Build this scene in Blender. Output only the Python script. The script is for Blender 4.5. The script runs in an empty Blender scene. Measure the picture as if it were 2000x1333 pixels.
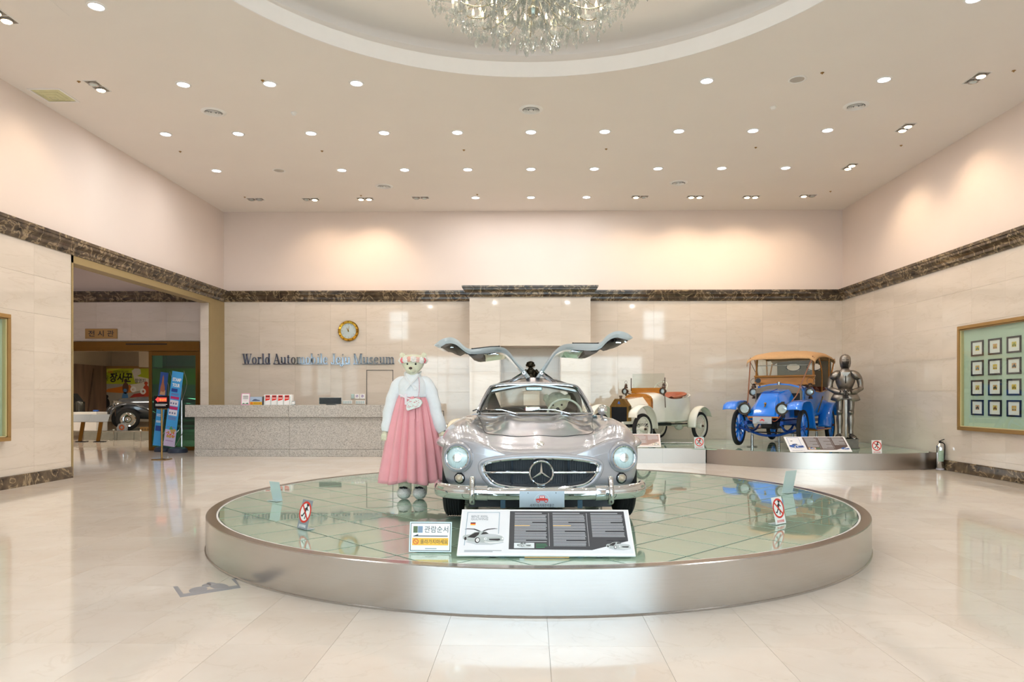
import bpy, bmesh, math, random
from mathutils import Vector, Matrix
R = random.Random(7)
PI = math.pi
scn = bpy.context.scene
COL = scn.collection

# ---------------------------------------------------------------- camera, exposure, world
HC = 1.38                      # eye height of the camera above the floor
cam = bpy.data.cameras.new('camera'); camo = bpy.data.objects.new('camera', cam); COL.objects.link(camo)
camo.location = (0, 0, HC); camo.rotation_euler = (PI/2, 0, 0.016)
cam.sensor_width = 36; cam.lens = 25.2
cam.shift_x = -0.0073; cam.shift_y = 0.05425
cam.clip_start = 0.05; cam.clip_end = 300
scn.camera = camo
vs = scn.view_settings
vs.view_transform = 'Standard'; vs.look = 'None'; vs.gamma = 1; vs.use_curve_mapping = False
vs.exposure = -0.32
cy = scn.cycles
cy.max_bounces = 8; cy.diffuse_bounces = 4; cy.glossy_bounces = 4; cy.transmission_bounces = 8
cy.transparent_max_bounces = 12; cy.caustics_reflective = False; cy.caustics_refractive = False
cy.sample_clamp_indirect = 6.0; cy.use_light_tree = True

def lin(h):
    h = h.lstrip('#')
    o = []
    for i in (0, 2, 4):
        c = int(h[i:i+2], 16)/255
        o.append(c/12.92 if c <= .04045 else ((c+.055)/1.055)**2.4)
    return tuple(o)+(1,)

w = bpy.data.worlds.new('sky'); scn.world = w; w.use_nodes = True
nt = w.node_tree; nt.nodes.clear()
out = nt.nodes.new('ShaderNodeOutputWorld'); bg = nt.nodes.new('ShaderNodeBackground')
tc = nt.nodes.new('ShaderNodeTexCoord'); sp = nt.nodes.new('ShaderNodeSeparateXYZ')
rp = nt.nodes.new('ShaderNodeValToRGB')
nt.links.new(tc.outputs['Generated'], sp.inputs[0]); nt.links.new(sp.outputs['Z'], rp.inputs[0])
rp.color_ramp.elements[0].position = 0.0; rp.color_ramp.elements[0].color = (.80, .91, 1, 1)
rp.color_ramp.elements[1].position = .7; rp.color_ramp.elements[1].color = (.45, .70, 1, 1)
nt.links.new(rp.outputs[0], bg.inputs[0]); bg.inputs[1].default_value = 9
nt.links.new(bg.outputs[0], out.inputs[0])

def area_light(name, loc, rot, size, power, color, shape='RECTANGLE', size_y=None, portal=False, parent=None, spread=None):
    l = bpy.data.lights.new(name, 'AREA'); o = bpy.data.objects.new(name, l); COL.objects.link(o)
    l.shape = shape; l.size = size
    if size_y: l.size_y = size_y
    l.energy = power; l.color = color
    if spread: l.spread = spread
    if portal: l.cycles.is_portal = True
    o.location = loc; o.rotation_euler = rot
    if parent: o.parent = parent
    return o

# added lamp standing in for daylight of the glazed entrance front, behind the camera
area_light('added_daylight_lamp', (0, -6.75, 2.3), (PI/2, 0, PI), 11.5, 760, (.86, .94, 1.0), size_y=4.0)
WARM = (1.0, .76, .53); WHITE = (1.0, .97, .94)
P_DOWN = 23; P_SPOT = 21

# ---------------------------------------------------------------- materials
MATS = {}
def nodes(m):
    m.use_nodes = True
    nt = m.node_tree; b = nt.nodes['Principled BSDF']
    return nt, b
def setp(b, **k):
    names = dict(rough='Roughness', metal='Metallic', spec='Specular IOR Level', coat='Coat Weight', coatr='Coat Roughness',
                 trans='Transmission Weight', ior='IOR', sheen='Sheen Weight', aniso='Anisotropic', emit='Emission Strength', alpha='Alpha',
                 sss='Subsurface Weight', anrot='Anisotropic Rotation')
    for a, v in k.items(): b.inputs[names[a]].default_value = v
def mat(name, col, var=.06, scale=6.0, bump=0.0, bscale=None, stretch=(1, 1, 1), **k):
    """a principled material with a little procedural noise in colour and relief"""
    if name in MATS: return MATS[name]
    m = bpy.data.materials.new(name); nt, b = nodes(m)
    c = lin(col) if isinstance(col, str) else tuple(col)+(1,)
    L = nt.links; tc = nt.nodes.new('ShaderNodeTexCoord'); mp = nt.nodes.new('ShaderNodeMapping')
    mp.inputs['Scale'].default_value = stretch
    L.new(tc.outputs['Object'], mp.inputs[0])
    n = nt.nodes.new('ShaderNodeTexNoise'); n.inputs['Scale'].default_value = scale; n.inputs['Detail'].default_value = 3
    L.new(mp.outputs[0], n.inputs['Vector'])
    r = nt.nodes.new('ShaderNodeValToRGB'); L.new(n.outputs['Fac'], r.inputs[0])
    r.color_ramp.elements[0].position = .3; r.color_ramp.elements[1].position = .7
    r.color_ramp.elements[0].color = tuple(x*(1-var) for x in c[:3])+(1,)
    r.color_ramp.elements[1].color = tuple(min(1, x*(1+var)) for x in c[:3])+(1,)
    L.new(r.outputs[0], b.inputs['Base Color'])
    if bump:
        n2 = nt.nodes.new('ShaderNodeTexNoise'); n2.inputs['Scale'].default_value = bscale or scale*6; n2.inputs['Detail'].default_value = 4
        L.new(mp.outputs[0], n2.inputs['Vector'])
        bp = nt.nodes.new('ShaderNodeBump'); bp.inputs['Strength'].default_value = bump; bp.inputs['Distance'].default_value = .01
        L.new(n2.outputs['Fac'], bp.inputs['Height']); L.new(bp.outputs[0], b.inputs['Normal'])
    setp(b, **({'rough': .5} | k))
    MATS[name] = m; return m
def emis(name, col, s):
    if name in MATS: return MATS[name]
    m = bpy.data.materials.new(name); nt, b = nodes(m)
    b.inputs['Base Color'].default_value = (.1, .1, .1, 1)
    b.inputs['Emission Color'].default_value = lin(col) if isinstance(col, str) else tuple(col)+(1,)
    b.inputs['Emission Strength'].default_value = s
    MATS[name] = m; return m
def pane(name, col=(1, 1, 1), rough=.0, tint=1.0, ior=1.5):
    """thin glass: what passes is tinted, what glances off is mirrored (Fresnel)"""
    if name in MATS: return MATS[name]
    m = bpy.data.materials.new(name); m.use_nodes = True; nt = m.node_tree; nt.nodes.clear()
    N = nt.nodes.new; o = N('ShaderNodeOutputMaterial'); t = N('ShaderNodeBsdfTransparent'); g = N('ShaderNodeBsdfGlossy')
    lw = N('ShaderNodeLayerWeight'); lw.inputs[0].default_value = .5; pw = N('ShaderNodeMath'); pw.operation = 'POWER'; pw.inputs[1].default_value = 5
    ma = N('ShaderNodeMath'); ma.operation = 'MULTIPLY_ADD'; f0 = ((ior-1)/(ior+1))**2*1.6; ma.inputs[1].default_value = 1-f0; ma.inputs[2].default_value = f0
    x = N('ShaderNodeMixShader'); L = nt.links
    L.new(lw.outputs['Facing'], pw.inputs[0]); L.new(pw.outputs[0], ma.inputs[0]); L.new(ma.outputs[0], x.inputs[0])
    t.inputs[0].default_value = tuple(col)+(1,); g.inputs['Roughness'].default_value = rough
    L.new(t.outputs[0], x.inputs[1]); L.new(g.outputs[0], x.inputs[2]); L.new(x.outputs[0], o.inputs[0]); MATS[name] = m; return m
def marble(name, c0, c1, vein, vscale=1.6, rough=.1, vein_w=.5, stretch=(1, 1, 1), tilevar=.07, cloud=2.0, veinpos=(.47, .53), spec=.5, coat=0.0):
    """stone with drifting clouds and thin distorted veins; each tile starts elsewhere in the pattern"""
    m = bpy.data.materials.new(name); nt, b = nodes(m); L = nt.links; N = nt.nodes.new
    geo = N('ShaderNodeNewGeometry'); oi = N('ShaderNodeObjectInfo'); mp = N('ShaderNodeMapping')
    mul = N('ShaderNodeMath'); mul.operation = 'MULTIPLY'; mul.inputs[1].default_value = 37
    L.new(oi.outputs['Random'], mul.inputs[0])
    cmb = N('ShaderNodeCombineXYZ'); L.new(mul.outputs[0], cmb.inputs[0]); L.new(mul.outputs[0], cmb.inputs[2])
    add = N('ShaderNodeVectorMath'); add.operation = 'ADD'; L.new(geo.outputs['Position'], add.inputs[0]); L.new(cmb.outputs[0], add.inputs[1])
    L.new(add.outputs[0], mp.inputs[0]); mp.inputs['Scale'].default_value = stretch
    n1 = N('ShaderNodeTexNoise'); n1.inputs['Scale'].default_value = cloud; n1.inputs['Detail'].default_value = 5; n1.inputs['Roughness'].default_value = .6
    L.new(mp.outputs[0], n1.inputs['Vector'])
    r1 = N('ShaderNodeValToRGB'); L.new(n1.outputs['Fac'], r1.inputs[0])
    r1.color_ramp.elements[0].position = .3; r1.color_ramp.elements[1].position = .7
    r1.color_ramp.elements[0].color = lin(c0); r1.color_ramp.elements[1].color = lin(c1)
    n2 = N('ShaderNodeTexNoise'); n2.inputs['Scale'].default_value = vscale; n2.inputs['Detail'].default_value = 8; n2.inputs['Distortion'].default_value = .9
    n2.inputs['Roughness'].default_value = .55
    L.new(mp.outputs[0], n2.inputs['Vector'])
    r2 = N('ShaderNodeValToRGB'); L.new(n2.outputs['Fac'], r2.inputs[0])
    e = r2.color_ramp.elements; e[0].position = veinpos[0]; e[0].color = (0, 0, 0, 1); e[1].position = veinpos[1]; e[1].color = (0, 0, 0, 1)
    mid = e.new((veinpos[0]+veinpos[1])/2); mid.color = (vein_w,)*3+(1,)
    mx = N('ShaderNodeMix'); mx.data_type = 'RGBA'; L.new(r2.outputs[0], mx.inputs[0]); L.new(r1.outputs[0], mx.inputs[6]); mx.inputs[7].default_value = lin(vein)
    hv = N('ShaderNodeHueSaturation'); ma = N('ShaderNodeMath'); ma.operation = 'MULTIPLY_ADD'; L.new(oi.outputs['Random'], ma.inputs[0])
    ma.inputs[1].default_value = tilevar; ma.inputs[2].default_value = 1-tilevar/2
    L.new(ma.outputs[0], hv.inputs['Value']); L.new(mx.outputs[2], hv.inputs['Color']); L.new(hv.outputs[0], b.inputs['Base Color'])
    setp(b, rough=rough, spec=spec, coat=coat, coatr=.05); MATS[name] = m; return m
def granite(name):
    m = bpy.data.materials.new(name); nt, b = nodes(m); L = nt.links; N = nt.nodes.new
    geo = N('ShaderNodeNewGeometry')
    v = N('ShaderNodeTexVoronoi'); v.inputs['Scale'].default_value = 130; L.new(geo.outputs['Position'], v.inputs['Vector'])
    n = N('ShaderNodeTexNoise'); n.inputs['Scale'].default_value = 55; n.inputs['Detail'].default_value = 8; n.inputs['Roughness'].default_value = .7; L.new(geo.outputs['Position'], n.inputs['Vector'])
    r = N('ShaderNodeValToRGB'); L.new(n.outputs['Fac'], r.inputs[0]); e = r.color_ramp.elements
    e[0].position = .33; e[0].color = lin('#7b7c82'); e[1].position = .45; e[1].color = lin('#b3afa8')
    x = e.new(.62); x.color = lin('#cdcac4')
    sp = N('ShaderNodeSeparateColor'); L.new(v.outputs['Color'], sp.inputs[0])
    r2 = N('ShaderNodeValToRGB'); L.new(sp.outputs[0], r2.inputs[0]); e = r2.color_ramp.elements
    e[0].position = .0; e[0].color = lin('#a39d93'); e[1].position = .3; e[1].color = (1, 1, 1, 1)
    mx = N('ShaderNodeMix'); mx.data_type = 'RGBA'; mx.blend_type = 'MULTIPLY'; mx.inputs[0].default_value = .8
    L.new(r.outputs[0], mx.inputs[6]); L.new(r2.outputs[0], mx.inputs[7]); L.new(mx.outputs[2], b.inputs['Base Color'])
    setp(b, rough=.16); MATS[name] = m; return m

M_FLOOR = marble('cream_floor_marble', '#e6d8ca', '#f1e7dc', '#c6b29a', vscale=1.9, rough=.07, vein_w=.16, tilevar=.05, cloud=1.2, veinpos=(.485, .515), spec=.55)
M_WALLT = marble('beige_wall_marble', '#cfc4b6', '#dacfc2', '#b8a790', vscale=1.0, spec=.75, rough=.045, vein_w=.22, stretch=(.6, .6, 3.2), tilevar=.05, cloud=1.0, veinpos=(.485, .515))
M_EMP = marble('brown_emperador_marble', '#2b211a', '#6b5a45', '#b09a78', vscale=3.2, rough=.08, vein_w=.8, tilevar=.12, cloud=5.0, veinpos=(.47, .53))
M_GRAN = granite('speckled_grey_granite')
M_PLAST = mat('cream_pink_plaster', '#e6d8cf', var=.01, scale=1.5, bump=.03, bscale=60, rough=.75)
M_CEIL = mat('white_ceiling_paint', '#f3ece5', var=.008, scale=1.2, bump=.02, bscale=60, rough=.8)
M_WHITE = mat('white_gloss_paint', '#f2f0ed', var=.01, rough=.35)
M_COVE = mat('white_cove_paint', '#f6f4f3', var=.008, rough=.6)
M_GROUT = mat('grout_grey', '#9a9184', var=.05, scale=20, rough=.8)
M_GOLD = mat('antique_gold_metal', '#a98652', var=.05, scale=4, rough=.38, metal=.55)
M_BRASSD = mat('dark_brass_frame', '#7a5720', var=.06, scale=4, rough=.3, metal=.75)
M_STEEL = mat('brushed_stainless_steel', '#c3c1bf', var=.02, scale=3, stretch=(1, 1, 60), bump=.02, bscale=40, rough=.2, metal=1.0, aniso=.5)
M_CHROME = mat('mirror_chrome', '#e2e6ea', var=.01, scale=2, rough=.04, metal=1.0)
M_SATIN = mat('satin_metal', '#b9b9b9', var=.02, rough=.25, metal=1.0)
M_DARKM = mat('dark_metal', '#2b2c2f', var=.08, rough=.4, metal=.6)
M_BLACK = mat('matt_black', '#0e0e10', var=.1, rough=.6)
M_BLACKG = mat('gloss_black', '#0c0c10', var=.05, rough=.12)
M_RUBBER = mat('black_rubber', '#151517', var=.12, scale=12, bump=.1, rough=.7)
M_PANE = pane('clear_glass', (.94, .97, .95))
M_PANEG = pane('green_tinted_glass', (.25, .52, .40), ior=1.6)
M_ACR = mat('frosted_acrylic', '#c8d8d8', var=.02, rough=.12, spec=.6)

# ---------------------------------------------------------------- mesh helper
def rotm(ax, deg): return Matrix.Rotation(math.radians(deg), 4, ax)
def cr(pts, k, closed=False):
    """Catmull-Rom through pts, k samples per span"""
    n = len(pts); o = []
    P = [Vector(p) for p in pts]
    rng = range(n) if closed else range(n-1)
    for i in rng:
        a = P[(i-1) % n] if closed or i > 0 else P[0]*2-P[1]
        b = P[i]; c = P[(i+1) % n]
        d = P[(i+2) % n] if closed or i+2 < n else P[-1]*2-P[-2]
        for j in range(k):
            t = j/k
            o.append(.5*((2*b)+(c-a)*t+(2*a-5*b+4*c-d)*t*t+(3*b-a-3*c+d)*t**3))
    if not closed: o.append(P[-1])
    return o
def interp(tab, x):
    if x <= tab[0][0]: return tab[0][1]
    for (a, va), (b, vb) in zip(tab, tab[1:]):
        if x <= b:
            t = (x-a)/(b-a); t = t*t*(3-2*t)*.5+t*.5
            return va+(vb-va)*t
    return tab[-1][1]
class G:
    def __init__(s): s.v = []; s.f = []; s.m = []; s.X = None; s.mi = 0
    def add(s, vs, fs):
        n = len(s.v)
        if s.X is not None: vs = [s.X @ Vector(p) for p in vs]
        s.v += [tuple(p) for p in vs]
        for f in fs: s.f.append(tuple(i+n for i in f)); s.m.append(s.mi)
        return s
    def box(s, c, d, M=None, ch=0.0):
        hx, hy, hz = d[0]/2, d[1]/2, d[2]/2; c = Vector(c)
        if ch <= 0:
            vs = [Vector((x*hx, y*hy, z*hz)) for x in (-1, 1) for y in (-1, 1) for z in (-1, 1)]
            fs = [(0, 1, 3, 2), (4, 6, 7, 5), (0, 4, 5, 1), (2, 3, 7, 6), (0, 2, 6, 4), (1, 5, 7, 3)]
        else:
            ch = min(ch, hx*.9, hy*.9, hz*.9)
            vs = []; idx = {}
            for sx in (-1, 1):
                for sy in (-1, 1):
                    for sz in (-1, 1):
                        for a in range(3):
                            p = [sx*(hx-ch), sy*(hy-ch), sz*(hz-ch)]
                            p[a] = (sx*hx, sy*hy, sz*hz)[a]
                            idx[(sx, sy, sz, a)] = len(vs); vs.append(Vector(p))
            fs = []
            def K(sx, sy, sz, a): return idx[(sx, sy, sz, a)]
            for q in (-1, 1):
                o = [(-1, -1), (1, -1), (1, 1), (-1, 1)]
                if q < 0: o = o[::-1]
                fs.append(tuple(K(q, a, b, 0) for a, b in o))
                fs.append(tuple(K(b, q, a, 1) for a, b in o))
                fs.append(tuple(K(a, b, q, 2) for a, b in o))
            for a in (-1, 1):
                for b in (-1, 1):
                    fs.append((K(a, b, -1, 0), K(a, b, 1, 0), K(a, b, 1, 1), K(a, b, -1, 1)))
                    fs.append((K(a, -1, b, 0), K(a, 1, b, 0), K(a, 1, b, 2), K(a, -1, b, 2)))
                    fs.append((K(-1, a, b, 1), K(1, a, b, 1), K(1, a, b, 2), K(-1, a, b, 2)))
                    for d_ in (-1, 1): fs.append((K(a, b, d_, 0), K(a, b, d_, 1), K(a, b, d_, 2)))
        if M is not None: vs = [M @ p for p in vs]
        return s.add([p+c for p in vs], fs)
    def bb(s, x0, x1, y0, y1, z0, z1, ch=0.0):
        return s.box(((x0+x1)/2, (y0+y1)/2, (z0+z1)/2), (abs(x1-x0), abs(y1-y0), abs(z1-z0)), ch=ch)
    def grid(s, rows, cu=False, cv=False, cap0=False, cap1=False):
        """rows of equal length; cu closes each row, cv closes rows"""
        n = len(rows[0]); m = len(rows); vs = [p for r in rows for p in r]; fs = []
        for i in range(m if cv else m-1):
            for j in range(n if cu else n-1):
                a = i*n+j; b = i*n+(j+1) % n; c = ((i+1) % m)*n+(j+1) % n; d = ((i+1) % m)*n+j
                fs.append((a, b, c, d))
        if cap0: fs.append(tuple(range(n))[::-1])
        if cap1: fs.append(tuple((m-1)*n+j for j in range(n)))
        return s.add(vs, fs)
    def tube(s, pts, r, n=8, closed=False, caps=True, flat=1.0, up=None):
        P = [Vector(p) for p in pts]; m = len(P)
        rr = r if isinstance(r, (list, tuple)) else [r]*m
        rows = []; prev = None
        for i in range(m):
            if closed: t = P[(i+1) % m]-P[i-1]
            else: t = (P[min(i+1, m-1)]-P[max(i-1, 0)])
            if t.length < 1e-9: t = Vector((0, 0, 1))
            t.normalize()
            if prev is None:
                u = Vector(up) if up else (Vector((0, 0, 1)) if abs(t.z) < .9 else Vector((1, 0, 0)))
            else: u = Vector(up) if up else prev
            u = u-t*u.dot(t)
            if u.length < 1e-6: u = t.orthogonal()
            u.normalize(); prev = u; w_ = t.cross(u)
            rows.append([P[i]+u*(rr[i]*math.cos(2*PI*k/n))+w_*(rr[i]*flat*math.sin(2*PI*k/n)) for k in range(n)])
        return s.grid(rows, cu=True, cv=closed, cap0=caps and not closed, cap1=caps and not closed)
    def cyl(s, a, b, r0, r1=None, n=12): return s.tube([a, b], [r0, r0 if r1 is None else r1], n)
    def lathe(s, prof, n=16, o=(0, 0, 0), ax='Z', M=None, a0=0, a1=2*PI):
        full = abs(a1-a0-2*PI) < 1e-6; rows = []; o = Vector(o); c = n if full else n+1
        for (r, h) in prof:
            row = []
            for k in range(c):
                a = a0+(a1-a0)*k/n; x, y = r*math.cos(a), r*math.sin(a)
                p = Vector((x, y, h)) if ax == 'Z' else (Vector((x, h, y)) if ax == 'Y' else Vector((h, x, y)))
                row.append((M @ p if M is not None else p)+o)
            rows.append(row)
        return s.grid(rows, cu=full)
    def ring(s, R_, r, n=24, k=8, o=(0, 0, 0), M=None, sx=1, sy=1):
        rows = []; o = Vector(o)
        for i in range(n):
            a = 2*PI*i/n
            row = []
            for j in range(k):
                b = 2*PI*j/k; q = R_+r*math.cos(b)
                p = Vector((q*math.cos(a)*sx, q*math.sin(a)*sy, r*math.sin(b)))
                row.append((M @ p if M is not None else p)+o)
            rows.append(row)
        return s.grid(rows, cu=True, cv=True)
    def ell(s, c, r, nu=12, nv=8, M=None, z0=-1.0, z1=1.0):
        c = Vector(c); r = (r, r, r) if isinstance(r, (int, float)) else r; rows = []
        for i in range(nv+1):
            t = z0+(z1-z0)*i/nv if (z0 > -1 or z1 < 1) else -math.cos(PI*i/nv)
            q = math.sqrt(max(0, 1-t*t)); q = max(q, 1e-4)
            row = []
            for j in range(nu):
                a = 2*PI*j/nu; p = Vector((r[0]*q*math.cos(a), r[1]*q*math.sin(a), r[2]*t))
                row.append((M @ p if M is not None else p)+c)
            rows.append(row)
        return s.grid(rows, cu=True, cap0=True, cap1=True)
    def prism(s, poly, d0, d1, pl='xz'):
        def P(a, b, d): return {'xz': (a, d, b), 'xy': (a, b, d), 'yz': (d, a, b)}[pl]
        n = len(poly); vs = [P(a, b, d0) for a, b in poly]+[P(a, b, d1) for a, b in poly]
        fs = [tuple(range(n)), tuple(range(2*n-1, n-1, -1))]+[(i, i+n, (i+1) % n+n, (i+1) % n) for i in range(n)]
        return s.add(vs, fs)
    def mir(s):
        """mirror all geometry so far in x"""
        n = len(s.v); s.v += [(-x, y, z) for x, y, z in s.v]
        for i in range(len(s.f)): s.f.append(tuple(j+n for j in s.f[i][::-1])); s.m.append(s.m[i])
        return s
    def mesh(s, name, mats, ang=35, weld=False):
        me = bpy.data.meshes.new(name); me.from_pydata(s.v, [], s.f)
        for m_ in (mats if isinstance(mats, (list, tuple)) else [mats]): me.materials.append(m_)
        if isinstance(mats, (list, tuple)): me.polygons.foreach_set('material_index', s.m)
        bm = bmesh.new(); bm.from_mesh(me)
        if weld: bmesh.ops.remove_doubles(bm, verts=bm.verts, dist=1e-5)
        bmesh.ops.recalc_face_normals(bm, faces=bm.faces); bm.to_mesh(me); bm.free()
        if ang: me.shade_smooth(); me.set_sharp_from_angle(angle=math.radians(ang))
        return me
    def build(s, name, mats, parent=None, ang=35, weld=False, label=None, kind=None):
        o = bpy.data.objects.new(name, s.mesh(name, mats, ang, weld)); COL.objects.link(o)
        if parent: o.parent = parent
        if label: o['label'] = label
        if kind: o['kind'] = kind
        return o
def tag(o, label, cat, group=None):
    o['label'] = label; o['category'] = cat
    if group: o['group'] = group
    return o
def thing(name, label, cat, loc=(0, 0, 0), rz=0.0, group=None):
    o = bpy.data.objects.new(name, None); COL.objects.link(o); o.location = loc; o.rotation_euler = (0, 0, rz)
    o.empty_display_size = .1
    return tag(o, label, cat, group)
def struct(o): o['kind'] = 'structure'; return o
def inst(name, me, parent=None, loc=(0, 0, 0), rot=(0, 0, 0), sc=(1, 1, 1), label=None):
    o = bpy.data.objects.new(name, me); COL.objects.link(o); o.location = loc; o.rotation_euler = rot; o.scale = sc
    if parent: o.parent = parent
    if label: o['label'] = label
    return o
def dup(root, loc, rz=None, label=None, group=None):
    r = root.copy(); COL.objects.link(r); r.location = loc
    if rz is not None: r.rotation_euler = (0, 0, rz)
    if label: r['label'] = label
    if group: r['group'] = group
    for ch in list(root.children):
        c = ch.copy(); COL.objects.link(c); c.parent = r
        for g in list(ch.children):
            d = g.copy(); COL.objects.link(d); d.parent = c
    return r
FCU = bpy.data.curves.new('lettering', 'FONT'); FOB = bpy.data.objects.new('lettering', FCU); COL.objects.link(FOB)
def text(g, s, x, y, size, M=None, ext=.0005, align='LEFT', sx=1.0, bold=0.0, shear=0.0, width=None):
    """append lettering (xy plane, facing +z, then M) to G g"""
    FCU.body = s; FCU.size = size; FCU.extrude = ext; FCU.align_x = align; FCU.offset = bold; FCU.shear = shear; FCU.resolution_u = 3
    FCU.space_character = 1.0
    dg = bpy.context.evaluated_depsgraph_get(); dg.update(); FOB.update_tag(); bpy.context.view_layer.update()
    me = bpy.data.meshes.new_from_object(FOB.evaluated_get(bpy.context.evaluated_depsgraph_get()))
    vs = [Vector(v.co) for v in me.vertices]
    if width and vs:
        a = min(v.x for v in vs); b = max(v.x for v in vs); k = width/(b-a)
        for v in vs: v.x *= k
    vs = [Vector((v.x*sx+x, v.y+y, v.z)) for v in vs]
    if M is not None: vs = [M @ v for v in vs]
    g.add(vs, [tuple(p.vertices) for p in me.polygons]); bpy.data.meshes.remove(me)
    return g
def rect(g, x0, y0, x1, y1, M, h=.0006): 
    g0 = g.X; g.X = M if g0 is None else g0 @ M
    g.bb(x0, x1, y0, y1, -.0002, h); g.X = g0; return g
def disc(g, x, y, r, M, h=.0006, n=24, ry=None):
    g.prism([(0, 0)], 0, 0) if False else None
    g0 = g.X; g.X = M if g0 is None else g0 @ M
    g.prism([(x+r*math.cos(2*PI*k/n), y+(ry or r)*math.sin(2*PI*k/n)) for k in range(n)], -.0002, h, 'xy'); g.X = g0; return g
def poly(g, pts, M, h=.0006):
    g0 = g.X; g.X = M if g0 is None else g0 @ M
    g.prism(pts, -.0002, h, 'xy'); g.X = g0; return g
def annul(g, x, y, r0, r1, M, h=.0006, n=28):
    g0 = g.X; g.X = M if g0 is None else g0 @ M
    g.lathe([(r0, 0), (r0, h), (r1, h), (r1, 0)], n, (x, y, 0)); g.X = g0; return g
def line(g, a, b, wd, M, h=.0008):
    a = Vector(a); b = Vector(b); d = (b-a).normalized()*wd/2; n = Vector((-d.y, d.x))
    return poly(g, [tuple(a-n), tuple(b-n), tuple(b+n), tuple(a+n)], M, h)
def subdiv(o, lv=1):
    m = o.modifiers.new('s', 'SUBSURF'); m.levels = lv; m.render_levels = lv; return o
def at_y(px, py, Y):
    """the point at depth Y that the photograph shows at pixel px, py"""
    c, s = math.cos(.016), math.sin(.016); k = (px-1014.6)/1400
    Yc = Y/(k*s+c); return Vector((k*Yc*c-Yc*s, Y, HC-(py-775)*Yc/1400))
def at_z(px, py, Z):
    c, s = math.cos(.016), math.sin(.016); k = (px-1014.6)/1400
    Yc = (HC-Z)*1400/(py-775); return Vector((Yc*(k*c-s), Yc*(k*s+c), Z))
def at_x(px, py, X):
    c, s = math.cos(.016), math.sin(.016); k = (px-1014.6)/1400
    Yc = X/(k*c-s); return Vector((X, Yc*(k*s+c), HC-(py-775)*Yc/1400))
# ---------------------------------------------------------------- the room
XW = 7.83; YB = 18.15; YF = -3.0; ZC = 6.08
PX, PY, PR, PZ = 0.047, 7.70, 3.245, 0.31         # round platform
OX, OY, OR = 0.0, 6.51, 4.02                      # round recess in the ceiling
AX, AY, AR = 6.30, 16.78, 3.28                    # curved front of the corner platform

def wallbox(name, x0, x1, y0, y1, z0, z1, m=M_PLAST, g=None):
    g = G(); g.bb(x0, x1, y0, y1, z0, z1); return struct(g.build(name, m, ang=None))
g = G(); g.bb(-17.5, XW+.3, YF-.3, 30, -.2, -.006)
floor = struct(g.build('floor', M_GROUT, ang=None))
# ceiling with a round opening
g = G(); n = 96; rows = [[], []]
for k in range(n):
    a = 2*PI*k/n+PI/4; c, s = math.cos(a), math.sin(a)
    ts = []
    if c > 1e-9: ts.append((XW+.3-OX)/c)
    if c < -1e-9: ts.append((-XW-.3-OX)/c)
    if s > 1e-9: ts.append((YB+.1-OY)/s)
    if s < -1e-9: ts.append((YF-.3-OY)/s)
    t = min(ts); rows[0].append((OX+OR*c, OY+OR*s, ZC)); rows[1].append((OX+t*c, OY+t*s, ZC))
for p in [(XW+.3, YB+.1), (-XW-.3, YB+.1), (-XW-.3, YF-.3), (XW+.3, YF-.3)]:   # put the nearest ray on each corner
    k = min(range(n), key=lambda i: (rows[1][i][0]-p[0])**2+(rows[1][i][1]-p[1])**2); rows[1][k] = (p[0], p[1], ZC)
g.grid(rows, cu=True)
g.add([(p[0], p[1], ZC+.02) for r in rows for p in r], [])
g.grid([[(p[0], p[1], ZC+.02) for p in r] for r in rows], cu=True)
ceiling = struct(g.build('ceiling', M_CEIL, ang=None))
g = G(); g.lathe([(OR+.02, ZC), (OR, ZC-.004), (OR-.01, ZC+.21), (OR+.3, ZC+.22), (OR+.3, ZC+.18), (OR+.05, ZC+.17)], 96, (OX, OY, 0))
struct(g.build('trim_1', M_COVE, ang=40))
g = G(); g.lathe([(OR+.32, ZC+.1), (OR+.32, ZC+.46), (OR+.26, ZC+.52), (OR+.2, ZC+.54), (2.9, ZC+.62), (0.01, ZC+.64)], 96, (OX, OY, 0))
struct(g.build('ceiling_dome', M_CEIL, ang=30))

wl = 0.2
g = G(); g.bb(-XW-wl, -XW, YF, 12.08, 0, ZC); g.bb(-XW-wl, -XW, 12.08, 17.30, 3.74, ZC); g.bb(-XW-wl, -XW, 17.30, YB, 0, ZC)
wall_left = struct(g.build('wall_left', M_PLAST, ang=None))
wall_right = wallbox('wall_right', XW, XW+.25, YF, YB+.2, 0, ZC)
g = G(); g.bb(-XW-wl, XW+.25, YB, YB+.25, 0, ZC)
g.bb(-13.2, -XW-wl, YB, YB+.25, 2.80, 5.2); g.bb(-13.2, -11.95, YB, YB+.25, 0, 2.80); g.bb(-8.43, -XW-wl, YB, YB+.25, 0, 2.80)
g.bb(-1.47, -.75, 17.37, YB, 0, 4.05); g.bb(.72, 1.42, 17.37, YB, 0, 4.05); g.bb(-.75, .72, 17.37, YB, 2.61, 4.05)
wall_back = struct(g.build('wall_back', M_PLAST, ang=None))

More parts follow.
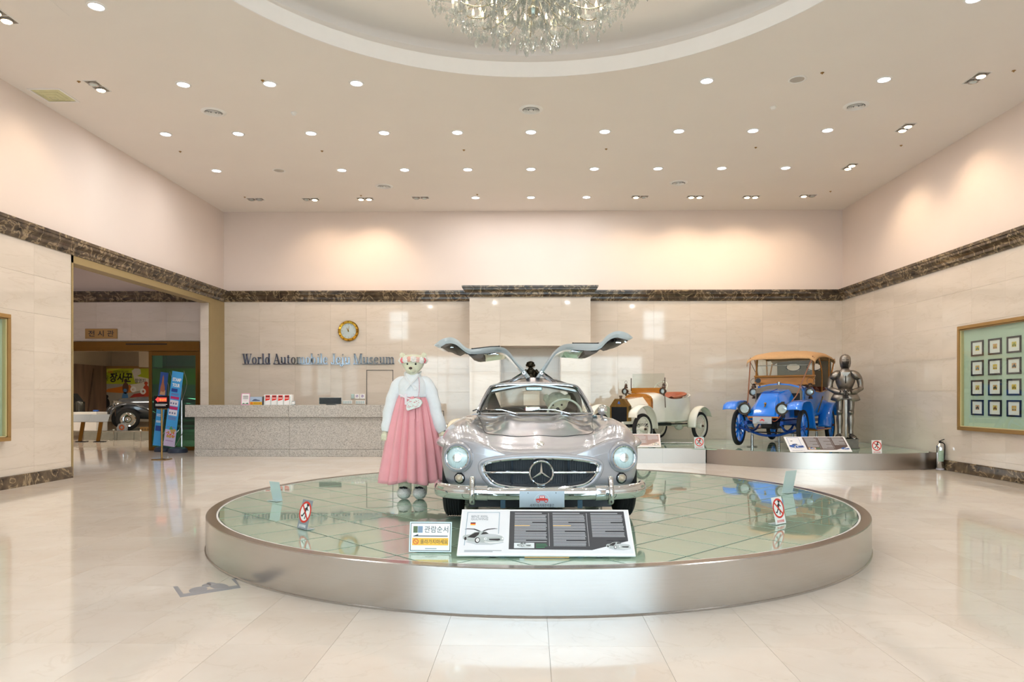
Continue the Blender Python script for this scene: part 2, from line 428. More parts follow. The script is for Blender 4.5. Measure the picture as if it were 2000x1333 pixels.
TILE_ME = {}
def tile_box(w, t, h, m, axis):
    k = (round(w, 3), round(h, 3), m.name, axis)
    if k not in TILE_ME:
        g = G(); d = (w, t, h) if axis == 'y' else ((t, w, h) if axis == 'x' else (w, h, t))
        g.box((0, 0, 0), d, ch=.0007); TILE_ME[k] = g.mesh('tile', m, ang=None)
    return TILE_ME[k]
ZL = [.0, .29, .89, 1.49, 2.09, 2.69, 3.29, 3.82]
def wall_tiles(parent, axis, c, sgn, us, zs=ZL, t=.012, skip=None, joined=None, m=M_WALLT):
    """tiles on a wall plane; axis 'y': wall at y=c with u=x; axis 'x': wall at x=c with u=y"""
    jg = G()
    for a, b in zip(us, us[1:]):
        for z0, z1 in zip(zs, zs[1:]):
            if skip and skip(a, b, z0, z1): continue
            w_, h_ = b-a-.0016, z1-z0-.0016; off = c+sgn*(t/2+.004)
            p = ((a+b)/2, off, (z0+z1)/2) if axis == 'y' else (off, (a+b)/2, (z0+z1)/2)
            if joined and joined(a, b): jg.box(p, (w_, t, h_) if axis == 'y' else (t, w_, h_), ch=.0012)
            else: inst('tile', tile_box(w_, t, h_, m, axis), parent, p)
    if jg.v: jg.build('tile', m, parent, ang=None, kind='stuff')
def steps(a, b, s, anchor):
    k = math.ceil((a-anchor)/s+1e-6); o = [a]
    while anchor+k*s < b-1e-6: o.append(anchor+k*s); k += 1
    if o[1]-o[0] < .05: o.pop(1)
    if b-o[-1] < .05: o.pop()
    return o+[b]
wall_tiles(wall_back, 'y', YB, -1, steps(-XW, -1.47, .91, -6.0))
wall_tiles(wall_back, 'y', YB, -1, steps(1.42, XW, .91, -6.0))
wall_tiles(wall_back, 'y', YB, -1, [-13.2, -11.95, -11.1, -10.2, -9.3, -8.43, -XW-wl], zs=[0, .29, .89, 1.49, 2.09, 2.80, 3.29, 3.82], skip=lambda a, b, z0, z1: a > -12.0 and b < -8.4 and z1 < 2.85)
g = G(); g.bb(-XW-wl, -XW, 17.285, 17.30, 0, 3.66, ch=.002); g.build('tile', M_WALLT, wall_left, ang=None)
wall_tiles(wall_back, 'y', 17.37, -1, [-1.49, -.75, .72, 1.44], [0, .7, 1.35, 1.98, 2.61, 3.22, 3.80], skip=lambda a, b, z0, z1: abs(a+b) < .1 and z1 < 2.7)
wall_tiles(wall_back, 'y', YB, -1, [-.75, -.02, .72], [0, .7, 1.35, 1.98, 2.61])
wall_tiles(wall_back, 'x', -.75, 1, [17.37, YB-.02], [0, .7, 1.35, 1.98, 2.61])
wall_tiles(wall_back, 'x', .72, -1, [17.37, YB-.02], [0, .7, 1.35, 1.98, 2.61])
wall_tiles(wall_back, 'x', -1.47, -1, [17.37, YB-.02], [0, .7, 1.35, 1.98, 2.61, 3.22, 3.80])
wall_tiles(wall_back, 'x', 1.42, 1, [17.37, YB-.02], [0, .7, 1.35, 1.98, 2.61, 3.22, 3.80])
wall_tiles(wall_right, 'x', XW, -1, steps(YF, YB-.02, .91, 13.75), skip=lambda a, b, z0, z1: a > 9.2 and b < 13.2 and z0 > .8 and z1 < 2.65, joined=lambda a, b: b < 10.2)
wall_tiles(wall_left, 'x', -XW, 1, steps(YF, 12.06, .91, 12.06-.91), joined=lambda a, b: b < 8.6)
# concealed doors cut into the back wall's tiling, shown by thin dark joints
def outline(name, x0, x1, z1, y, z0=0):
    g = G(); t = .012
    g.bb(x0, x0+t, y-.006, y, z0, z1); g.bb(x1-t, x1, y-.006, y, z0, z1); g.bb(x0, x1, y-.006, y, z1-t, z1)
    o = struct(g.build(name, M_DARKM, ang=None)); return o
a = at_y(716, 723, YB-.02); b = at_y(768, 723, YB-.02); outline('door_2', a.x, b.x, a.z, YB-.02)
a = at_y(842, 803, YB-.02); b = at_y(867, 803, YB-.02); outline('door_3', a.x, b.x, a.z, YB-.02)

# floor tiles, .6 m square
def floor_cell(i, j): return .10+.602*i, 3.965+.602*j
cells = []
for i in range(-30, 14):
    for j in range(-12, 44):
        x, y = floor_cell(i, j); x1, y1 = x+.602, y+.602; cx_, cy_ = x+.301, y+.301
        if x1 > XW+.02 or y > 29.5 or y1 < YF: continue
        if x1 < -XW-wl and (y1 < 10.6 or x < -17.4): continue
        if x < -13.2 and y1 < YB+.2: continue
        if math.hypot(cx_-PX, cy_-PY) < PR-.45: continue
        yc = cy_; px = 1037+1400*cx_/max(yc, .1); py = 775+1400*HC/max(yc, .1)
        vis = yc > 3.3 and -40 < px < 2040 and py < 1370
        cells.append((not vis, cy_, cx_))
cells.sort(); me = G().box((0, 0, 0), (.6003, .6003, .02)).mesh('tile', M_FLOOR, ang=None)
jg = G()
for k, (nv, y, x) in enumerate(cells):
    if k < 300 and not nv: inst('tile', me, floor, (x, y, -.01))
    else: jg.box((x, y, -.01), (.6003, .6003, .02))
jg.build('tile', M_FLOOR, floor, ang=None, kind='stuff')

# cornice and baseboards of dark marble, mitred at the corners
CORN = [(0, 0), (.035, 0), (.045, .03), (.075, .055), (.08, .10), (.105, .135), (.14, .165), (.145, .205), (.17, .215), (.175, .26), (0, .26)]
BASE = [(0, 0), (.03, 0), (.03, .175), (.022, .19), (0, .19)]
def run(path, prof, z, names, m, parents=None):
    n = len(path); P = [Vector(p) for p in path]; off = []
    for i in range(n):
        d0 = (P[i]-P[i-1]).normalized() if i else (P[1]-P[0]).normalized()
        d1 = (P[i+1]-P[i]).normalized() if i < n-1 else d0
        n0 = Vector((d0.y, -d0.x)); n1 = Vector((d1.y, -d1.x)); b = (n0+n1).normalized(); off.append(b/max(.2, b.dot(n0)))
    for i in range(n-1):
        g = G(); rows = [[(P[k].x+off[k].x*d, P[k].y+off[k].y*d, z+h) for d, h in prof] for k in (i, i+1)]
        g.grid(rows, cu=True, cap0=True, cap1=True); struct(g.build(names[i], m, ang=None))
xi = XW-.0
run([(-xi, YF), (-xi, YB), (-1.49, YB), (-1.49, 17.35), (1.44, 17.35), (1.44, YB), (xi, YB), (xi, YF)], CORN, 3.79,
    ['trim_%d' % k for k in range(2, 9)], M_EMP)
run([(-13.2, YB), (-XW-wl, YB)], CORN, 3.79, ['trim_9'], M_EMP)
run([(-xi+.02, YF), (-xi+.02, 12.06)], BASE, 0, ['baseboard_left'], M_EMP)
run([(-xi, YB-.02), (-1.52, YB-.02)], BASE, 0, ['baseboard_back'], M_EMP)
run([(xi-.02, YB), (xi-.02, YF)], BASE, 0, ['baseboard_right'], M_EMP)
# gold casing of the wide opening into the side hall
M_CASE = mat('khaki_gold_casing', '#a08c62', var=.02, rough=.4, metal=.25)
g = G(); g.bb(-XW-wl-.01, -XW+.03, 12.06, 12.10, 0, 3.79); g.bb(-XW-wl-.01, -XW+.03, 12.06, 17.34, 3.66, 3.785); g.bb(-XW, -XW+.025, 17.30, YB, 0, 3.785)
struct(g.build('trim_10', M_CASE, ang=None))
# glazed entrance front behind the photographer
g = G(); zt = 3.6
for a, b in ((-XW-wl, -6.1), (6.1, XW+.25)): g.bb(a, b, YF-.25, YF, 0, 4.5)
g.bb(-6.1, 6.1, YF-.25, YF, zt, 4.5)
for a, b in ((-XW-wl, -7.8), (-6.75, 6.15), (7.3, XW+.25)): g.bb(a, b, YF-.25, YF, 4.5, ZC)
struct(g.build('wall_front', M_PLAST, ang=None))
k = 0
for a, b, z0, z1, nx, nz in ((-6.1, 6.1, 0, zt, 8, 2), (-7.8, -6.75, 4.5, ZC, 1, 2), (6.15, 7.3, 4.5, ZC, 1, 2)):
    k += 1; g = G(); f = .05
    for i in range(nx+1): x = a+(b-a)*i/nx; g.bb(x-f/2, x+f/2, YF-.16, YF-.08, z0, z1)
    for i in range(nz+1):
        z = z0+(z1-z0)*(i/nz if not (nz == 2 and i == 1 and nx > 1) else .72); g.bb(a, b, YF-.16, YF-.08, z-f/2, z+f/2)
    fr = struct(g.build('window_%d' % k, M_DARKM, ang=None))
    g = G(); g.bb(a, b, YF-.125, YF-.119, z0, z1); g.build('pane', M_PANE, fr, ang=None)
    area_light('skylight_portal', ((a+b)/2, YF-.3, (z0+z1)/2), (PI/2, 0, PI), b-a, 1, (1, 1, 1), size_y=z1-z0, portal=True)
g = G(); g.bb(-40, 40, -45, YF-.3, -.25, -.05)
struct(g.build('pavement', mat('pale_paving', '#b9b7b0', var=.08, scale=2, rough=.8), ang=None))

# side hall shell
HX0 = -13.2
g = G(); g.bb(HX0-.2, HX0, 10.4, YB, 0, 5.2); g.bb(HX0, -XW-wl, 10.4, 10.6, 0, 5.2)
struct(g.build('wall_hall', mat('lilac_grey_plaster', '#c3bcc6', var=.02, rough=.7), ang=None))
g = G(); g.bb(HX0, -XW-wl, 10.4, YB+.2, 5.0, 5.2); struct(g.build('ceiling_hall', M_CEIL, ang=None))
# exhibition room beyond the gold doorway
M_EXW = mat('warm_grey_plaster', '#b7a994', var=.03, rough=.7)
g = G(); g.bb(-17.5, -17.3, YB+.25, 29.5, 0, 3.6); g.bb(-17.3, -7.5, 29.3, 29.5, 0, 3.6); g.bb(-7.7, -7.5, YB+.25, 29.3, 0, 3.6); g.bb(-17.3, -13.2, YB+.05, YB+.25, 0, 3.6)
g.bb(-14.9, -14.3, 27.0, 27.6, 2.5, 3.6)
struct(g.build('wall_exhibition', M_EXW, ang=None))
g = G(); g.bb(-17.5, -7.5, YB+.25, 29.5, 3.6, 3.7); struct(g.build('ceiling_exhibition', M_CEIL, ang=None))

# ---------------------------------------------------------------- ceiling fittings
M_LED = emis('white_led', '#eef2ff', 14.0); M_HALO = emis('warm_halogen', '#ffd9a0', 40.0)
def light_child(parent, kind, power, color, size=.16, **k):
    l = bpy.data.lights.new('lamp', kind); l.energy = power; l.color = color
    o = bpy.data.objects.new('lamp', l); COL.objects.link(o); o.parent = parent; o.location = (0, 0, -.03)
    if kind == 'AREA': l.shape = 'DISK'; l.size = size
    if kind == 'SPOT': l.spot_size = math.radians(k.get('ang', 70)); l.spot_blend = .8; l.shadow_soft_size = .04; o.rotation_euler = k['rot']
    return o
g = G(); g.lathe([(.082, -.004), (.088, -.012), (.112, -.008), (.115, 0)], 24); me_trim = g.mesh('trim_ring', M_WHITE, 40)
g = G(); g.lathe([(.001, -.007), (.083, -.007), (.083, -.001)], 24); me_led = g.mesh('diffuser', M_LED, 40)
rowlab = {16.9: 'short row nearest the back wall', 14.8: 'second row from the back wall', 12.72: 'long third row', 10.7: 'row at the rim of the recess', 8.54: 'row beside the round recess'}
LIG = {16.9: [-1, 0, 1], 14.8: [-5, -3, -2, -1, 0, 1, 2, 3, 4], 12.72: [-5, -4, -3, -2, -1, 0, 1, 2, 3, 4], 10.7: [-4, -3, -2, 2, 4], 8.54: [-4, 4]}
ORD = ['first', 'second', 'third', 'fourth', 'fifth', 'sixth', 'seventh', 'eighth', 'ninth', 'tenth']
def downlight(x, y, label, power):
    t = thing('ceiling_light', label, 'light', (x, y, ZC), 0, 'round white ceiling downlights')
    inst('trim_ring', me_trim, t); inst('diffuser', me_led, t)
    light_child(t, 'AREA', power, WHITE); return t
for y, ks in LIG.items():
    for q, k in enumerate(ks):
        downlight(k*1.307, y, 'round downlight, %s from the left in the %s' % (ORD[q], rowlab[y]), P_DOWN)
for x, y in [(-5.23, 4.4), (5.23, 4.4), (-5.23, 1.6), (-2.6, 1.6), (0, 1.6), (2.6, 1.6), (5.23, 1.6), (-5.23, -.9), (-1.8, -.9), (1.8, -.9), (5.23, -.9)]:  # unseen lamps added for their light, carrying on the ceiling rows
    downlight(x, y, 'unseen round downlight added to light the room, towards the entrance front', P_DOWN)
# twin gimbal fittings: frame, two lamp heads, each lit or dark
g = G()
for a, b, c, d in ((-.2, .2, -.1, -.09), (-.2, .2, .09, .1), (-.2, -.19, -.1, .1), (.19, .2, -.1, .1), (-.005, .005, -.09, .09)): g.bb(a, b, c, d, -.008, .0)
me_gf = g.mesh('frame', M_WHITE, None)
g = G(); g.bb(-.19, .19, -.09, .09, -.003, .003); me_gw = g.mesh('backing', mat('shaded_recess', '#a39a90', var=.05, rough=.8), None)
g = G(); g.lathe([(.03, 0), (.062, -.03), (.07, -.03), (.072, 0)], 16); me_gr = g.mesh('lamp_head', M_SATIN, 40)
g = G(); g.lathe([(.001, -.042), (.05, -.038), (.064, -.026)], 16); me_gb = g.mesh('bulb', M_HALO, 40)
g = G(); g.lathe([(.001, -.02), (.05, -.024), (.055, -.015)], 16); me_gd = g.mesh('bulb', M_ACR, 40)
def twin(px, py, lit, rz, label):
    p = at_z(px, py, ZC); t = thing('twin_spotlight', label, 'light', p, rz, 'rectangular twin ceiling spotlights')
    inst('frame', me_gf, t); inst('backing', me_gw, t)
    for s, on in zip((-1, 1), lit):
        inst('lamp_head', me_gr, t, (s*.095, 0, 0)); inst('bulb', me_gb if on else me_gd, t, (s*.095, 0, 0))
        if on:
            tx = -XW if px < 600 and rz else (XW if rz else None)
            d = Vector((0, 1.0, -1.9)) if tx is None else Vector((1.0 if tx > 0 else -1.0, 0.1, -1.9))
            o = light_child(t, 'SPOT', P_SPOT*6, WARM, ang=105, rot=((Matrix.Rotation(-rz, 3, 'Z') @ d).to_track_quat('-Z', 'Y').to_euler()))
            o.location = (s*.095, 0, -.04)
h = PI/2
for a in [(499, 389, (0, 0), 0, 'unlit twin spotlight nearest the left corner of the back wall'), (607, 389, (0, 1), 0, 'twin spotlight with only its right lamp lit, above the museum lettering'),
          (713, 388, (1, 1), 0, 'twin spotlight with both lamps lit, above the wall clock'), (821, 386, (0, 0), 0, 'unlit twin spotlight in front of the tall projecting wall panel'),
          (1250, 384, (1, 0), 0, 'twin spotlight with only its left lamp lit, right of the short downlight row'), (1358, 384, (1, 1), 0, 'twin spotlight with both lamps lit, above the white vintage car'),
          (1467, 384, (1, 1), 0, 'twin spotlight with both lamps lit, above the blue car'), (1578, 382, (1, 0), 0, 'twin spotlight with only its left lamp lit, nearest the right corner'),
          (1660, 325, (1, 1), h, 'twin spotlight along the right wall, farthest of the wall row'), (1768, 249, (1, 1), h, 'twin spotlight along the right wall, middle of the wall row'),
          (1908, 152, (1, 0), h, 'twin spotlight along the right wall, nearest of the wall row'), (190, 168, (0, 1), h, 'twin spotlight along the left wall beside the square vent'),
          (2, 30, (1, 1), h, 'twin spotlight at the upper left corner of the picture')]: twin(*a)
# round vents, speakers, detectors, sprinklers
g = G(); g.lathe([(.135, -.012), (.155, -.02), (.19, -.008), (.2, 0)], 28); me_v1 = g.mesh('rim', M_WHITE, 40)
rings = []
for r in (.105, .08, .055):
    g = G(); g.lathe([(r, -.002), (r+.018, -.022), (r+.022, -.02), (r+.01, 0)], 28); rings.append(g.mesh('cone_ring', M_WHITE, 40))
g = G(); g.lathe([(.001, -.026), (.03, -.024), (.034, -.01)], 20); me_vc = g.mesh('hub', M_WHITE, 40)
g = G(); g.lathe([(.001, -.001), (.15, -.001)], 28); me_vb = g.mesh('backing', M_DARKM, None)
for px, py, lab in ((417, 219, 'round louvred air vent near the left wall'), (1037, 214, 'round louvred air vent in front of the round recess'), (1672, 207, 'round louvred air vent near the right wall'),
                    (750, 364, 'small looking round air vent above the wall clock'), (1325, 357, 'small looking round air vent above the white vintage car')):
    t = thing('ceiling_vent', lab, 'vent', at_z(px, py, ZC), 0, 'round ceiling air vents')
    inst('rim', me_v1, t); inst('hub', me_vc, t); inst('backing', me_vb, t)
    for m_ in rings: inst('cone_ring', m_, t)
g = G(); g.lathe([(.1, -.004), (.11, -.012), (.13, -.008), (.132, 0)], 24); me_s1 = g.mesh('rim', M_WHITE, 40)
g = G(); g.lathe([(.001, -.006), (.105, -.006)], 24); me_s2 = g.mesh('grille', mat('grey_speaker_mesh', '#b9b2aa', var=.1, scale=90, rough=.8), None)
for px, py, lab in ((1557, 155, 'flat round ceiling speaker near the rim of the recess'), (545, 333, 'flat round ceiling speaker towards the left corner')):
    t = thing('ceiling_speaker', lab, 'speaker', at_z(px, py, ZC), 0); inst('rim', me_s1, t); inst('grille', me_s2, t)
g = G(); g.lathe([(.05, 0), (.052, -.015), (.035, -.03), (.03, -.045), (.001, -.047)], 16); me_d = g.mesh('smoke_detector', M_WHITE, 40)
for px, py, lab in ((574, 220, 'white smoke detector on the left of the ceiling'), (1510, 209, 'white smoke detector on the right of the ceiling')):
    tag(inst('smoke_detector', me_d, None, at_z(px, py, ZC)), lab, 'smoke detector')
g = G(); g.lathe([(.026, 0), (.027, -.005), (.009, -.008), (.006, -.018), (.012, -.02), (.001, -.024)], 12); me_sp = g.mesh('sprinkler', mat('sprinkler_brass', '#a58046', var=.05, rough=.3, metal=.8), 40)
for px, py, lab in ((352, 296, 'at the left, beyond the long row of downlights'), (629, 295, 'second from the left beyond the long row of downlights'), (906, 293, 'left of centre beyond the long row of downlights'),
                    (1184, 291, 'right of centre beyond the long row of downlights'), (1476, 288, 'second from the right beyond the long row of downlights'), (1760, 284, 'at the right between the two wall spotlights'),
                    (513, 157, 'left, level with the rim of the round recess'), (1606, 142, 'right, level with the rim of the round recess'), (1980, 138, 'near the right wall, nearest of all'),
                    (154, 159, 'beside the left wall spotlight'), (478, 385, 'beside the unlit spotlight in the left corner'), (705, 382, 'beside the spotlight above the clock'), (932, 380, 'beside the short row of downlights'), (1622, 374, 'in the far right corner')):
    tag(inst('sprinkler', me_sp, None, at_z(px, py, ZC)), 'small brass ceiling sprinkler, '+lab, 'sprinkler', 'ceiling sprinklers')
zd = ZC+.63
for px, py, s in ((852, 44, 'left'), (1238, 39, 'right')):
    tag(inst('sprinkler', me_sp, None, at_z(px, py, zd)), 'brass sprinkler in the recessed ceiling %s of the chandelier' % s, 'sprinkler', 'ceiling sprinklers')
# square four-way vent
t = thing('square_vent', 'square four-way air diffuser beside the left wall spotlight', 'vent', at_z(105, 186, ZC))
g = G(); s = .25
for a, b, c, d in ((-s, s, -s, -s+.03), (-s, s, s-.03, s), (-s, -s+.03, -s+.03, s-.03), (s-.03, s, -s+.03, s-.03)): g.bb(a, b, c, d, -.012, 0)
g.build('frame', M_WHITE, t, ang=None)
M_OLV = mat('aged_cream_louvre', '#d5d3a8', var=.08, scale=5, rough=.5)
for k in range(4):
    g = G(); g.X = rotm('Z', 90*k)
    u = .217; g.add([(-u, -u, -.006), (u, -u, -.006), (.05, -.05, -.05), (-.05, -.05, -.05)], [(0, 1, 2, 3)]); g.add([(-.045, -.045, -.05), (.045, -.045, -.05), (0, 0, -.03)], [(0, 1, 2)])
    for q in (1, 2): v_ = u-.055*q; g.tube([(-v_, -v_, -.010-.0145*q), (v_, -v_, -.010-.0145*q)], .004, 4)
    g.build('louvre', M_OLV, t, ang=None)
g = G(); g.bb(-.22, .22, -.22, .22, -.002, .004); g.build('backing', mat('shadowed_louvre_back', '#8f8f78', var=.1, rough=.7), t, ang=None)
# flush access panel, top left
a = at_z(28, 2, ZC); b = at_z(137, 32, ZC)
g = G(); g.bb(b.x-.62, b.x, b.y-.6, b.y, -.004, .001, ch=.003)
o = g.build('access_panel', M_CEIL, None, ang=None); o.location = (0, 0, ZC); tag(o, 'flush square access panel in the ceiling, top left corner', 'panel')
# ---------------------------------------------------------------- platforms topped with pale green glass tiles
M_PTILE = marble('pale_green_glass_tile', '#a3c2b0', '#b2ccb4', '#98b4a4', vscale=.6, rough=.015, vein_w=.1, tilevar=.10, cloud=.7, spec=.9, coat=.6)
M_RIM = mat('brushed_steel_rim', '#a89c92', var=.03, scale=6, rough=.22, metal=1.0)
def clip(poly, inside, cross):
    out = []
    for i in range(len(poly)):
        a, b = poly[i-1], poly[i]; ia, ib = inside(a), inside(b)
        if ib:
            if not ia: out.append(cross(a, b))
            out.append(b)
        elif ia: out.append(cross(a, b))
    return out
def bis(a, b, ins):
    ia = ins(a); lo, hi = 0.0, 1.0
    for _ in range(18):
        m = (lo+hi)/2; p = (a[0]+(b[0]-a[0])*m, a[1]+(b[1]-a[1])*m)
        if ins(p) == ia: lo = m
        else: hi = m
    return (a[0]+(b[0]-a[0])*lo, a[1]+(b[1]-a[1])*lo)
def glass_tiles(parent, ins, s, ang, ax, ay, zt, bbox, org, limit=290):
    """square glass tiles at an angle, cut to the platform outline"""
    c, sn = math.cos(ang), math.sin(ang); n = int(12/s); small = G(); cnt = 0; me0 = None; todo = []
    for i in range(-n, n):
        for j in range(-n, n):
            P = [(ax+(i+u)*s*c-(j+v)*s*sn, ay+(i+u)*s*sn+(j+v)*s*c) for u, v in ((0, 0), (1, 0), (1, 1), (0, 1))]
            q = (sum(p[0] for p in P)/4, sum(p[1] for p in P)/4)
            if not (bbox[0]-s < q[0] < bbox[1]+s and bbox[2]-s < q[1] < bbox[3]+s): continue
            P = [(q[0]+(p[0]-q[0])*(1-.015/s), q[1]+(p[1]-q[1])*(1-.015/s)) for p in P]
            I = [ins(p) for p in P]
            if all(I): todo.append((q[1], q, None))
            else:
                D = []
                for k in range(4):
                    for m in range(6): D.append((P[k][0]+(P[(k+1) % 4][0]-P[k][0])*m/6, P[k][1]+(P[(k+1) % 4][1]-P[k][1])*m/6))
                if not any(ins(p) for p in D): continue
                C_ = clip(D, ins, lambda a, b: bis(a, b, ins))
                if len(C_) >= 3: todo.append((q[1], q, C_))
    todo.sort(key=lambda t: t[0])
    g = G(); g.X = rotm('Z', math.degrees(ang)); g.box((0, 0, 0), (s-.015, s-.015, .016), ch=.0015); me0 = g.mesh('tile', M_PTILE, ang=None)
    for y, q, C_ in todo:
        if C_ is None: inst('tile', me0, parent, (q[0]-org[0], q[1]-org[1], zt-.008-org[2]))
        else:
            g = G(); g.prism([(x-q[0], y_-q[1]) for x, y_ in C_], -.008, .008, 'xy'); inst('tile', g.mesh('tile', M_PTILE, ang=None), parent, (q[0]-org[0], q[1]-org[1], zt-.008-org[2]))
plat = thing('display_platform', 'round display platform with brushed steel skirt and pale green glass tiles, under the silver car', 'platform', (PX, PY, 0))
g = G(); g.lathe([(PR+.006, .0), (PR+.008, .012), (PR, .016), (PR, PZ-.006), (PR-.006, PZ)], 128); g.build('skirt', M_STEEL, plat)
g = G(); g.lathe([(PR-.006, PZ), (PR-.085, PZ), (PR-.088, PZ-.03)], 128); g.build('rim', M_RIM, plat, ang=20)
g = G(); g.lathe([(PR-.088, PZ-.004), (PR-.104, PZ-.003), (PR-.106, PZ-.02)], 128); g.build('sealant_bead', M_WHITE, plat, ang=20)
g = G(); g.lathe([(.001, PZ-.0085), (PR-.10, PZ-.0085), (PR-.10, .01)], 96); g.build('deck', mat('tile_bed_grey', '#28332d', var=.05, rough=.8), plat)
rt = PR-.106
glass_tiles(plat, lambda p: math.hypot(p[0]-PX, p[1]-PY) < rt, .46, PI/4, 1.045, 4.828, PZ-.004, (PX-PR, PX+PR, PY-PR, PY+PR), (PX, PY, 0))

# low platform with a straight and a curved front in the far corner
p2 = thing('corner_platform', 'low steel-fronted platform along the back wall with a curved front in the right corner', 'platform', (0, 0, 0))
X0 = -1.75; XJ = 3.61; Y0 = 14.87; ye = YB-.03; XE = XW-.03
a0 = math.atan2(Y0-AY, XJ-AX); yR = AY-math.sqrt(AR**2-(XE-AX)**2); a1 = math.atan2(yR-AY, XE-AX)
arc = [(AX+AR*math.cos(a0+(a1-a0)*k/40), AY+AR*math.sin(a0+(a1-a0)*k/40)) for k in range(41)]
def in2(p):
    x, y = p
    if y > ye-.01 or x > XE-.01 or x < X0+.02: return False
    if -1.53 < x < 1.48 and y > 17.33: return False
    if x < XJ: return y > Y0+.03 or math.hypot(x-AX, y-AY) < AR-.03
    return math.hypot(x-AX, y-AY) < AR-.03 or y > AY
def skirt(pts, z0, z1, t=.012):
    g = G(); n = len(pts); rows = []
    for i, p in enumerate(pts):
        d = Vector(pts[min(i+1, n-1)])-Vector(pts[max(i-1, 0)]); d.normalize(); nn = Vector((-d.y, d.x))*t
        rows.append([(p[0], p[1], z0), (p[0], p[1], z1), (p[0]+nn.x, p[1]+nn.y, z1+.002), (p[0]+nn.x*3, p[1]+nn.y*3, z1-.001)])
    g.grid(rows); return g
M_STEEL2 = mat('brushed_steel_fascia', '#b8b2ac', var=.02, scale=3, rough=.3, metal=1.0)
skirt([(X0, ye), (X0, Y0), (2.72, Y0)], 0, PZ).build('skirt', M_STEEL2, p2, ang=20)
skirt([(2.722, Y0), (XJ, Y0)], 0, PZ).build('skirt', M_STEEL2, p2, ang=20)
skirt(arc[:20], 0, PZ).build('skirt', M_STEEL2, p2, ang=20); skirt(arc[19:], 0, PZ).build('skirt', M_STEEL2, p2, ang=20)
g = G(); outl = [(X0+.03, ye), (X0+.03, Y0+.03), (XJ, Y0+.03)]+[(AX+(x-AX)*.99, AY+(y-AY)*.99) for x, y in arc[1:]]+[(XE, ye), (1.5, ye), (1.5, 17.33), (-1.53, 17.33), (-1.53, ye)]
g.prism(outl, 0.01, PZ-.0085, 'xy'); g.build('deck', MATS['tile_bed_grey'], p2, ang=None)
glass_tiles(p2, in2, .62, PI/4, 5.3, 15.2, PZ-.004, (X0, XE, 13.4, ye), (0, 0, 0))

# ---------------------------------------------------------------- reception counter
CX0, CX1, CYF = -7.74, -2.35, 16.37
t = thing('reception_counter', 'long reception counter of speckled grey granite with an overhanging top', 'counter', (-5.0, CYF, 0))
def rel(g, o=(5.0, -CYF, 0)): g.X = Matrix.Translation(o); return g
js = [CX0, at_y(565, 800, CYF).x, at_y(745, 800, CYF).x, CX1]
for a, b in zip(js, js[1:]):
    rel(G()).bb(a+.002, b-.002, CYF, CYF+.03, .17, .905, ch=.003).build('front_slab', M_GRAN, t, ang=None)
    rel(G()).bb(a+.002, b-.002, CYF-.012, CYF+.03, .0, .165, ch=.003).build('plinth_slab', M_GRAN, t, ang=None)
    a2 = a-.19 if a == CX0 else a
    rel(G()).bb(a2+.002, b-.002, CYF-.07, CYF-.04, .91, 1.185, ch=.004).build('top_fascia', M_GRAN, t, ang=None)
    rel(G()).bb(a2+.002, b-.002, CYF-.04, CYF+.42, 1.155, 1.185, ch=.004).build('top_slab', M_GRAN, t, ang=None)
rel(G()).bb(CX0-.19, CX0-.16, CYF-.04, CYF+.42, .91, 1.155).build('top_fascia', M_GRAN, t, ang=None)
rel(G()).bb(CX0, CX0+.03, CYF+.03, CYF+.4, 0, .9).build('end_slab', M_GRAN, t, ang=None)
rel(G()).bb(CX1-.03, CX1, CYF+.03, CYF+.4, 0, .9).build('end_slab', M_GRAN, t, ang=None)
rel(G()).bb(CX0+.03, CX1-.03, CYF+.03, CYF+.4, .02, .9).build('core', mat('plain_board', '#8d8577', var=.05, rough=.7), t, ang=None)
ZT = 1.185
FACE = lambda x, y, z, tilt=0, rz=0: Matrix.Translation((x, y, z)) @ Matrix.Rotation(rz, 4, 'Z') @ Matrix.Rotation(PI/2-math.radians(tilt), 4, 'X')
INK = lambda n, c, **k: mat('print_'+n, c, var=.02, **({'rough': .45} | k))
I_W, I_K, I_R, I_PK, I_Y, I_G, I_B, I_GR = INK('white', '#f4f3f2'), INK('black', '#26262c'), INK('red', '#d8392c'), INK('pink', '#e6a8c8'), INK('yellow', '#f2b92d'), INK('green', '#3f8f62'), INK('blue', '#2f5fae'), INK('grey', '#8f959c')
def put(label_name, g, m, parent): return g.build(label_name, m, parent, ang=None)
# little pink-framed notice
p = at_y(479, 790, CYF+.05)
t = thing('notice_stand', 'small white notice with a pink border, leftmost on the granite counter', 'notice', (p.x, p.y, ZT), 0)
M = FACE(0, 0, 0, 8); g = G(); rect(g, -.1, 0, .1, .27, M, .004); put('panel', g, I_PK, t)
g = G(); rect(g, -.082, .02, .082, .255, M, .0048); put('sheet', g, I_W, t)
g = G(); [rect(g, -.06, .2-.03*k, .06, .212-.03*k, M, .0056) for k in range(3)]; put('text_lines', g, I_K, t)
g = G(); poly(g, [(-.082, .02), (-.04, .05), (0, .025), (.05, .055), (.082, .02)], M, .0056); put('hill_print', g, I_G, t)
g = G(); rect(g, -.05, .095, .05, .104, M, .0056); put('text_lines', g, I_PK, t)
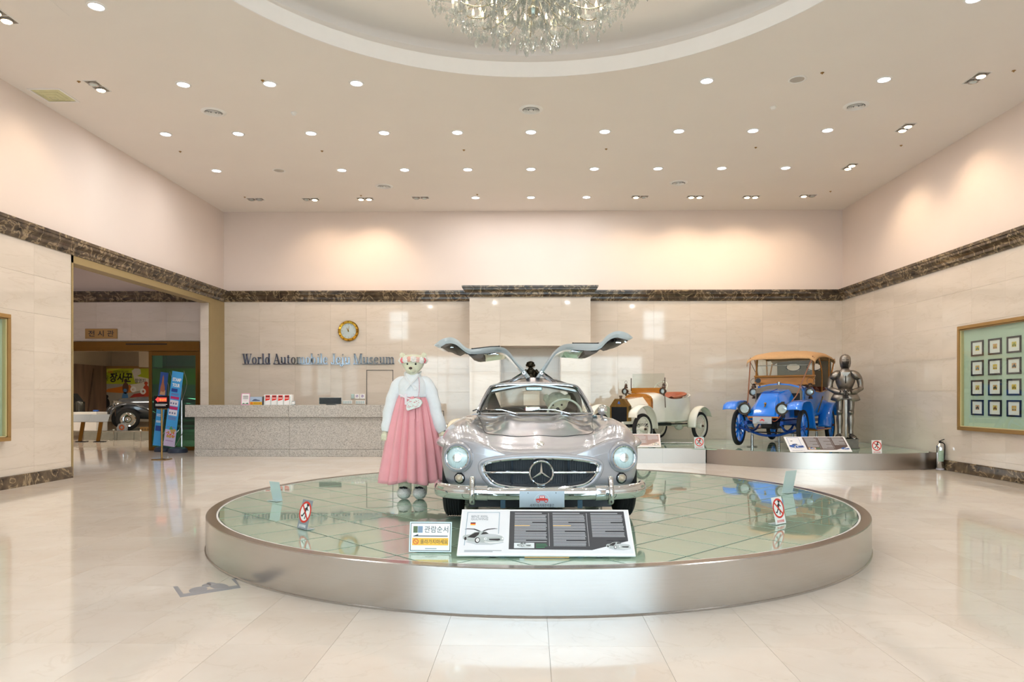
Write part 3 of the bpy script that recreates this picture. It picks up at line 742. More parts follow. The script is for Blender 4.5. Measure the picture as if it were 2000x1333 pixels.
# card-logo display with car picture
p = at_y(500, 790, CYF+.05)
t = thing('leaflet_box', 'low leaflet box with a car picture above a yellow strip, beside the pink notice', 'leaflet box', (p.x, p.y, ZT))
g = G(); g.bb(-.14, .14, 0, .08, 0, .19, ch=.003); put('box', g, I_GR, t)
M = FACE(0, -.001, 0); g = G(); rect(g, -.138, .075, .138, .185, M); put('picture', g, INK('sky', '#a9bcd4'), t)
g = G(); poly(g, [(-.09, .1), (-.05, .13), (0, .135), (.04, .12), (.09, .115), (.09, .095), (-.09, .09)], M, .0012); put('car_print', g, INK('slate', '#4a5a78'), t)
g = G(); rect(g, -.138, .005, .138, .072, M, .0012); put('strip', g, I_Y, t)
g = G(); annul(g, -.1, .038, .013, .024, M, .002); put('logo_print', g, I_R, t)
g = G(); text(g, '관람안내', -.06, .022, .045, M @ Matrix.Translation((0, 0, .0014))); put('lettering', g, I_K, t)
# white leaflet holder with four red leaflets
p = at_y(543, 790, CYF+.04)
t = thing('leaflet_holder', 'white leaflet holder with slanted side, right of the yellow-stripped box', 'leaflet holder', (p.x, p.y, ZT))
g = G(); g.prism([(0, 0), (.02, .24), (.14, .24), (.14, 0)], -.33, .31, 'yz'); put('body', g, M_WHITE, t)
g = G(); [g.bb(x-.003, x+.003, -.012, .02, 0, .2) for x in (-.31, -.165, -.015, .13, .28)]; put('divider', g, M_ACR, t)
for k, x in enumerate((-.24, -.09, .055, .205)):
    q = thing('leaflet', 'red and white leaflet, %s from the left in the white holder' % ORD[k], 'leaflet', (p.x+x, p.y-.008, ZT+.002), 0, 'red leaflets in the holder')
    M = FACE(0, 0, 0, 5); g = G(); rect(g, -.06, 0, .06, .235, M, .003); put('sheet', g, I_W, q)
    g = G(); poly(g, [(-.052, .09), (-.02, .1), (.02, .108), (.052, .125), (.052, .222), (-.052, .222)], M, .004); put('red_field', g, I_R, q)
    g = G(); rect(g, -.045, .185, .045, .205, M, .0046); put('picture', g, I_K, q)
    g = G(); rect(g, -.04, .15, .04, .162, M, .0046); rect(g, -.01, .045, .01, .055, M, .0046); put('text_lines', g, I_W if k else I_W, q)
# black card between them, small clip, monitor
p = at_y(516.5, 790, CYF+.26); t = thing('card_terminal', 'black card terminal half hidden behind the first red leaflet', 'terminal', (p.x, p.y, ZT))
g = G(); g.box((0, 0, .1), (.09, .05, .2), rotm('X', -15), ch=.01); put('body', g, M_BLACK, t)
g = G(); g.box((0, -.03, .15), (.07, .005, .06), rotm('X', -15)); put('screen', g, M_BLACKG, t)
p = at_y(573, 790, CYF+.05); t = thing('business_card_rack', 'tiny wire rack of cards right of the white leaflet holder', 'card rack', (p.x, p.y, ZT))
g = G(); g.bb(-.04, .04, -.02, .03, 0, .02); g.bb(-.04, .04, .01, .014, .0, .09); put('rack', g, M_SATIN, t)
g = G(); g.box((0, -.0, .04), (.06, .012, .06), rotm('X', -12)); put('card_stack', g, I_W, t)
p = at_y(645, 790, CYF+.3); t = thing('monitor', 'black computer monitor standing low behind the granite counter', 'monitor', (p.x, p.y, ZT))
g = G(); g.bb(-.265, .265, 0, .03, .012, .175, ch=.004); put('bezel', g, M_SATIN, t)
g = G(); g.bb(-.255, .255, -.003, .002, .02, .165); put('screen', g, M_BLACKG, t)
g = G(); g.bb(-.02, .02, .03, .05, .0, .12); g.bb(-.1, .1, -.0, .13, 0, .012); put('stand', g, M_DARKM, t)
# switches and notices on the back wall
yw = YB-.021
def wallplate(nm, px0, py0, px1, py1, m, lab, cat, group=None, deco=None):
    a, b = at_y(px0, py1, yw), at_y(px1, py0, yw); w_, h_ = b.x-a.x, b.z-a.z
    t = thing(nm, lab, cat, ((a.x+b.x)/2, yw, a.z), 0, group); g = G(); g.bb(-w_/2, w_/2, -.012, 0, 0, h_, ch=.003); put('plate', g, m, t)
    if deco: deco(t, w_, h_)
def two_keys(t, w_, h_):
    for k in range(4): g = G(); g.bb(-w_/2+w_*(.06+.23*k), -w_/2+w_*(.06+.23*k+.19), -.016, -.01, h_*.15, h_*.85, ch=.002); put('rocker', g, M_ACR, t)
def sym(t, w_, h_):
    M = FACE(0, -.0125, 0); g = G(); annul(g, 0, h_*.55, h_*.16, h_*.24, M); line(g, (-h_*.15, h_*.4), (h_*.15, h_*.7), .01, M, .001); put('symbol_print', g, INK('violet', '#7a5aa8'), t)
wallplate('light_switch', 669, 782.5, 688, 790, M_WHITE, 'white bank of light switches on the back wall right of the monitor', 'switch', 'wall switches', two_keys)
wallplate('light_switch', 694.5, 782.5, 713, 790, M_WHITE, 'white bank of light switches on the back wall under the two notices', 'switch', 'wall switches', two_keys)
wallplate('thermostat', 686, 770.5, 691.5, 779, mat('mint_plastic', '#b9d8d2', var=.03, rough=.4), 'pale mint wall controller left of the two small notices', 'switch', None, lambda t, w_, h_: put('dial', G().bb(-w_*.3, w_*.3, -.018, -.01, h_*.3, h_*.7, ch=.002), M_ACR, t))
wallplate('wall_notice', 693, 770, 702, 779.5, I_W, 'small square white notice on the back wall, the left one of two', 'notice', None, sym)
wallplate('wall_notice', 703, 770, 713, 779.5, I_W, 'small square white notice on the back wall, nearest the concealed door', 'notice', None, sym)

# ---------------------------------------------------------------- wall clock
c = at_y(681, 647, yw); M_GOLDB = mat('polished_gold', '#d9a93f', var=.04, scale=12, rough=.14, metal=1.0)
t = thing('wall_clock', 'round gold wall clock with a plain silver dial on the marble back wall', 'clock', c)
g = G(); g.lathe([(.262, 0), (.262, -.03), (.245, -.05), (.20, -.045), (.192, -.03), (.19, 0)], 48, ax='Y'); g.build('rim', M_GOLDB, t)
for k in range(12):
    a = k*PI/6; g = G(); M = Matrix.Translation((.232*math.sin(a), -.05, .232*math.cos(a))) @ Matrix.Rotation(a, 4, 'Y'); g.X = M
    if k in (3, 9): g.box((0, 0, 0), (.028, .012, .045), ch=.003); g.box((.035, 0, 0), (.02, .014, .06), ch=.003); g.box((-.035, 0, 0), (.02, .014, .06), ch=.003)
    else: g.box((0, 0, 0), (.03, .012, .03), ch=.003)
    g.build('bezel_stud', mat('darker_gold', '#8c6424', var=.05, rough=.2, metal=1.0), t, ang=None)
g = G(); g.lathe([(.001, -.022), (.192, -.022)], 40, ax='Y'); g.build('dial', mat('silver_dial', '#cfd6da', var=.01, rough=.35), t, ang=None)
g = G()
for k in range(12):
    a = k*PI/6; g.X = Matrix.Rotation(a, 4, 'Y'); g.box((0, -.024, .162), (.006, .002, .03))
g.build('hour_marks', M_SATIN, t, ang=None)
for nm, L_, a, w_ in (('hour_hand', .09, -28, .012), ('minute_hand', .13, 8, .009)):
    g = G(); g.X = Matrix.Rotation(math.radians(a), 4, 'Y'); g.prism([(-w_, -.02), (w_, -.02), (w_*.4, L_), (-w_*.4, L_)], -.03, -.027, 'xz'); g.build(nm, M_GOLDB, t, ang=None)
g = G(); g.lathe([(.001, -.036), (.191, -.034)], 40, ax='Y'); g.build('glass', M_PANE, t, ang=None)

# ---------------------------------------------------------------- serif wall lettering
def bowl(g, cx_, cy_, rx, ry, a0, a1, tk, tn, n=18, d=.03):
    rows = []
    for k in range(n+1):
        a = math.radians(a0+(a1-a0)*k/n); c_, s_ = math.cos(a), math.sin(a)
        o = (cx_+rx*c_, cy_+ry*s_); i = (cx_+(rx-tk)*c_, cy_+(ry-tn)*s_)
        rows.append([(o[0], -d, o[1]), (i[0], -d, i[1]), (i[0], 0, i[1]), (o[0], 0, o[1])])
    g.grid(rows, cu=True, cap0=True, cap1=True)
def bar(g, x0, y0, x1, y1, d=.03): g.bb(x0, x1, -d, 0, y0, y1)
def slant(g, xa, ya, xb, yb, w_, d=.03): g.prism([(xa, ya), (xa+w_, ya), (xb+w_, yb), (xb, yb)], -d, 0, 'xz')
TH, TN, XH = .14, .045, .66
def glyph(ch):
    g = G(); b = bar
    def foot(x, w_, y=0): b(g, x-w_/2, y, x+w_/2, y+TN)
    if ch == 'W': slant(g, .06, .97, .27, 0, TH); slant(g, .50, .97, .33, 0, TN); slant(g, .42, .97, .63, 0, TH); slant(g, .98, .97, .70, 0, TN); foot(.12, .3, .955); foot(.55, .3, .955); foot(.98, .22, .955); w_ = 1.06
    elif ch == 'A': slant(g, .36, 1, .08, 0, TN); slant(g, .31, 1, .62, 0, TH); b(g, .2, .3, .56, .3+TN); foot(.12, .26); foot(.66, .3); w_ = .8
    elif ch == 'J': b(g, .26, .12, .26+TH, .97); foot(.32, .34, .955); bowl(g, .19, .14, .20, .2, -180, 0, TH, .05); w_ = .52
    elif ch == 'M': b(g, .1, 0, .1+TN, 1); slant(g, .1, 1, .44, 0, TH); slant(g, .82, 1, .48, 0, TN); b(g, .82, 0, .82+TH, 1); foot(.13, .26); foot(.88, .3); foot(.14, .22, .955); foot(.9, .28, .955); w_ = 1.06
    elif ch in 'oec': bowl(g, .29, .32, .27, .345, 0 if ch == 'o' else 20 if ch == 'e' else 40, 360 if ch == 'o' else 325, TH, TN, 24); w_ = .6
    elif ch in 'dbqp': 
        bowl(g, .28, .32, .25, .345, 0, 360, TH-.01, TN, 24); x = .44 if ch == 'd' else .02; b(g, x, 0, x+TH, 1.02); b(g, x-.07, .98, x+TH, 1.02); foot(x+TH, .14) if ch == 'd' else None; w_ = .64
    elif ch == 'r': b(g, .09, 0, .09+TH, XH); foot(.155, .3); b(g, .02, XH-TN, .16, XH); bowl(g, .36, .44, .17, .22, 60, 170, TH*.6, .06); g.ell((.40, -.015, .57), (.065, .015, .065), 10, 6); w_ = .48
    elif ch == 'l': b(g, .09, 0, .09+TH, 1.02); foot(.155, .3); b(g, .01, .98, .12, 1.02); w_ = .32
    elif ch == 'i' or ch == 'j':
        b(g, .09, 0 if ch == 'i' else -.12, .09+TH, XH); b(g, .01, XH-TN, .12, XH); g.ell((.155, -.015, .9), (.08, .015, .08), 10, 6); w_ = .32
        if ch == 'i': foot(.155, .3)
        else: bowl(g, .02, -.1, .2, .17, -170, 0, TH, .05); g.ell((-.12, -.015, -.16), (.06, .015, .06), 10, 6)
    elif ch == 't': b(g, .12, .1, .12+TH, .86); b(g, .01, XH-TN, .4, XH); bowl(g, .32, .14, .2, .155, 180, 310, TH, .05); w_ = .45
    elif ch == 'u': b(g, .09, .14, .09+TH, XH); b(g, .46, 0, .46+TH, XH); b(g, .01, XH-TN, .12, XH); b(g, .38, XH-TN, .5, XH); bowl(g, .31, .2, .22, .215, 180, 330, TH, .06); foot(.6, .16); w_ = .68
    elif ch == 'm':
        for x in (.09, .45, .81): b(g, x, 0, x+TH, XH-.14 if x > .1 else XH); foot(x+TH/2, .28)
        b(g, .01, XH-TN, .12, XH); bowl(g, .40, .5, .18, .17, 0, 150, TH, .05); bowl(g, .76, .5, .18, .17, 0, 150, TH, .05); w_ = 1.02
    elif ch == 's': bowl(g, .25, .48, .19, .18, 30, 270, TH*.9, .05); bowl(g, .25, .17, .20, .185, -150, 90, TH*.9, .05); b(g, .38, .45, .42, XH); b(g, .04, 0, .08, .2); w_ = .5
    if ch == 'e': b(g, .1, .33, .5, .33+TN)
    return g, w_
M_LET = mat('polished_steel_letters', '#9fb0c4', var=.02, rough=.08, metal=1.0)
a = at_y(474, 711, yw); b_ = at_y(771, 692, yw); words = 'World Automobile Jeju Museum'; adv = 0; lay = []
for ch in words:
    if ch == ' ': adv += .3; continue
    g, w_ = glyph(ch); lay.append((ch, g, adv)); adv += w_+.03
k = (b_.x-a.x)/adv; S = .252
t = thing('wall_lettering', 'polished steel serif letters reading World Automobile Jeju Museum on the back wall', 'lettering', (a.x, yw, a.z))
for ch, g, x in lay:
    g.v = [((vx+x)*k, vy-.004, vz*S) for vx, vy, vz in g.v]; g.build('letter', M_LET, t, ang=None)
g = G(); x = 0
for wd in words.split():
    L_ = sum(glyph(c_)[1]+.03 for c_ in wd); g.bb(x*k, (x+L_)*k-.01, -.02, 0, -.018, -.006); x += L_+.3
g.build('underline', M_LET, t, ang=None)

# ---------------------------------------------------------------- signs and boards
def person_sign(g, M, s, mirror=1):
    disc(g, .012*s*mirror, .035*s, .010*s, M, .0012, 10)
    for a, b, w_ in (((.01, .024), (-.002, .0), .012), ((.006, .02), (.022, .008), .005), ((.004, .018), (-.012, .012), .005), ((-.002, 0), (-.018, -.02), .007), ((-.002, 0), (.01, -.014), .007), ((.01, -.014), (.004, -.03), .006), ((-.018, -.02), (-.028, -.016), .006)):
        line(g, (a[0]*s*mirror, a[1]*s), (b[0]*s*mirror, b[1]*s), w_*s, M, .0012)
def no_climb(loc, rz, tilt, w_, h_, lab, face=True, plate=None, ink=None, faint=False):
    t = thing('warning_sign', lab, 'sign', loc, rz); M = FACE(0, 0, 0, tilt)
    g = G(); rect(g, -w_/2, 0, w_/2, h_, M, .005); put('plate', g, plate or I_GR, t)
    g = G(); g.X = M; g.bb(-w_/2, w_/2, -.004, .008, -.09, .0) if False else g.bb(-w_/2, w_/2, 0, .006, -.10, .001); 
    g = G(); g.bb(-w_/2, w_/2, 0, .07, 0, .004); put('foot', g, M_ACR, t)
    if face:
        s = h_/.13; Mi = M @ Matrix.Translation((0, h_*.58, .005))
        g = G(); disc(g, 0, 0, .046*s, Mi, .0004); put('symbol_ground', g, I_W if not faint else M_ACR, t)
        g = G(); person_sign(g, Mi, s); put('figure_print', g, I_K, t)
        g = G(); annul(g, 0, 0, .039*s, .048*s, Mi, .0014); line(g, (-.03*s, .03*s), (.03*s, -.03*s), .008*s, Mi, .0016); put('prohibition_ring', g, ink or I_R, t)
        g = G(); text(g, '올라가지마세요', 0, h_*.06, h_*.12, M @ Matrix.Translation((0, 0, .0055)), align='CENTER', width=w_*.72); put('lettering', g, I_W if plate is None else (ink or I_R), t)
    return t
p = at_z(590, 1034, PZ); no_climb(p, -.75, 14, .15, .235, 'grey no-climbing warning sign at the left of the round platform, tilted back')
p = at_z(1525, 1024, PZ); no_climb(p, .7, 12, .15, .225, 'pale no-climbing warning sign at the right of the round platform', plate=I_W)
p = at_z(1538, 962, PZ); no_climb(p+Vector((0, 0, 0)), PI+.6, 12, .19, .25, 'back of a frosted warning sign at the far right rim of the round platform', face=False, plate=M_ACR)
p = at_z(542, 978, PZ); no_climb(p, PI-.6, 12, .16, .20, 'back of a frosted warning sign at the far left rim of the round platform', face=False, plate=M_ACR)
p = at_z(1713, 886.5, PZ); no_climb(p, .1, 6, .19, .25, 'white no-climbing warning sign right of the knight on the corner platform', plate=I_W)
p = at_z(1366, 877, PZ); no_climb(p, 0, 10, .2, .24, 'frosted no-climbing warning sign in front of the white vintage car', plate=M_ACR, faint=True)
# visiting-order sign
p = at_z(840, 1079, PZ); w_ = .292; h_ = .205
t = thing('direction_sign', 'small white sign with arrow and yellow strip, left of the wide information board', 'sign', p, -.02)
M = FACE(0, 0, 0, 12); g = G(); rect(g, -w_/2, 0, w_/2, h_, M, .006); put('panel', g, M_ACR, t)
g = G(); rect(g, -w_/2+.008, .008, w_/2-.008, h_-.008, M, .0068); put('border', g, I_K, t)
g = G(); rect(g, -w_/2+.012, .012, w_/2-.012, h_-.012, M, .0074); put('sheet', g, I_W, t)
M2 = M @ Matrix.Translation((0, 0, .0076))
g = G(); text(g, '관람순서', -.045, .135, .05, M2, width=.165); text(g, '올라가지마세요', -.07, .058, .034, M2 @ Matrix.Translation((0, 0, .001)), width=.19); put('lettering', g, I_K, t)
g = G(); poly(g, [(-.12, .108), (-.085, .121), (-.085, .111), (.12, .111), (.12, .105), (-.12, .105)], M2); put('arrow_print', g, I_K, t)
g = G(); rect(g, -.125, .045, .125, .095, M2); put('yellow_strip', g, I_Y, t)
g = G(); annul(g, -.1, .07, .014, .02, M2, .0016); line(g, (-.112, .08), (-.088, .06), .005, M2, .0016); put('prohibition_ring', g, INK('orange', '#d8622c'), t)
g = G(); rect(g, -.12, .13, -.09, .175, M2); put('photo_print', g, INK('olive', '#57663d'), t)
g = G(); rect(g, -.088, .13, -.055, .175, M2); put('photo_print', g, INK('bluegrey', '#7f93ad'), t)
g = G(); rect(g, -.035, .02, .045, .026, M2); put('text_lines', g, I_GR, t)
g = G(); g.bb(-.1, .1, 0, .09, 0, .004); put('foot', g, M_ACR, t)

def car_print(parent, M, s, body, dark, wing=True, h0=.0016):
    """a small printed three-quarter view of a car, about s wide"""
    def S(p): return [(x*s, y*s) for x, y in p]
    def one(nm, pts, m, k): g = G(); poly(g, S(pts), M, h0+.0003*k); g.build(nm, m, parent, ang=None)
    def rnd(nm, x, y, rx, ry, m, k): g = G(); disc(g, x*s, y*s, rx*s, M, h0+.0003*k, 18, ry*s); g.build(nm, m, parent, ang=None)
    lt, sh = I_W, INK('shade', '#c3c8cc')
    one('shadow_print', [(-.42, .02), (-.15, -.07), (.2, -.08), (.5, .0), (.46, .06), (.1, .02), (-.3, .06)], sh, 0)
    one('car_print', [(-.48, .12), (-.49, .20), (-.44, .25), (-.30, .27), (-.22, .35), (-.08, .385), (.06, .37), (.14, .29), (.30, .27), (.44, .22), (.50, .15), (.49, .06), (.36, .01), (.12, -.02), (-.06, .0), (-.20, .02), (-.34, .05)], body, 1)
    one('hood_print', [(-.08, .25), (.12, .285), (.30, .265), (.42, .215), (.30, .19), (.08, .175), (-.06, .20)], sh, 2)
    one('window_print', [(-.06, .265), (-.01, .35), (.07, .345), (.13, .29)], dark, 2)
    one('door_opening_print', [(-.38, .17), (-.30, .25), (-.20, .33), (-.09, .345), (-.11, .26), (-.20, .15)], dark, 2) if wing else one('side_window_print', [(-.28, .27), (-.2, .335), (-.08, .35), (-.1, .27)], dark, 2)
    one('grille_print', [(.14, .12), (.40, .13), (.42, .085), (.36, .06), (.16, .075)], dark, 2)
    one('bumper_print', [(.04, .03), (.18, .005), (.38, .02), (.50, .055), (.49, .035), (.37, -.005), (.18, -.02), (.05, .01)], lt, 3)
    rnd('tyre_print', -.13, .075, .062, .095, dark, 3); rnd('wheel_print', -.125, .075, .040, .065, lt, 4); rnd('hub_print', -.12, .075, .018, .03, sh, 5); rnd('tyre_print', -.42, .13, .028, .055, dark, 2)
    rnd('lamp_print', .06, .12, .034, .045, lt, 3); rnd('lamp_print', .47, .13, .02, .032, lt, 3); rnd('lamp_glass_print', .065, .12, .02, .03, sh, 4)
    if wing:
        one('door_print', [(-.06, .375), (-.13, .42), (-.22, .465), (-.40, .475), (-.46, .445), (-.40, .455), (-.24, .44), (-.16, .40), (-.10, .37)], dark, 2)
        one('door_print', [(-.03, .375), (.02, .42), (.10, .46), (.26, .485), (.34, .47), (.26, .465), (.12, .435), (.04, .40), (.0, .37)], dark, 2)
def info_board(loc, rz, W, H_, tilt, lab, bodym, title, flag=False, dark='#3d4047', paper='#e9eaee', wing=True, seedn=1, foot=True, flip=1):
    rr = random.Random(seedn); t = thing('information_board', lab, 'information board', loc, rz); z0 = .018
    M = Matrix.Translation((0, 0, z0)) @ Matrix.Rotation(math.radians(tilt), 4, 'X')
    g = G(); g.X = M; g.bb(-W/2, W/2, 0, H_, -.012, 0, ch=.002); put('panel', g, I_W, t)
    g = G(); rect(g, -W/2+.01, .02, W/2-.01, H_-.01, M, .0006); put('sheet', g, INK('paper'+paper[1:], paper), t)
    xd = -W*.21
    g = G(); poly(g, [(xd, .03*H_/.45+.03), (W*.25, .06), (W/2-.03, .14), (W/2-.03, H_-.025), (xd, H_-.025)] if False else [(xd, .055), (W*.26, .05), (W/2-.035, .135), (W/2-.035, H_-.02), (xd, H_-.02)], M, .0012); put('dark_field', g, INK('charcoal'+dark[1:], dark), t)
    g = G()
    for c_ in range(3):
        x0 = xd+.035+c_*W*.225; wd = W*.19; y = H_-.045; rect(g, x0, y, x0+wd*.85, y+.006, M, .0018); y -= .018
        n_ = (24, 22, 14)[c_]; k_ = 0
        while y > ((.12, .075, .17)[c_]) and k_ < 40:
            rect(g, x0, y, x0+wd*(.35+.3*rr.random() if k_ % 7 == 6 else 1-.04*rr.random()), y+.0045, M, .0018); y -= .0125; k_ += 1
        if c_ < 2: rect(g, x0+wd+.012, .085, x0+wd+.0145, H_-.04, M, .0018)
    put('text_lines', g, INK('palegrey', '#c9ccd2'), t)
    g = G(); rect(g, xd+.035, .065, xd+.035+W*.115, .115, M, .0018); put('inset_photo', g, INK('insetgrey', '#e3e8ec') if wing else INK('tan', '#d7b48c'), t); car_print(t, M @ Matrix.Translation((xd+.035+W*.058, .078, 0)), W*.085, bodym, I_K, False, .0022)
    g = G(); rect(g, xd+.04+W*.12, .1, xd+.04+W*.18, .105, M, .002); rect(g, xd+.04+W*.12, .085, xd+.04+W*.185, .09, M, .002); rect(g, xd+.04+W*.12, .07, xd+.04+W*.17, .075, M, .002); put('green_text', g, I_G, t)
    if flag: g = G(); rect(g, xd+.035, H_*.62, xd+.035+W*.09, H_*.62+.0045, M, .0022); rect(g, xd+.035+W*.225, H_*.62, xd+.035+W*.33, H_*.62+.0045, M, .0022); put('yellow_text', g, I_Y, t)
    # left picture with frame, title and flag
    g = G(); x0, x1, y0, y1 = -W*.465, -W*.27, H_*.2, H_*.93; q = .005
    for a, b, c_, d in ((x0, x1, y1-q, y1), (x0, x0+q, y0, y1), (x1-q, x1, H_*.45, y1)): rect(g, a, c_, b, d, M, .0014)
    put('picture_frame_print', g, INK('framegrey', '#9fb2c0') if wing else I_B, t)
    Mt = M @ Matrix.Translation((0, 0, .0012)); g = G()
    for k_, s_ in enumerate(title): text(g, s_, x0+.03, y1-.055-.027*k_, .03, Mt, width=W*.1 if len(s_) > 6 else None)
    if title: put('lettering', g, I_GR, t)
    else: g = G(); rect(g, x0+.05, y1-.10, x0+.09, y1-.085, M, .002); put('text_lines', g, I_K, t)
    if flag:
        for k_, cm in enumerate((I_K, I_R, I_Y)): g = G(); rect(g, x0+.03, y1-.115-.009*k_, x0+.065, y1-.106-.009*k_, M, .0014); put('flag_print', g, cm, t)
    car_print(t, M @ Matrix.Translation((-W*.36, H_*.26, 0)), W*.24, bodym, I_K, wing)
    car_print(t, M @ Matrix.Translation((W*.41, H_*.14, 0)), W*.14, bodym, I_K, wing, .002)
    g = G(); rect(g, -W*.46, .04, -W*.25, .0445, M, .0014); rect(g, -W*.46, .03, -W*.3, .0345, M, .0014); put('caption_lines', g, I_GR, t)
    if foot:
        yb = H_*math.cos(math.radians(tilt))*.8; zb = z0+H_*math.sin(math.radians(tilt))*.8
        for x in (-W*.3, W*.3):
            g = G(); g.bb(x-.02, x+.02, yb, yb+.006, 0, zb-.02); g.bb(x-.02, x+.02, .02, yb+.006, 0, .005); g.bb(x-.02, x+.02, .02, .03, 0, z0-.002+.005); put('support', g, M_SATIN, t)
        g = G(); g.bb(-W*.12, W*.13, .005, .03, 0, .008); put('foot_strip', g, M_GOLD, t)
    return t
M_PCAR = INK('silvercar', '#b4bcbc')
p = at_z(1066.5, 1091, PZ); info_board(p, .0, 1.185, .45, 33, 'wide information board about the silver gullwing car, at the front of the round platform', M_PCAR, ['BENZ 300SL', 'GULWING'], flag=True)
p = at_z(1600, 884, PZ); info_board(Vector((p.x, 13.72, PZ+.001)), .06, 1.2, .42, 40, 'information board with a blue car print in front of the blue vintage car', I_B, [], dark='#5a4a46', paper='#eceaec', wing=False, seedn=3)
p = at_z(1236, 875, PZ); info_board(Vector((p.x, 14.93, PZ+.001)), 0, 1.15, .31, 60, 'pinkish brown information board in front of the white vintage car, half behind the silver car', INK('cream', '#e8dcc8'), [], dark='#a58a80', paper='#e3d3cb', wing=False, seedn=4)

# grey shoe-print sticker on the floor
M_STK = mat('grey_floor_vinyl', '#98979c', var=.03, rough=.35)
t = thing('floor_sticker', 'grey footprint sticker in an open bracket on the floor left of the platform', 'sticker', at_z(405, 1150, 0))
o = at_z(405, 1150, 0)
def fl(pts, nm, h=.0016):
    g = G(); q = [at_z(x, y, 0)-o for x, y in pts]; g.prism([(v.x, v.y) for v in q], .0003, h, 'xy'); put(nm, g, M_STK, t)
fl([(338, 1147), (347, 1146), (358, 1161), (464, 1144), (452, 1132), (459, 1131), (470, 1149), (352, 1167.5)], 'bracket')
for cx_, cy_, rx, ry, nm in ((387, 1153, 18, 5.5, 'sole_print'), (403, 1144.5, 9, 3, 'heel_print'), (428, 1146, 19, 5.5, 'sole_print'), (413, 1141, 9, 2.6, 'heel_print')):
    fl([(cx_+rx*math.cos(k*PI/10), cy_-ry*math.sin(k*PI/10)-rx*.12*math.cos(k*PI/10)*(1 if cx_ < 410 else -.6)) for k in range(20)], nm, .0022 if nm[0] == 's' else .0030)

# ---------------------------------------------------------------- framed showcases in the side walls
M_MINT = mat('mint_backing_board', '#c3d6c4', var=.02, rough=.6)
M_REVEAL = mat('cream_gold_reveal', '#d8c896', var=.02, rough=.4)
def showcase(lab, x, sgn, y0, y1, z0, z1):
    """x wall plane, sgn the way out into the room"""
    t = thing('wall_showcase', lab, 'showcase', (x, (y0+y1)/2, z0)); ox, oy = x, (y0+y1)/2; g = G(); fw = .10; pr = .09
    def BB(nm, m, a, b, c_, d, e, f_, ch=.004):
        g = G(); g.bb(a-ox, b-ox, c_-oy, d-oy, e-z0, f_-z0, ch=ch); return put(nm, g, m, t)
    xo = x+sgn*pr; xs = sorted((x, xo))
    BB('frame', M_GOLD, xs[0], xs[1], y0, y1, z1-fw*.6, z1); BB('frame', M_GOLD, xs[0], xs[1], y0, y1, z0, z0+fw*.6)
    BB('frame', M_GOLD, xs[0], xs[1], y0, y0+fw*.6, z0+fw*.6, z1-fw*.6); BB('frame', M_GOLD, xs[0], xs[1], y1-fw*.6, y1, z0+fw*.6, z1-fw*.6)
    f2 = fw*.6+.005; xi_ = x-sgn*.0; xr = sorted((x+sgn*.0, x+sgn*(pr-.02)))
    BB('reveal', M_REVEAL, xr[0], xr[1], y0+f2, y0+f2+.012, z0+f2, z1-f2, 0); BB('reveal', M_REVEAL, xr[0], xr[1], y1-f2-.012, y1-f2, z0+f2, z1-f2, 0)
    BB('reveal', M_REVEAL, xr[0], xr[1], y0+f2, y1-f2, z0+f2, z0+f2+.012, 0); BB('reveal', M_GOLD, xr[0], xr[1], y0+f2, y1-f2, z1-f2-.012, z1-f2, 0)
    xb = sorted((x+sgn*.002, x+sgn*.008)); BB('backing_board', M_MINT, xb[0], xb[1], y0+f2, y1-f2, z0+f2, z1-f2, 0)
    xg = sorted((x+sgn*.05, x+sgn*.054)); BB('pane', M_PANE, xg[0], xg[1], y0+f2, y1-f2, z0+f2, z1-f2, 0)
    return t
showcase('large gold-framed showcase of small car pictures on the right wall', XW-.02, -1, 9.2, 13.12, .775, 2.645)
showcase('edge of a gold-framed showcase on the left wall at the picture border', -XW+.02, 1, 6.6, 10.53, .72, 2.60)
M_NAVY = mat('navy_black_frame', '#1d1a2c', var=.05, rough=.3)
bodies = ['#6d8f8a', '#5b7fa0', '#b9874a', '#3f4438', '#c4a03c', '#d8c7a0', '#2f3b3a', '#7a4a3a', '#9aa05a', '#50606a', '#8a7a3a', '#c9b890']
rowt = ['top row', 'second row', 'third row', 'bottom row']
for c_ in range(7):
    for r_ in range(4):
        y = 12.645-.475*c_; z = 2.222-.345*r_
        t = thing('framed_picture', 'small dark-framed car print, %s from the left in the %s of the right showcase' % (ORD[c_], rowt[r_]), 'picture', (XW-.028, y, z), 0, 'small framed car prints')
        M = Matrix(((0, 0, -1, 0), (-1, 0, 0, 0), (0, 1, 0, 0), (0, 0, 0, 1)))
        W2, H2 = .17, .135; g = G(); g.X = M
        for a, b, e, f_ in ((-W2, W2, H2-.028, H2), (-W2, W2, -H2, -H2+.028), (-W2, -W2+.03, -H2+.028, H2-.028), (W2-.03, W2, -H2+.028, H2-.028)): g.bb(a, b, e, f_, 0, .018, ch=.002)
        put('frame', g, M_NAVY, t)
        g = G(); rect(g, -W2+.03, -H2+.028, W2-.03, H2-.028, M, .006); put('mount', g, I_W, t)
        pc = ['#e0c04a', '#d9a94a', '#dcc66a', '#d8a880'][(c_*3+r_*5) % 4]
        g = G(); rect(g, -.055, -.04, .055, .045, M, .0066); put('print_ground', g, INK('g'+pc[1:], pc), t)
        bc = bodies[(c_*4+r_) % 12]; s_ = .06
        g = G(); poly(g, [(-s_*.75, -.015), (-s_*.6, .005), (-s_*.2, .01), (-s_*.1, .028), (s_*.3, .028), (s_*.4, .005), (s_*.75, 0), (s_*.75, -.018)], M, .0072); put('car_print', g, INK('b'+bc[1:], bc), t)
        g = G(); disc(g, -s_*.4, -.02, .011, M, .0078, 10); disc(g, s_*.45, -.02, .011, M, .0078, 10); put('wheel_print', g, I_K, t)
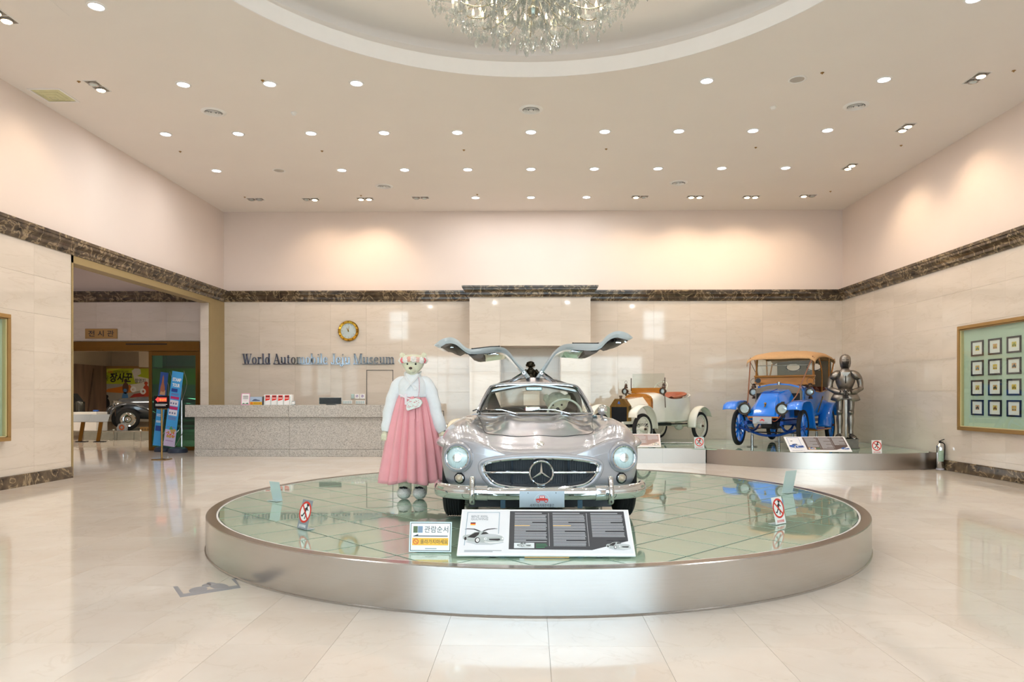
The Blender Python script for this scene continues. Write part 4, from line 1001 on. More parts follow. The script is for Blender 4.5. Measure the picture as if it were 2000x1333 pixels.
# ---------------------------------------------------------------- the silver gullwing coupe
M_SIL = mat('silver_car_paint', '#b5b4ba', var=.01, rough=.28, metal=.42, coat=1.0, coatr=.02)
M_SIL_LIT = mat('daylit_silver_paint', '#c6d0d5', var=.01, rough=.25, metal=.2, coat=1.0)  # the car's silver made paler and bluer: daylight put into the door colour
M_TRIMD = mat('taupe_trim_leather', '#5d5249', var=.06, scale=14, bump=.1, rough=.55)
M_HEADL = mat('taupe_headliner', '#8a8078', var=.03, rough=.8)
M_MESH = mat('blue_black_radiator_mesh', '#0d141c', var=.4, scale=120, rough=.45)
M_LENS = mat('headlamp_glass', '#cfe3e6', var=.12, scale=30, stretch=(6, 1, .6), rough=.08, spec=.8, coat=1.0)
M_LENS2 = mat('lamp_reflector', '#dfe9ea', var=.05, rough=.12, metal=.9)
M_AMB = mat('pale_amber_lens', '#d8c4a8', var=.05, rough=.15, spec=.7)
M_CREAMP = mat('ivory_plastic', '#e4e6d6', var=.02, rough=.25)
CARX, CARY, CRZ = .085, 5.74, .024
car = thing('gullwing_car', 'silver gullwing coupe with both doors raised, on the round platform', 'car', (CARX, CARY, PZ), CRZ)

Wt = [(.15, .80), (.30, .845), (.50, .88), (.75, .895), (1.2, .885), (1.75, .865), (2.4, .865), (3.1, .895), (3.7, .86), (4.1, .77), (4.3, .66)]
ZBt = [(.15, .27), (.45, .21), (.75, .19), (1.2, .17), (3.1, .17), (3.7, .20), (4.1, .27), (4.3, .36)]
CXt = [(.15, .66), (.45, .69), (.75, .70), (1.2, .71), (1.75, .70), (2.4, .68), (3.1, .69), (3.7, .60), (4.1, .48), (4.3, .4)]
CZt = [(.15, .71), (.30, .775), (.50, .825), (.75, .855), (1.1, .865), (1.55, .86), (1.75, .875), (2.4, .86), (3.1, .87), (3.7, .81), (4.1, .70), (4.3, .62)]
VZt = [(.15, .65), (.30, .70), (.50, .74), (.75, .765), (1.2, .80), (1.5, .835), (1.75, .878), (2.4, .875), (3.1, .87), (3.7, .79), (4.1, .68), (4.3, .6)]
HZt = [(.15, .635), (.30, .685), (.50, .73), (.75, .775), (1.2, .835), (1.75, .88), (2.4, .90), (3.1, .89), (3.7, .79), (4.1, .67), (4.3, .58)]
def half_section(y):
    W, zb, cx_, cz, vz, hz = (interp(t, y) for t in (Wt, ZBt, CXt, CZt, VZt, HZt))
    zm = .50 if y < 4 else .5
    P = [(0, zb), (W*.45, zb), (W*.80, zb+.01), (W*.93, zb+.07), (W*.985, zm-.10), (W, zm+.03), (W*.985, zm+.16), ((W+cx_)/2+.035, cz-.075), (cx_+.035, cz-.012), (cx_-.04, cz),
         (cx_-.13, (cz+vz)/2+.005), (cx_-.22, vz), (.36, vz*.55+hz*.45), (.2, hz-.008), (0, hz)]
    Q = [(p[0], p[1]) for p in cr([(a, b, 0) for a, b in P], 3)]
    amp = .034*max(0, min(1, (y-.65)/.35))*max(0, min(1, (1.78-y)/.2))
    return [(x, z+(amp*math.exp(-((abs(x)-.27)/.085)**2) if z > .55 and x < .5 else 0)) for x, z in Q]
def full_section(y):
    h = half_section(y); return h+[(-x, z) for x, z in h[-2:0:-1]]
def sweep(x, y): return .15*(x/.8)**2*math.exp(-max(0, y-.15)/.55)
g = G(); rows = []
S0 = full_section(.20); CZ0 = .47
for s in (.02, .25, .5, .68, .8, .88, .94, .975, .993):
    d = .11*math.sqrt(max(0, 1-s**4)); rows.append([(x*s, .20-d+sweep(x*s, .15), CZ0+(z-CZ0)*s) for x, z in S0])
y = .20
while y < 4.31:
    rows.append([(x, y+sweep(x, y), z) for x, z in full_section(y)]); y += .05 if y < .6 else .09
S1 = full_section(4.3); yl = rows[-1][0][1]
for s in (.97, .9, .75, .5, .25, .02):
    rows.append([(x*s, yl+.13*math.sqrt(1-s**3), .46+(z-.46)*s) for x, z in S1])
g.grid(rows, cu=True, cap0=True, cap1=True)
body = g.build('body', M_SIL, car, ang=0)
cut = []
def cutter(g): o = g.build('cutter', M_SIL, None, ang=0); cut.append(o); return o
GR = [(0, .562), (.16, .559), (.30, .548), (.41, .530), (.452, .512), (.462, .488), (.452, .45), (.425, .41), (.38, .372), (.32, .350), (.2, .336), (0, .330)]
GRf = cr([(x, 0, z) for x, z in GR+[(-x, z) for x, z in GR[-2:0:-1]]], 3, closed=True)
def grow(k, y_off=0): return [(v.x*(1+k*.9), v.z+(v.z-.448)*k*2.2) for v in GRf]
g = G(); g.prism([(v.x, v.z) for v in GRf], -.2, .42, 'xz'); cutter(g)
for yy, xx in ((.72, .72), (3.12, .72)):
    for s in (-1, 1): g = G(); g.cyl((s*.44, yy, .335), (s*1.2, yy, .335), .372, n=40); cutter(g)
g = G(); g.bb(-.60, .60, 1.86, 3.0, .33, 1.2); cutter(g)
for s in (-1, 1):
    g = G(); g.bb(s*.58, s*1.1, 1.98, 2.86, .62, 1.2); cutter(g)
for c_ in cut:
    c_.location = (CARX, CARY, PZ); c_.rotation_euler = (0, 0, CRZ)
    m = body.modifiers.new('b', 'BOOLEAN'); m.operation = 'DIFFERENCE'; m.object = c_; m.solver = 'EXACT'; m.use_self = True
bpy.context.view_layer.update()
me = bpy.data.meshes.new_from_object(body.evaluated_get(bpy.context.evaluated_depsgraph_get()))
body.modifiers.clear(); old = body.data; body.data = me; me.name = 'body'; bpy.data.meshes.remove(old)
for c_ in cut: bpy.data.objects.remove(c_)
me.materials.clear(); me.materials.append(M_SIL); me.shade_smooth(); me.set_sharp_from_angle(angle=math.radians(42))
def surf(x, y):
    """height of the hood/fender surface at x, y"""
    h = half_section(y); x = abs(x); best = None
    for (a, za), (b, zb) in zip(h, h[1:]):
        if min(a, b)-1e-6 <= x <= max(a, b)+1e-6 and max(za, zb) > .5:
            t = 0 if abs(b-a) < 1e-9 else (x-a)/(b-a); z = za+(zb-za)*t
            best = z if best is None else max(best, z)
    return best if best is not None else .8
def P_(nm, g, m, ang=35, parent=None, label=None): return g.build(nm, m, parent or car, ang=ang, label=label)
def nose_y(x, z):
    """depth of the nose surface: scaled ring caps"""
    h = S0; best = 1
    s = min(1, max(abs(x)/.86, (abs(z-CZ0))/ (.20 if z < CZ0 else .19)))
    s = (abs(x/.86)**6+abs((z-CZ0)/.21)**6)**(1/6); s = min(s, .999)
    return .20-.11*math.sqrt(1-s**4)+sweep(x, .15)
# grille: chrome surround, dark mesh, bar, star in a ring
def gy(x): return .09+sweep(x, .15)*.9
g = G(); g.tube([(v.x*1.012, gy(v.x)-.004+(.03 if v.z < .34 else 0)*0, v.z+(v.z-.448)*.05) for v in GRf], .013, 8, closed=True, up=(0, 1, 0)); P_('grille_surround', g, M_CHROME)
g = G(); g.tube([(v.x*1.075, gy(v.x)+.012, v.z+(v.z-.448)*.22) for v in GRf], .020, 8, closed=True, up=(0, 1, 0)); P_('mouth_lip', g, M_SIL)
g = G(); g.bb(-.5, .5, .335, .34, .28, .6); P_('radiator_mesh', g, M_MESH, None)
for k, (a, b, c_, d) in enumerate(((-.5, .5, .28, .30), (-.5, .5, .60, .62))): pass
g = G(); [g.bb(x-.0015, x+.0015, .325, .334, .32, .57) for x in [(-.45+.02*i) for i in range(46)]]; P_('mesh_bars', g, mat('dark_blue_steel', '#101820', var=.1, rough=.3, metal=.7), None)
for s in (-1, 1):
    g = G(); g.bb(s*.235-.008, s*.235+.008, .24, .25, .32, .57); P_('mesh_stay', g, MATS['dark_blue_steel'], None)
bz = .453
for s in (-1, 1):
    g = G(); rows = []
    for x, h_, d in ((.10, .013, .012), (.28, .0125, .012), (.42, .010, .011), (.465, .007, .008), (.48, .001, .001)):
        yy = gy(x)-.02+ (.0 if x < .4 else .0); rows.append([(s*x, yy-d*math.cos(a), bz+h_*math.sin(a)) for a in [2*PI*k/10 for k in range(10)]])
    g.grid(rows, cu=True, cap0=True, cap1=True); P_('grille_bar', g, M_CHROME)
MS = Matrix.Translation((0, .052, .452)) @ Matrix.Rotation(PI/2, 4, 'X')
g = G(); g.ring(.094, .0085, 40, 8, M=MS.to_3x3(), o=(0, .052, .452)); st = P_('star_emblem', g, M_CHROME)
g = G()
for k in range(3):
    a = PI/2+k*2*PI/3; c_, s_ = math.cos(a), math.sin(a); n_ = (-s_, c_); w_ = .011
    tip = (.091*c_, .091*s_); l = (n_[0]*w_+.0*c_, n_[1]*w_+.0*s_)
    o_ = (0, .052, .452)
    vs_ = [(tip[0], .052, .452+tip[1]), (l[0], .052, .452+l[1]), (-l[0], .052, .452-l[1]), (0, .044, .452), (0, .06, .452)]
    g.add(vs_, [(0, 1, 3), (0, 3, 2), (0, 4, 1), (0, 2, 4)])
P_('star', g, M_CHROME, None, parent=st)
# headlamps and turn lamps
for s in (-1, 1):
    hx, hz = s*.683, .565; hy = .085+sweep(hx, .15)*1.0
    tilt = Matrix.Rotation(s*.16, 3, 'Z')
    g = G(); g.lathe([(.134, .17), (.131, .02), (.124, -.008), (.112, -.018), (.104, -.012), (.098, -.004)], 40, (hx, hy, hz), 'Y', tilt); b1 = P_('headlamp_ring', g, M_SIL)
    g = G(); g.lathe([(.103, .0), (.104, -.018), (.097, -.030), (.089, -.026), (.087, -.008)], 40, (hx, hy, hz), 'Y', tilt); P_('bezel', g, M_CHROME, parent=b1)
    g = G(); g.lathe([(.001, -.034), (.04, -.032), (.07, -.026), (.088, -.014)], 32, (hx, hy, hz), 'Y', tilt); P_('lens', g, M_LENS, parent=b1)
    g = G(); g.lathe([(.001, -.040), (.022, -.0395), (.036, -.037), (.040, -.031)], 24, (hx, hy, hz), 'Y', tilt); P_('lens_centre', g, M_LENS2, parent=b1)
    tx, tz = s*.672, .392; ty = .125+sweep(tx, .15)*.85
    g = G(); g.lathe([(.046, .06), (.046, -.002), (.038, -.008), (.036, 0)], 28, (tx, ty, tz), 'Y', tilt); b2 = P_('turn_lamp', g, M_DARKM)
    g = G(); g.lathe([(.037, .0), (.036, -.012), (.030, -.015), (.029, -.008)], 28, (tx, ty, tz), 'Y', tilt); P_('bezel', g, M_CHROME, parent=b2)
    g = G(); g.lathe([(.001, -.026), (.012, -.024), (.016, -.018), (.029, -.010)], 24, (tx, ty, tz), 'Y', tilt); P_('lens', g, M_AMB, parent=b2)
# hood emblem, shut lines, cowl vent
g = G(); hz_ = surf(0, .34); g.lathe([(.001, .012), (.026, .010), (.032, .004), (.033, -.004)], 24, (0, .26, hz_-.022), 'Z', Matrix.Rotation(.75, 3, 'X')); P_('hood_emblem', g, M_CHROME, label='small round chrome hood emblem')
def on_hood(pts, off=.0015): return [(x, y+sweep(x, y)*0, surf(x, y)+off) for x, y in pts]
for s in (-1, 1):
    pts = cr([(s*.0, .50, 0), (s*.25, .50, 0), (s*.40, .53, 0), (s*.475, .62, 0), (s*.50, .80, 0), (s*.53, 1.15, 0), (s*.58, 1.55, 0), (s*.60, 1.70, 0)], 6)
    g = G(); g.tube([(p.x, p.y, surf(p.x, p.y)+.0008) for p in pts], .0026, 5); P_('hood_seam', g, M_DARKM)
g = G(); g.bb(-.2, .2, 1.68, 1.73, .884, .890, ch=.002); cv = P_('cowl_vent', g, M_CHROME, None)
g = G(); [g.bb(-.19+.02*k, -.178+.02*k, 1.672, 1.70, .889, .893) for k in range(19)]; P_('vent_slots', g, M_DARKM, None, parent=cv)
# brows over the wheel openings, side vents
for yy, L_ in ((.72, .46), (3.12, .46)):
    for s in (-1, 1):
        g = G(); W = interp(Wt, yy); rows = []
        for k in range(15):
            u = -1+2*k/14; q = math.sqrt(max(0, 1-u*u)); y_ = yy+u*L_; Wl = interp(Wt, y_)
            rows.append([(s*(Wl*.985-.03+.075*q*math.sin(a) if math.sin(a) > 0 else Wl*.985-.03), y_+sweep(Wl, y_)*.6*(1 if yy < 2 else 0), .64+.045*q*math.cos(a)+.03*q) for a in [PI*j/8 for j in range(9)]])
        g.grid(rows); P_('wheel_brow', g, M_SIL, 60)
for s in (-1, 1):
    W = .885; g = G(); g.bb(s*(W-.02), s*(W+.006), 1.18, 1.5, .52, .64, ch=.01); v_ = P_('side_vent', g, M_DARKM, None)
    g = G(); [g.bb(s*(W-.01), s*(W+.012), 1.2, 1.48, .54+.025*k, .548+.025*k) for k in range(4)]; P_('vent_slots', g, M_CHROME, None, parent=v_)
# bumper in three pieces with two overriders
def bump_path(a, b, n):
    T = [(0, -.035), (.28, -.03), (.46, -.005), (.62, .04), (.74, .11), (.83, .22), (.862, .34), (.855, .50)]
    o = []
    for k in range(n+1):
        x = a+(b-a)*k/n; o.append(x)
    return T
def bpt(t):
    T = cr([(0, -.035, 0), (.28, -.03, 0), (.46, -.005, 0), (.62, .04, 0), (.74, .11, 0), (.835, .22, 0), (.868, .34, 0), (.86, .50, 0)], 6); i = t*(len(T)-1); k = int(min(i, len(T)-2)); return T[k].lerp(T[k+1], i-k)
for s in (-1, 1):
    g = G(); rows = []
    for k in range(26):
        t = .26+.74*k/25; p = bpt(t); q = bpt(min(1, t+.01)); r_ = bpt(max(0, t-.01)); d = (q-r_).normalized(); nn = Vector((d.y, -d.x, 0))
        e = min(1, (25-k)/3)**.5; hh = .060*max(.05, e); rows.append([(s*(p.x+nn.x*(.030*math.cos(a)*e)), p.y+nn.y*(.030*math.cos(a)*e), .298+hh*math.sin(a)) for a in [2*PI*j/16 for j in range(16)]])
    g.grid(rows, cu=True, cap0=True, cap1=True); P_('bumper', g, M_CHROME, 50)
g = G(); rows = []
for k in range(-20, 21):
    p = bpt(abs(k)/20*.30); rows.append([((1 if k >= 0 else -1)*p.x, p.y+.022*math.cos(a)+.0, .295+.050*math.sin(a)) for a in [2*PI*j/16 for j in range(16)]])
g.grid(rows, cu=True, cap0=True, cap1=True); P_('bumper', g, M_CHROME, 50)
for s in (-1, 1):
    x = s*.553; rows = []; g = G()
    for z, w_, d in ((.435, .006, .006), (.43, .018, .02), (.41, .022, .032), (.36, .024, .05), (.30, .026, .07), (.25, .027, .06), (.22, .026, .045), (.205, .018, .025), (.20, .006, .01)):
        rows.append([(x+w_*math.cos(a), .0-d*.6+d*.7*math.sin(a)*-1+.02, z) for a in [2*PI*j/14 for j in range(14)]])
    g.grid(rows, cu=True, cap0=True, cap1=True); P_('overrider', g, M_CHROME, 50)
    g = G(); g.ell((x, -.055, .232), (.008, .006, .008), 8, 6); P_('overrider_bolt', g, M_DARKM)
# number plate
g = G(); g.bb(-.178, .178, -.088, -.082, .195, .325, ch=.002); pl = P_('number_plate', g, mat('silver_blue_plate', '#b9c2cc', var=.02, rough=.3, metal=.4), None)
M = Matrix.Translation((0, -.0885, .26)) @ Matrix.Rotation(PI/2, 4, 'X')
g = G(); text(g, '세계자동차제주박물관', 0, -.058, .026, M, align='CENTER', width=.19); P_('lettering', g, I_K, None, parent=pl)
g = G()
annul(g, -.03, -.012, .009, .0145, M, .0015, 16); annul(g, .032, -.012, .009, .0145, M, .0015, 16)
poly(g, [(-.05, -.006), (-.045, .004), (-.02, .006), (-.018, .028), (.02, .028), (.022, .008), (.045, .004), (.05, -.008), (.012, -.012), (-.01, -.012)], M, .001); P_('emblem_print', g, I_R, None, parent=pl)
g = G(); rect(g, -.014, .010, -.002, .023, M, .0014); rect(g, .003, .010, .015, .023, M, .0014); P_('emblem_windows', g, I_W, None, parent=pl)
g = G(); M2 = M
for k in range(16):
    a0_, a1_ = PI*k/16, PI*(k+1)/16; line(g, (.062*math.cos(a0_), -.018+.062*math.sin(a0_)), (.062*math.cos(a1_), -.018+.062*math.sin(a1_)), .0015, M, .001)
P_('emblem_arc', g, I_W, None, parent=pl)
for s in (-1, 1):
    g = G(); g.ell((s*.11, -.089, .31), (.004, .003, .004), 8, 5); P_('plate_screw', g, M_DARKM, parent=pl)
    g = G(); g.bb(s*.31-.02, s*.31+.02, .02, .028, .17, .25, ch=.002); P_('bumper_bracket', g, mat('blue_grey_steel', '#3f5666', var=.05, rough=.4, metal=.5), None)
g = G(); g.bb(-.6, .6, .3, .34, .14, .27); g.tube([(-.7, .72, .25), (.7, .72, .25)], .03, 8); g.bb(-.3, .3, .4, 3.9, .12, .19); P_('underbody', g, M_DARKM, None)

# wheels
def road_wheel(parent, x, y, z, s, r=.335, w_=.165, disc_m=M_SIL):
    g = G(); prof = [(r*.66, -w_/2+.005), (r*.70, -w_/2-.004), (r*.88, -w_/2), (r*.965, -w_/2+.015), (r, -w_*.32)]
    for k in range(5):
        a = -w_*.26+k*w_*.13; prof += [(r, a-.006), (r-.008, a-.005), (r-.008, a+.005), (r, a+.006)]
    prof += [(r, w_*.34), (r*.965, w_/2-.015), (r*.88, w_/2), (r*.70, w_/2+.004), (r*.66, w_/2-.005)]
    g.lathe([(a, b) for a, b in prof], 48, (x, y, z), 'X'); t = g.build('tyre', M_RUBBER, parent, ang=30)
    g = G(); g.lathe([(r*.67, w_*.45*s), (r*.66, w_*.35*s), (r*.58, w_*.25*s), (r*.5, w_*.34*s), (r*.3, w_*.36*s), (.001, w_*.30*s)], 32, (x, y, z), 'X'); g.build('rim', disc_m, t)
    g = G(); g.lathe([(.09, w_*.33*s), (.085, w_*.42*s), (.04, w_*.5*s), (.001, w_*.52*s)], 20, (x, y, z), 'X'); g.build('hub_cap', M_CHROME, t)
    return t
for yy in (.72, 3.12):
    for s in (-1, 1): road_wheel(car, s*.755, yy, .337, s)

# windscreen, pillars and roof
wsh = cr([(-.600, 1.76, .895), (-.565, 1.86, .99), (-.515, 2.02, 1.10), (-.480, 2.11, 1.155), (-.42, 2.16, 1.184), (-.25, 2.17, 1.201), (0, 2.17, 1.206)], 5)
wsh = wsh+[Vector((-p.x, p.y, p.z)) for p in wsh[-2::-1]]
base_c = [Vector((.6-1.2*k/20, 1.76-.09*(1-(1-2*k/20)**2), .893+.004*(1-(1-2*k/20)**2))) for k in range(21)]
g = G(); g.tube(wsh, .010, 8); P_('windscreen_frame', g, M_CHROME)
g = G(); g.tube([p+Vector((-.012 if p.x > 0 else .012, .004, -.012)) for p in wsh], .007, 6); P_('windscreen_seal', g, M_RUBBER)
g = G(); g.tube([p+Vector((0, .012, .012)) for p in wsh], .015, 6); P_('pillar_skin', g, M_SIL)
g = G(); g.tube(base_c, .011, 8); P_('windscreen_sill', g, M_CHROME)
nrow = 12; g = G(); rows = []
for k in range(len(wsh)):
    t = k/(len(wsh)-1); b_ = Vector((-.6+1.2*t, 1.76-.09*(1-(1-2*t)**2), .895)); tp = wsh[k]; bt = Vector((tp.x*1.0, 0, 0))
    xb = tp.x; u = (xb+.6)/1.2; bot = Vector((xb, 1.76-.09*(1-(2*u-1)**2), .897))
    rows.append([bot.lerp(tp, j/6)+Vector((0, -.035*math.sin(PI*j/6), 0)) for j in range(7)])
g.grid(rows); P_('windscreen', g, M_PANE)
def roof_z(x, y):
    t = min(1, max(0, (y-2.15)/.35)); return 1.212+.078*t-(.075+.065*t)*(abs(x)/.48)**1.4-.05*max(0, (y-2.7))
def patch(x0, x1, y0, y1, nx, ny, zf, th=.02):
    g = G(); top = [[(x0+(x1-x0)*i/nx, y0+(y1-y0)*j/ny, zf(x0+(x1-x0)*i/nx, y0+(y1-y0)*j/ny)) for i in range(nx+1)] for j in range(ny+1)]
    bot = [[(a, b, c-th) for a, b, c in r] for r in top]; g.grid(top); g.grid([r[::-1] for r in bot])
    edge_t = top[0]+[r[-1] for r in top[1:]]+top[-1][-2::-1]+[r[0] for r in top[-2:0:-1]]; edge_b = [(a, b, c-th) for a, b, c in edge_t]
    g.grid([edge_t, edge_b], cu=True); return g
P_('roof', patch(-.475, .475, 2.16, 2.50, 16, 7, roof_z), M_SIL, 40)
P_('roof_spine', patch(-.075, .075, 2.48, 2.86, 4, 6, roof_z, .03), M_SIL, 40)
P_('headliner', patch(-.46, .46, 2.17, 2.49, 12, 3, lambda x, y: roof_z(x, y)-.03, .01), M_HEADL, 40)
# rear shell with its window
def shell(u, y):
    t = (y-2.8)/1.25; w_ = .57+.05*t-.16*t*t; top = 1.265-.07*t-.33*t*t; bot = .87-.05*t; a = PI*u
    cx_ = math.copysign(abs(math.cos(a))**.75, math.cos(a)); return Vector((w_*cx_*(-1), y, bot+(top-bot)*math.sin(a)**.62))
g = G(); inn = G(); nu, nv = 32, 14
V = [[shell(i/nu, 2.8+1.3*j/nv) for i in range(nu+1)] for j in range(nv+1)]
hole = lambda i, j: 7 <= i < nu-7 and 3 <= j < 12
vs_ = [p for r in V for p in r]; fs = [(j*(nu+1)+i, j*(nu+1)+i+1, (j+1)*(nu+1)+i+1, (j+1)*(nu+1)+i) for j in range(nv) for i in range(nu) if not hole(i, j)]
g.add(vs_, fs); g.add([(p.x*.965, p.y, p.z-.025) for p in vs_], [f[::-1] for f in fs])
o = P_('rear_roof', g, M_SIL, 50)
g = G(); g.add([(p.x*.955, p.y, p.z-.03) for p in vs_], [f[::-1] for f in fs]); P_('rear_headliner', g, M_HEADL, 50)
g = G(); g.grid([[V[j][i]*1.0 for i in range(7, nu-6)] for j in range(3, 13)]); P_('rear_window', g, M_PANE, 50)
rim_ = [V[3][i] for i in range(7, nu-6)]+[V[j][nu-7] for j in range(4, 13)]+[V[12][i] for i in range(nu-8, 6, -1)]+[V[j][7] for j in range(11, 3, -1)]
g = G(); g.tube(rim_, .012, 6, closed=True); P_('rear_window_trim', g, M_HEADL)
hp = [shell(i/30, 2.80) for i in range(31)]
g = G(); g.tube([Vector((p.x*.985, p.y, p.z-.01)) for p in hp], .035, 8, flat=.7); P_('rear_hoop', g, M_HEADL)
for s in (-1, 1):   # bright inner faces of the windscreen pillars
    g = G(); g.tube([(s*.585, 1.83, .90), (s*.535, 1.97, 1.04), (s*.47, 2.17, 1.175)], .022, 6); P_('inner_pillar', g, M_SIL)
    g = G(); g.tube([(s*.60, 1.95, .88), (s*.61, 2.8, .88)], .02, 6); P_('door_sill', g, M_SIL)
# interior
M_SEAT = mat('dark_taupe_leather', '#4c433e', var=.08, scale=10, bump=.1, rough=.5)
g = G(); g.bb(-.58, .58, 1.88, 2.98, .30, .34); g.bb(-.59, .59, 2.96, 2.99, .34, .90); g.bb(-.55, .55, 2.99, 3.4, .87, .89); P_('cabin_tub', g, M_TRIMD, None)
g = G(); g.prism([(1.865, .80), (1.87, .885), (1.98, .90), (2.04, .87), (2.02, .76), (1.90, .7)], -.54, .54, 'yz'); P_('dashboard', g, M_TRIMD, 30)
g = G(); g.box((-.02, 1.93, .935), (.17, .05, .055), ch=.012); P_('dash_mirror', g, M_CHROME, 20)
g = G(); g.box((0, 2.15, 1.155), (.18, .03, .04), ch=.008); P_('rear_view_mirror', g, mat('blue_tinted_mirror', '#8fb4c4', var=.02, rough=.1, metal=.9), 20)
for s, lab in ((-1, None), (1, None)):
    g = G(); c = (s*.29, 2.62, .0)
    rows = []
    for z, d, w_ in ((.42, .10, .22), (.6, .11, .25), (.8, .10, .25), (.90, .075, .22), (.935, .05, .15), (.94, .01, .05)):
        rows.append([(c[0]+w_*math.copysign(abs(math.cos(a))**.5, math.cos(a)), 2.62+(z-.4)*.28+d*math.copysign(abs(math.sin(a))**.6, math.sin(a)), z) for a in [2*PI*j/20 for j in range(20)]])
    g.grid(rows, cu=True, cap0=True, cap1=True); g.box((c[0], 2.33, .43), (.48, .5, .16), ch=.05); P_('seat', g, M_SEAT, 40)
MW = Matrix.Rotation(math.radians(68), 3, 'X')
wx, wy, wz = .335, 2.10, .865
g = G(); g.ring(.19, .0125, 40, 8, o=(wx, wy, wz), M=MW); sw = P_('steering_wheel', g, M_CREAMP)
g = G()
for a in (10, 170): g.tube([Vector((wx, wy, wz))+MW @ Vector((.19*math.cos(math.radians(a)), .19*math.sin(math.radians(a)), 0)), Vector((wx, wy-.02, wz-.01))], .008, 6)
g.lathe([(.001, .015), (.035, .012), (.04, -.01)], 16, (wx, wy, wz), 'Z', MW); P_('wheel_spokes', g, M_CHROME, parent=sw)
g = G(); g.tube([(wx, wy+.0, wz), (wx, 1.85, .76)], .02, 8); P_('steering_column', g, M_TRIMD, parent=sw)
# wipers
for s, x0 in ((-1, -.19), (1, .36)):
    b0 = Vector((x0+.0, 1.66, .893)); tip = Vector((x0-.32, 1.73, .935))
    g = G(); g.tube([b0, b0.lerp(tip, .5)+Vector((0, -.01, .02)), tip], [.007, .005, .003], 6); g.ell(b0, .014, 8, 6); wp = P_('wiper_arm', g, M_CHROME)
    g = G(); q0 = tip+Vector((-.10, .03, -.028)); q1 = tip+Vector((.22, -.01, -.0)); g.tube([q0, (q0+q1)/2+Vector((0, 0, .014)), q1], .005, 6); P_('wiper_blade', g, M_RUBBER, parent=wp)
g = G(); p0 = Vector((-.57, 1.7, .885)); g.tube([p0, p0+Vector((-.01, 0, .035)), p0+Vector((-.04, 0, .05)), p0+Vector((-.08, 0, .035))], .006, 6); P_('aerial_hook', g, M_DARKM)
# round mirror on the right fender
mz = surf(.665, 1.5); g = G(); g.tube([(.665, 1.52, mz-.01), (.672, 1.5, mz+.045)], [.012, .009], 8); mr = P_('fender_mirror', g, M_CHROME)
g = G(); g.ell((.672, 1.49, mz+.075), (.050, .045, .052), 20, 12); P_('mirror_bowl', g, M_CHROME, parent=mr)
g = G(); g.ell((.60, 1.53, surf(.6, 1.53)+.012), (.028, .03, .012), 12, 6); g.ell((.60, 1.53, surf(.6, 1.53)+.02), .012, 8, 6); P_('washer_cap', g, MATS['blue_tinted_mirror'])

# gullwing doors from their end-on outline, front edge to rear edge
def dpx(px, py):
    p = at_y(px, py, 7.80); dx = p.x-CARX; return (dx+CRZ*2.0, p.z-PZ)
OUT_R = [(1049, 736), (1064, 714), (1080, 690), (1087, 682), (1094, 676), (1105, 671.5), (1120, 671), (1140, 672), (1155, 673), (1166, 673.5), (1173, 669), (1178, 663), (1184, 657), (1195, 651), (1207, 649), (1221, 652), (1229, 656.5), (1235, 661)]
IN_R = [(1057, 737), (1069, 719), (1082, 698), (1088, 690.5), (1096, 685.5), (1106, 683), (1120, 683.5), (1136, 685), (1150, 686.5), (1164, 686), (1172, 681.5), (1178, 675), (1184, 669), (1193, 663.5), (1203, 661.5), (1215, 665), (1224, 667), (1234, 662)]
OUT_L = [(1037, 735), (1024, 719), (1009, 707-2), (1000, 692), (993, 684), (985, 679), (975, 677.5), (960, 679), (942, 682), (924, 684.5), (916, 683), (910, 679.5), (904, 674), (897, 667.5), (888, 662.5), (879, 661.5), (864, 665.5), (850, 676)]
IN_L = [(1029, 739), (1018, 724), (1003, 706), (995, 697), (987, 690.5), (977, 688), (966, 689), (950, 691.5), (935, 693.5), (920, 694), (913, 691), (906, 686), (899, 680), (892, 675.5), (884, 673.5), (874, 674.5), (864, 680.5), (852, 677.5)]
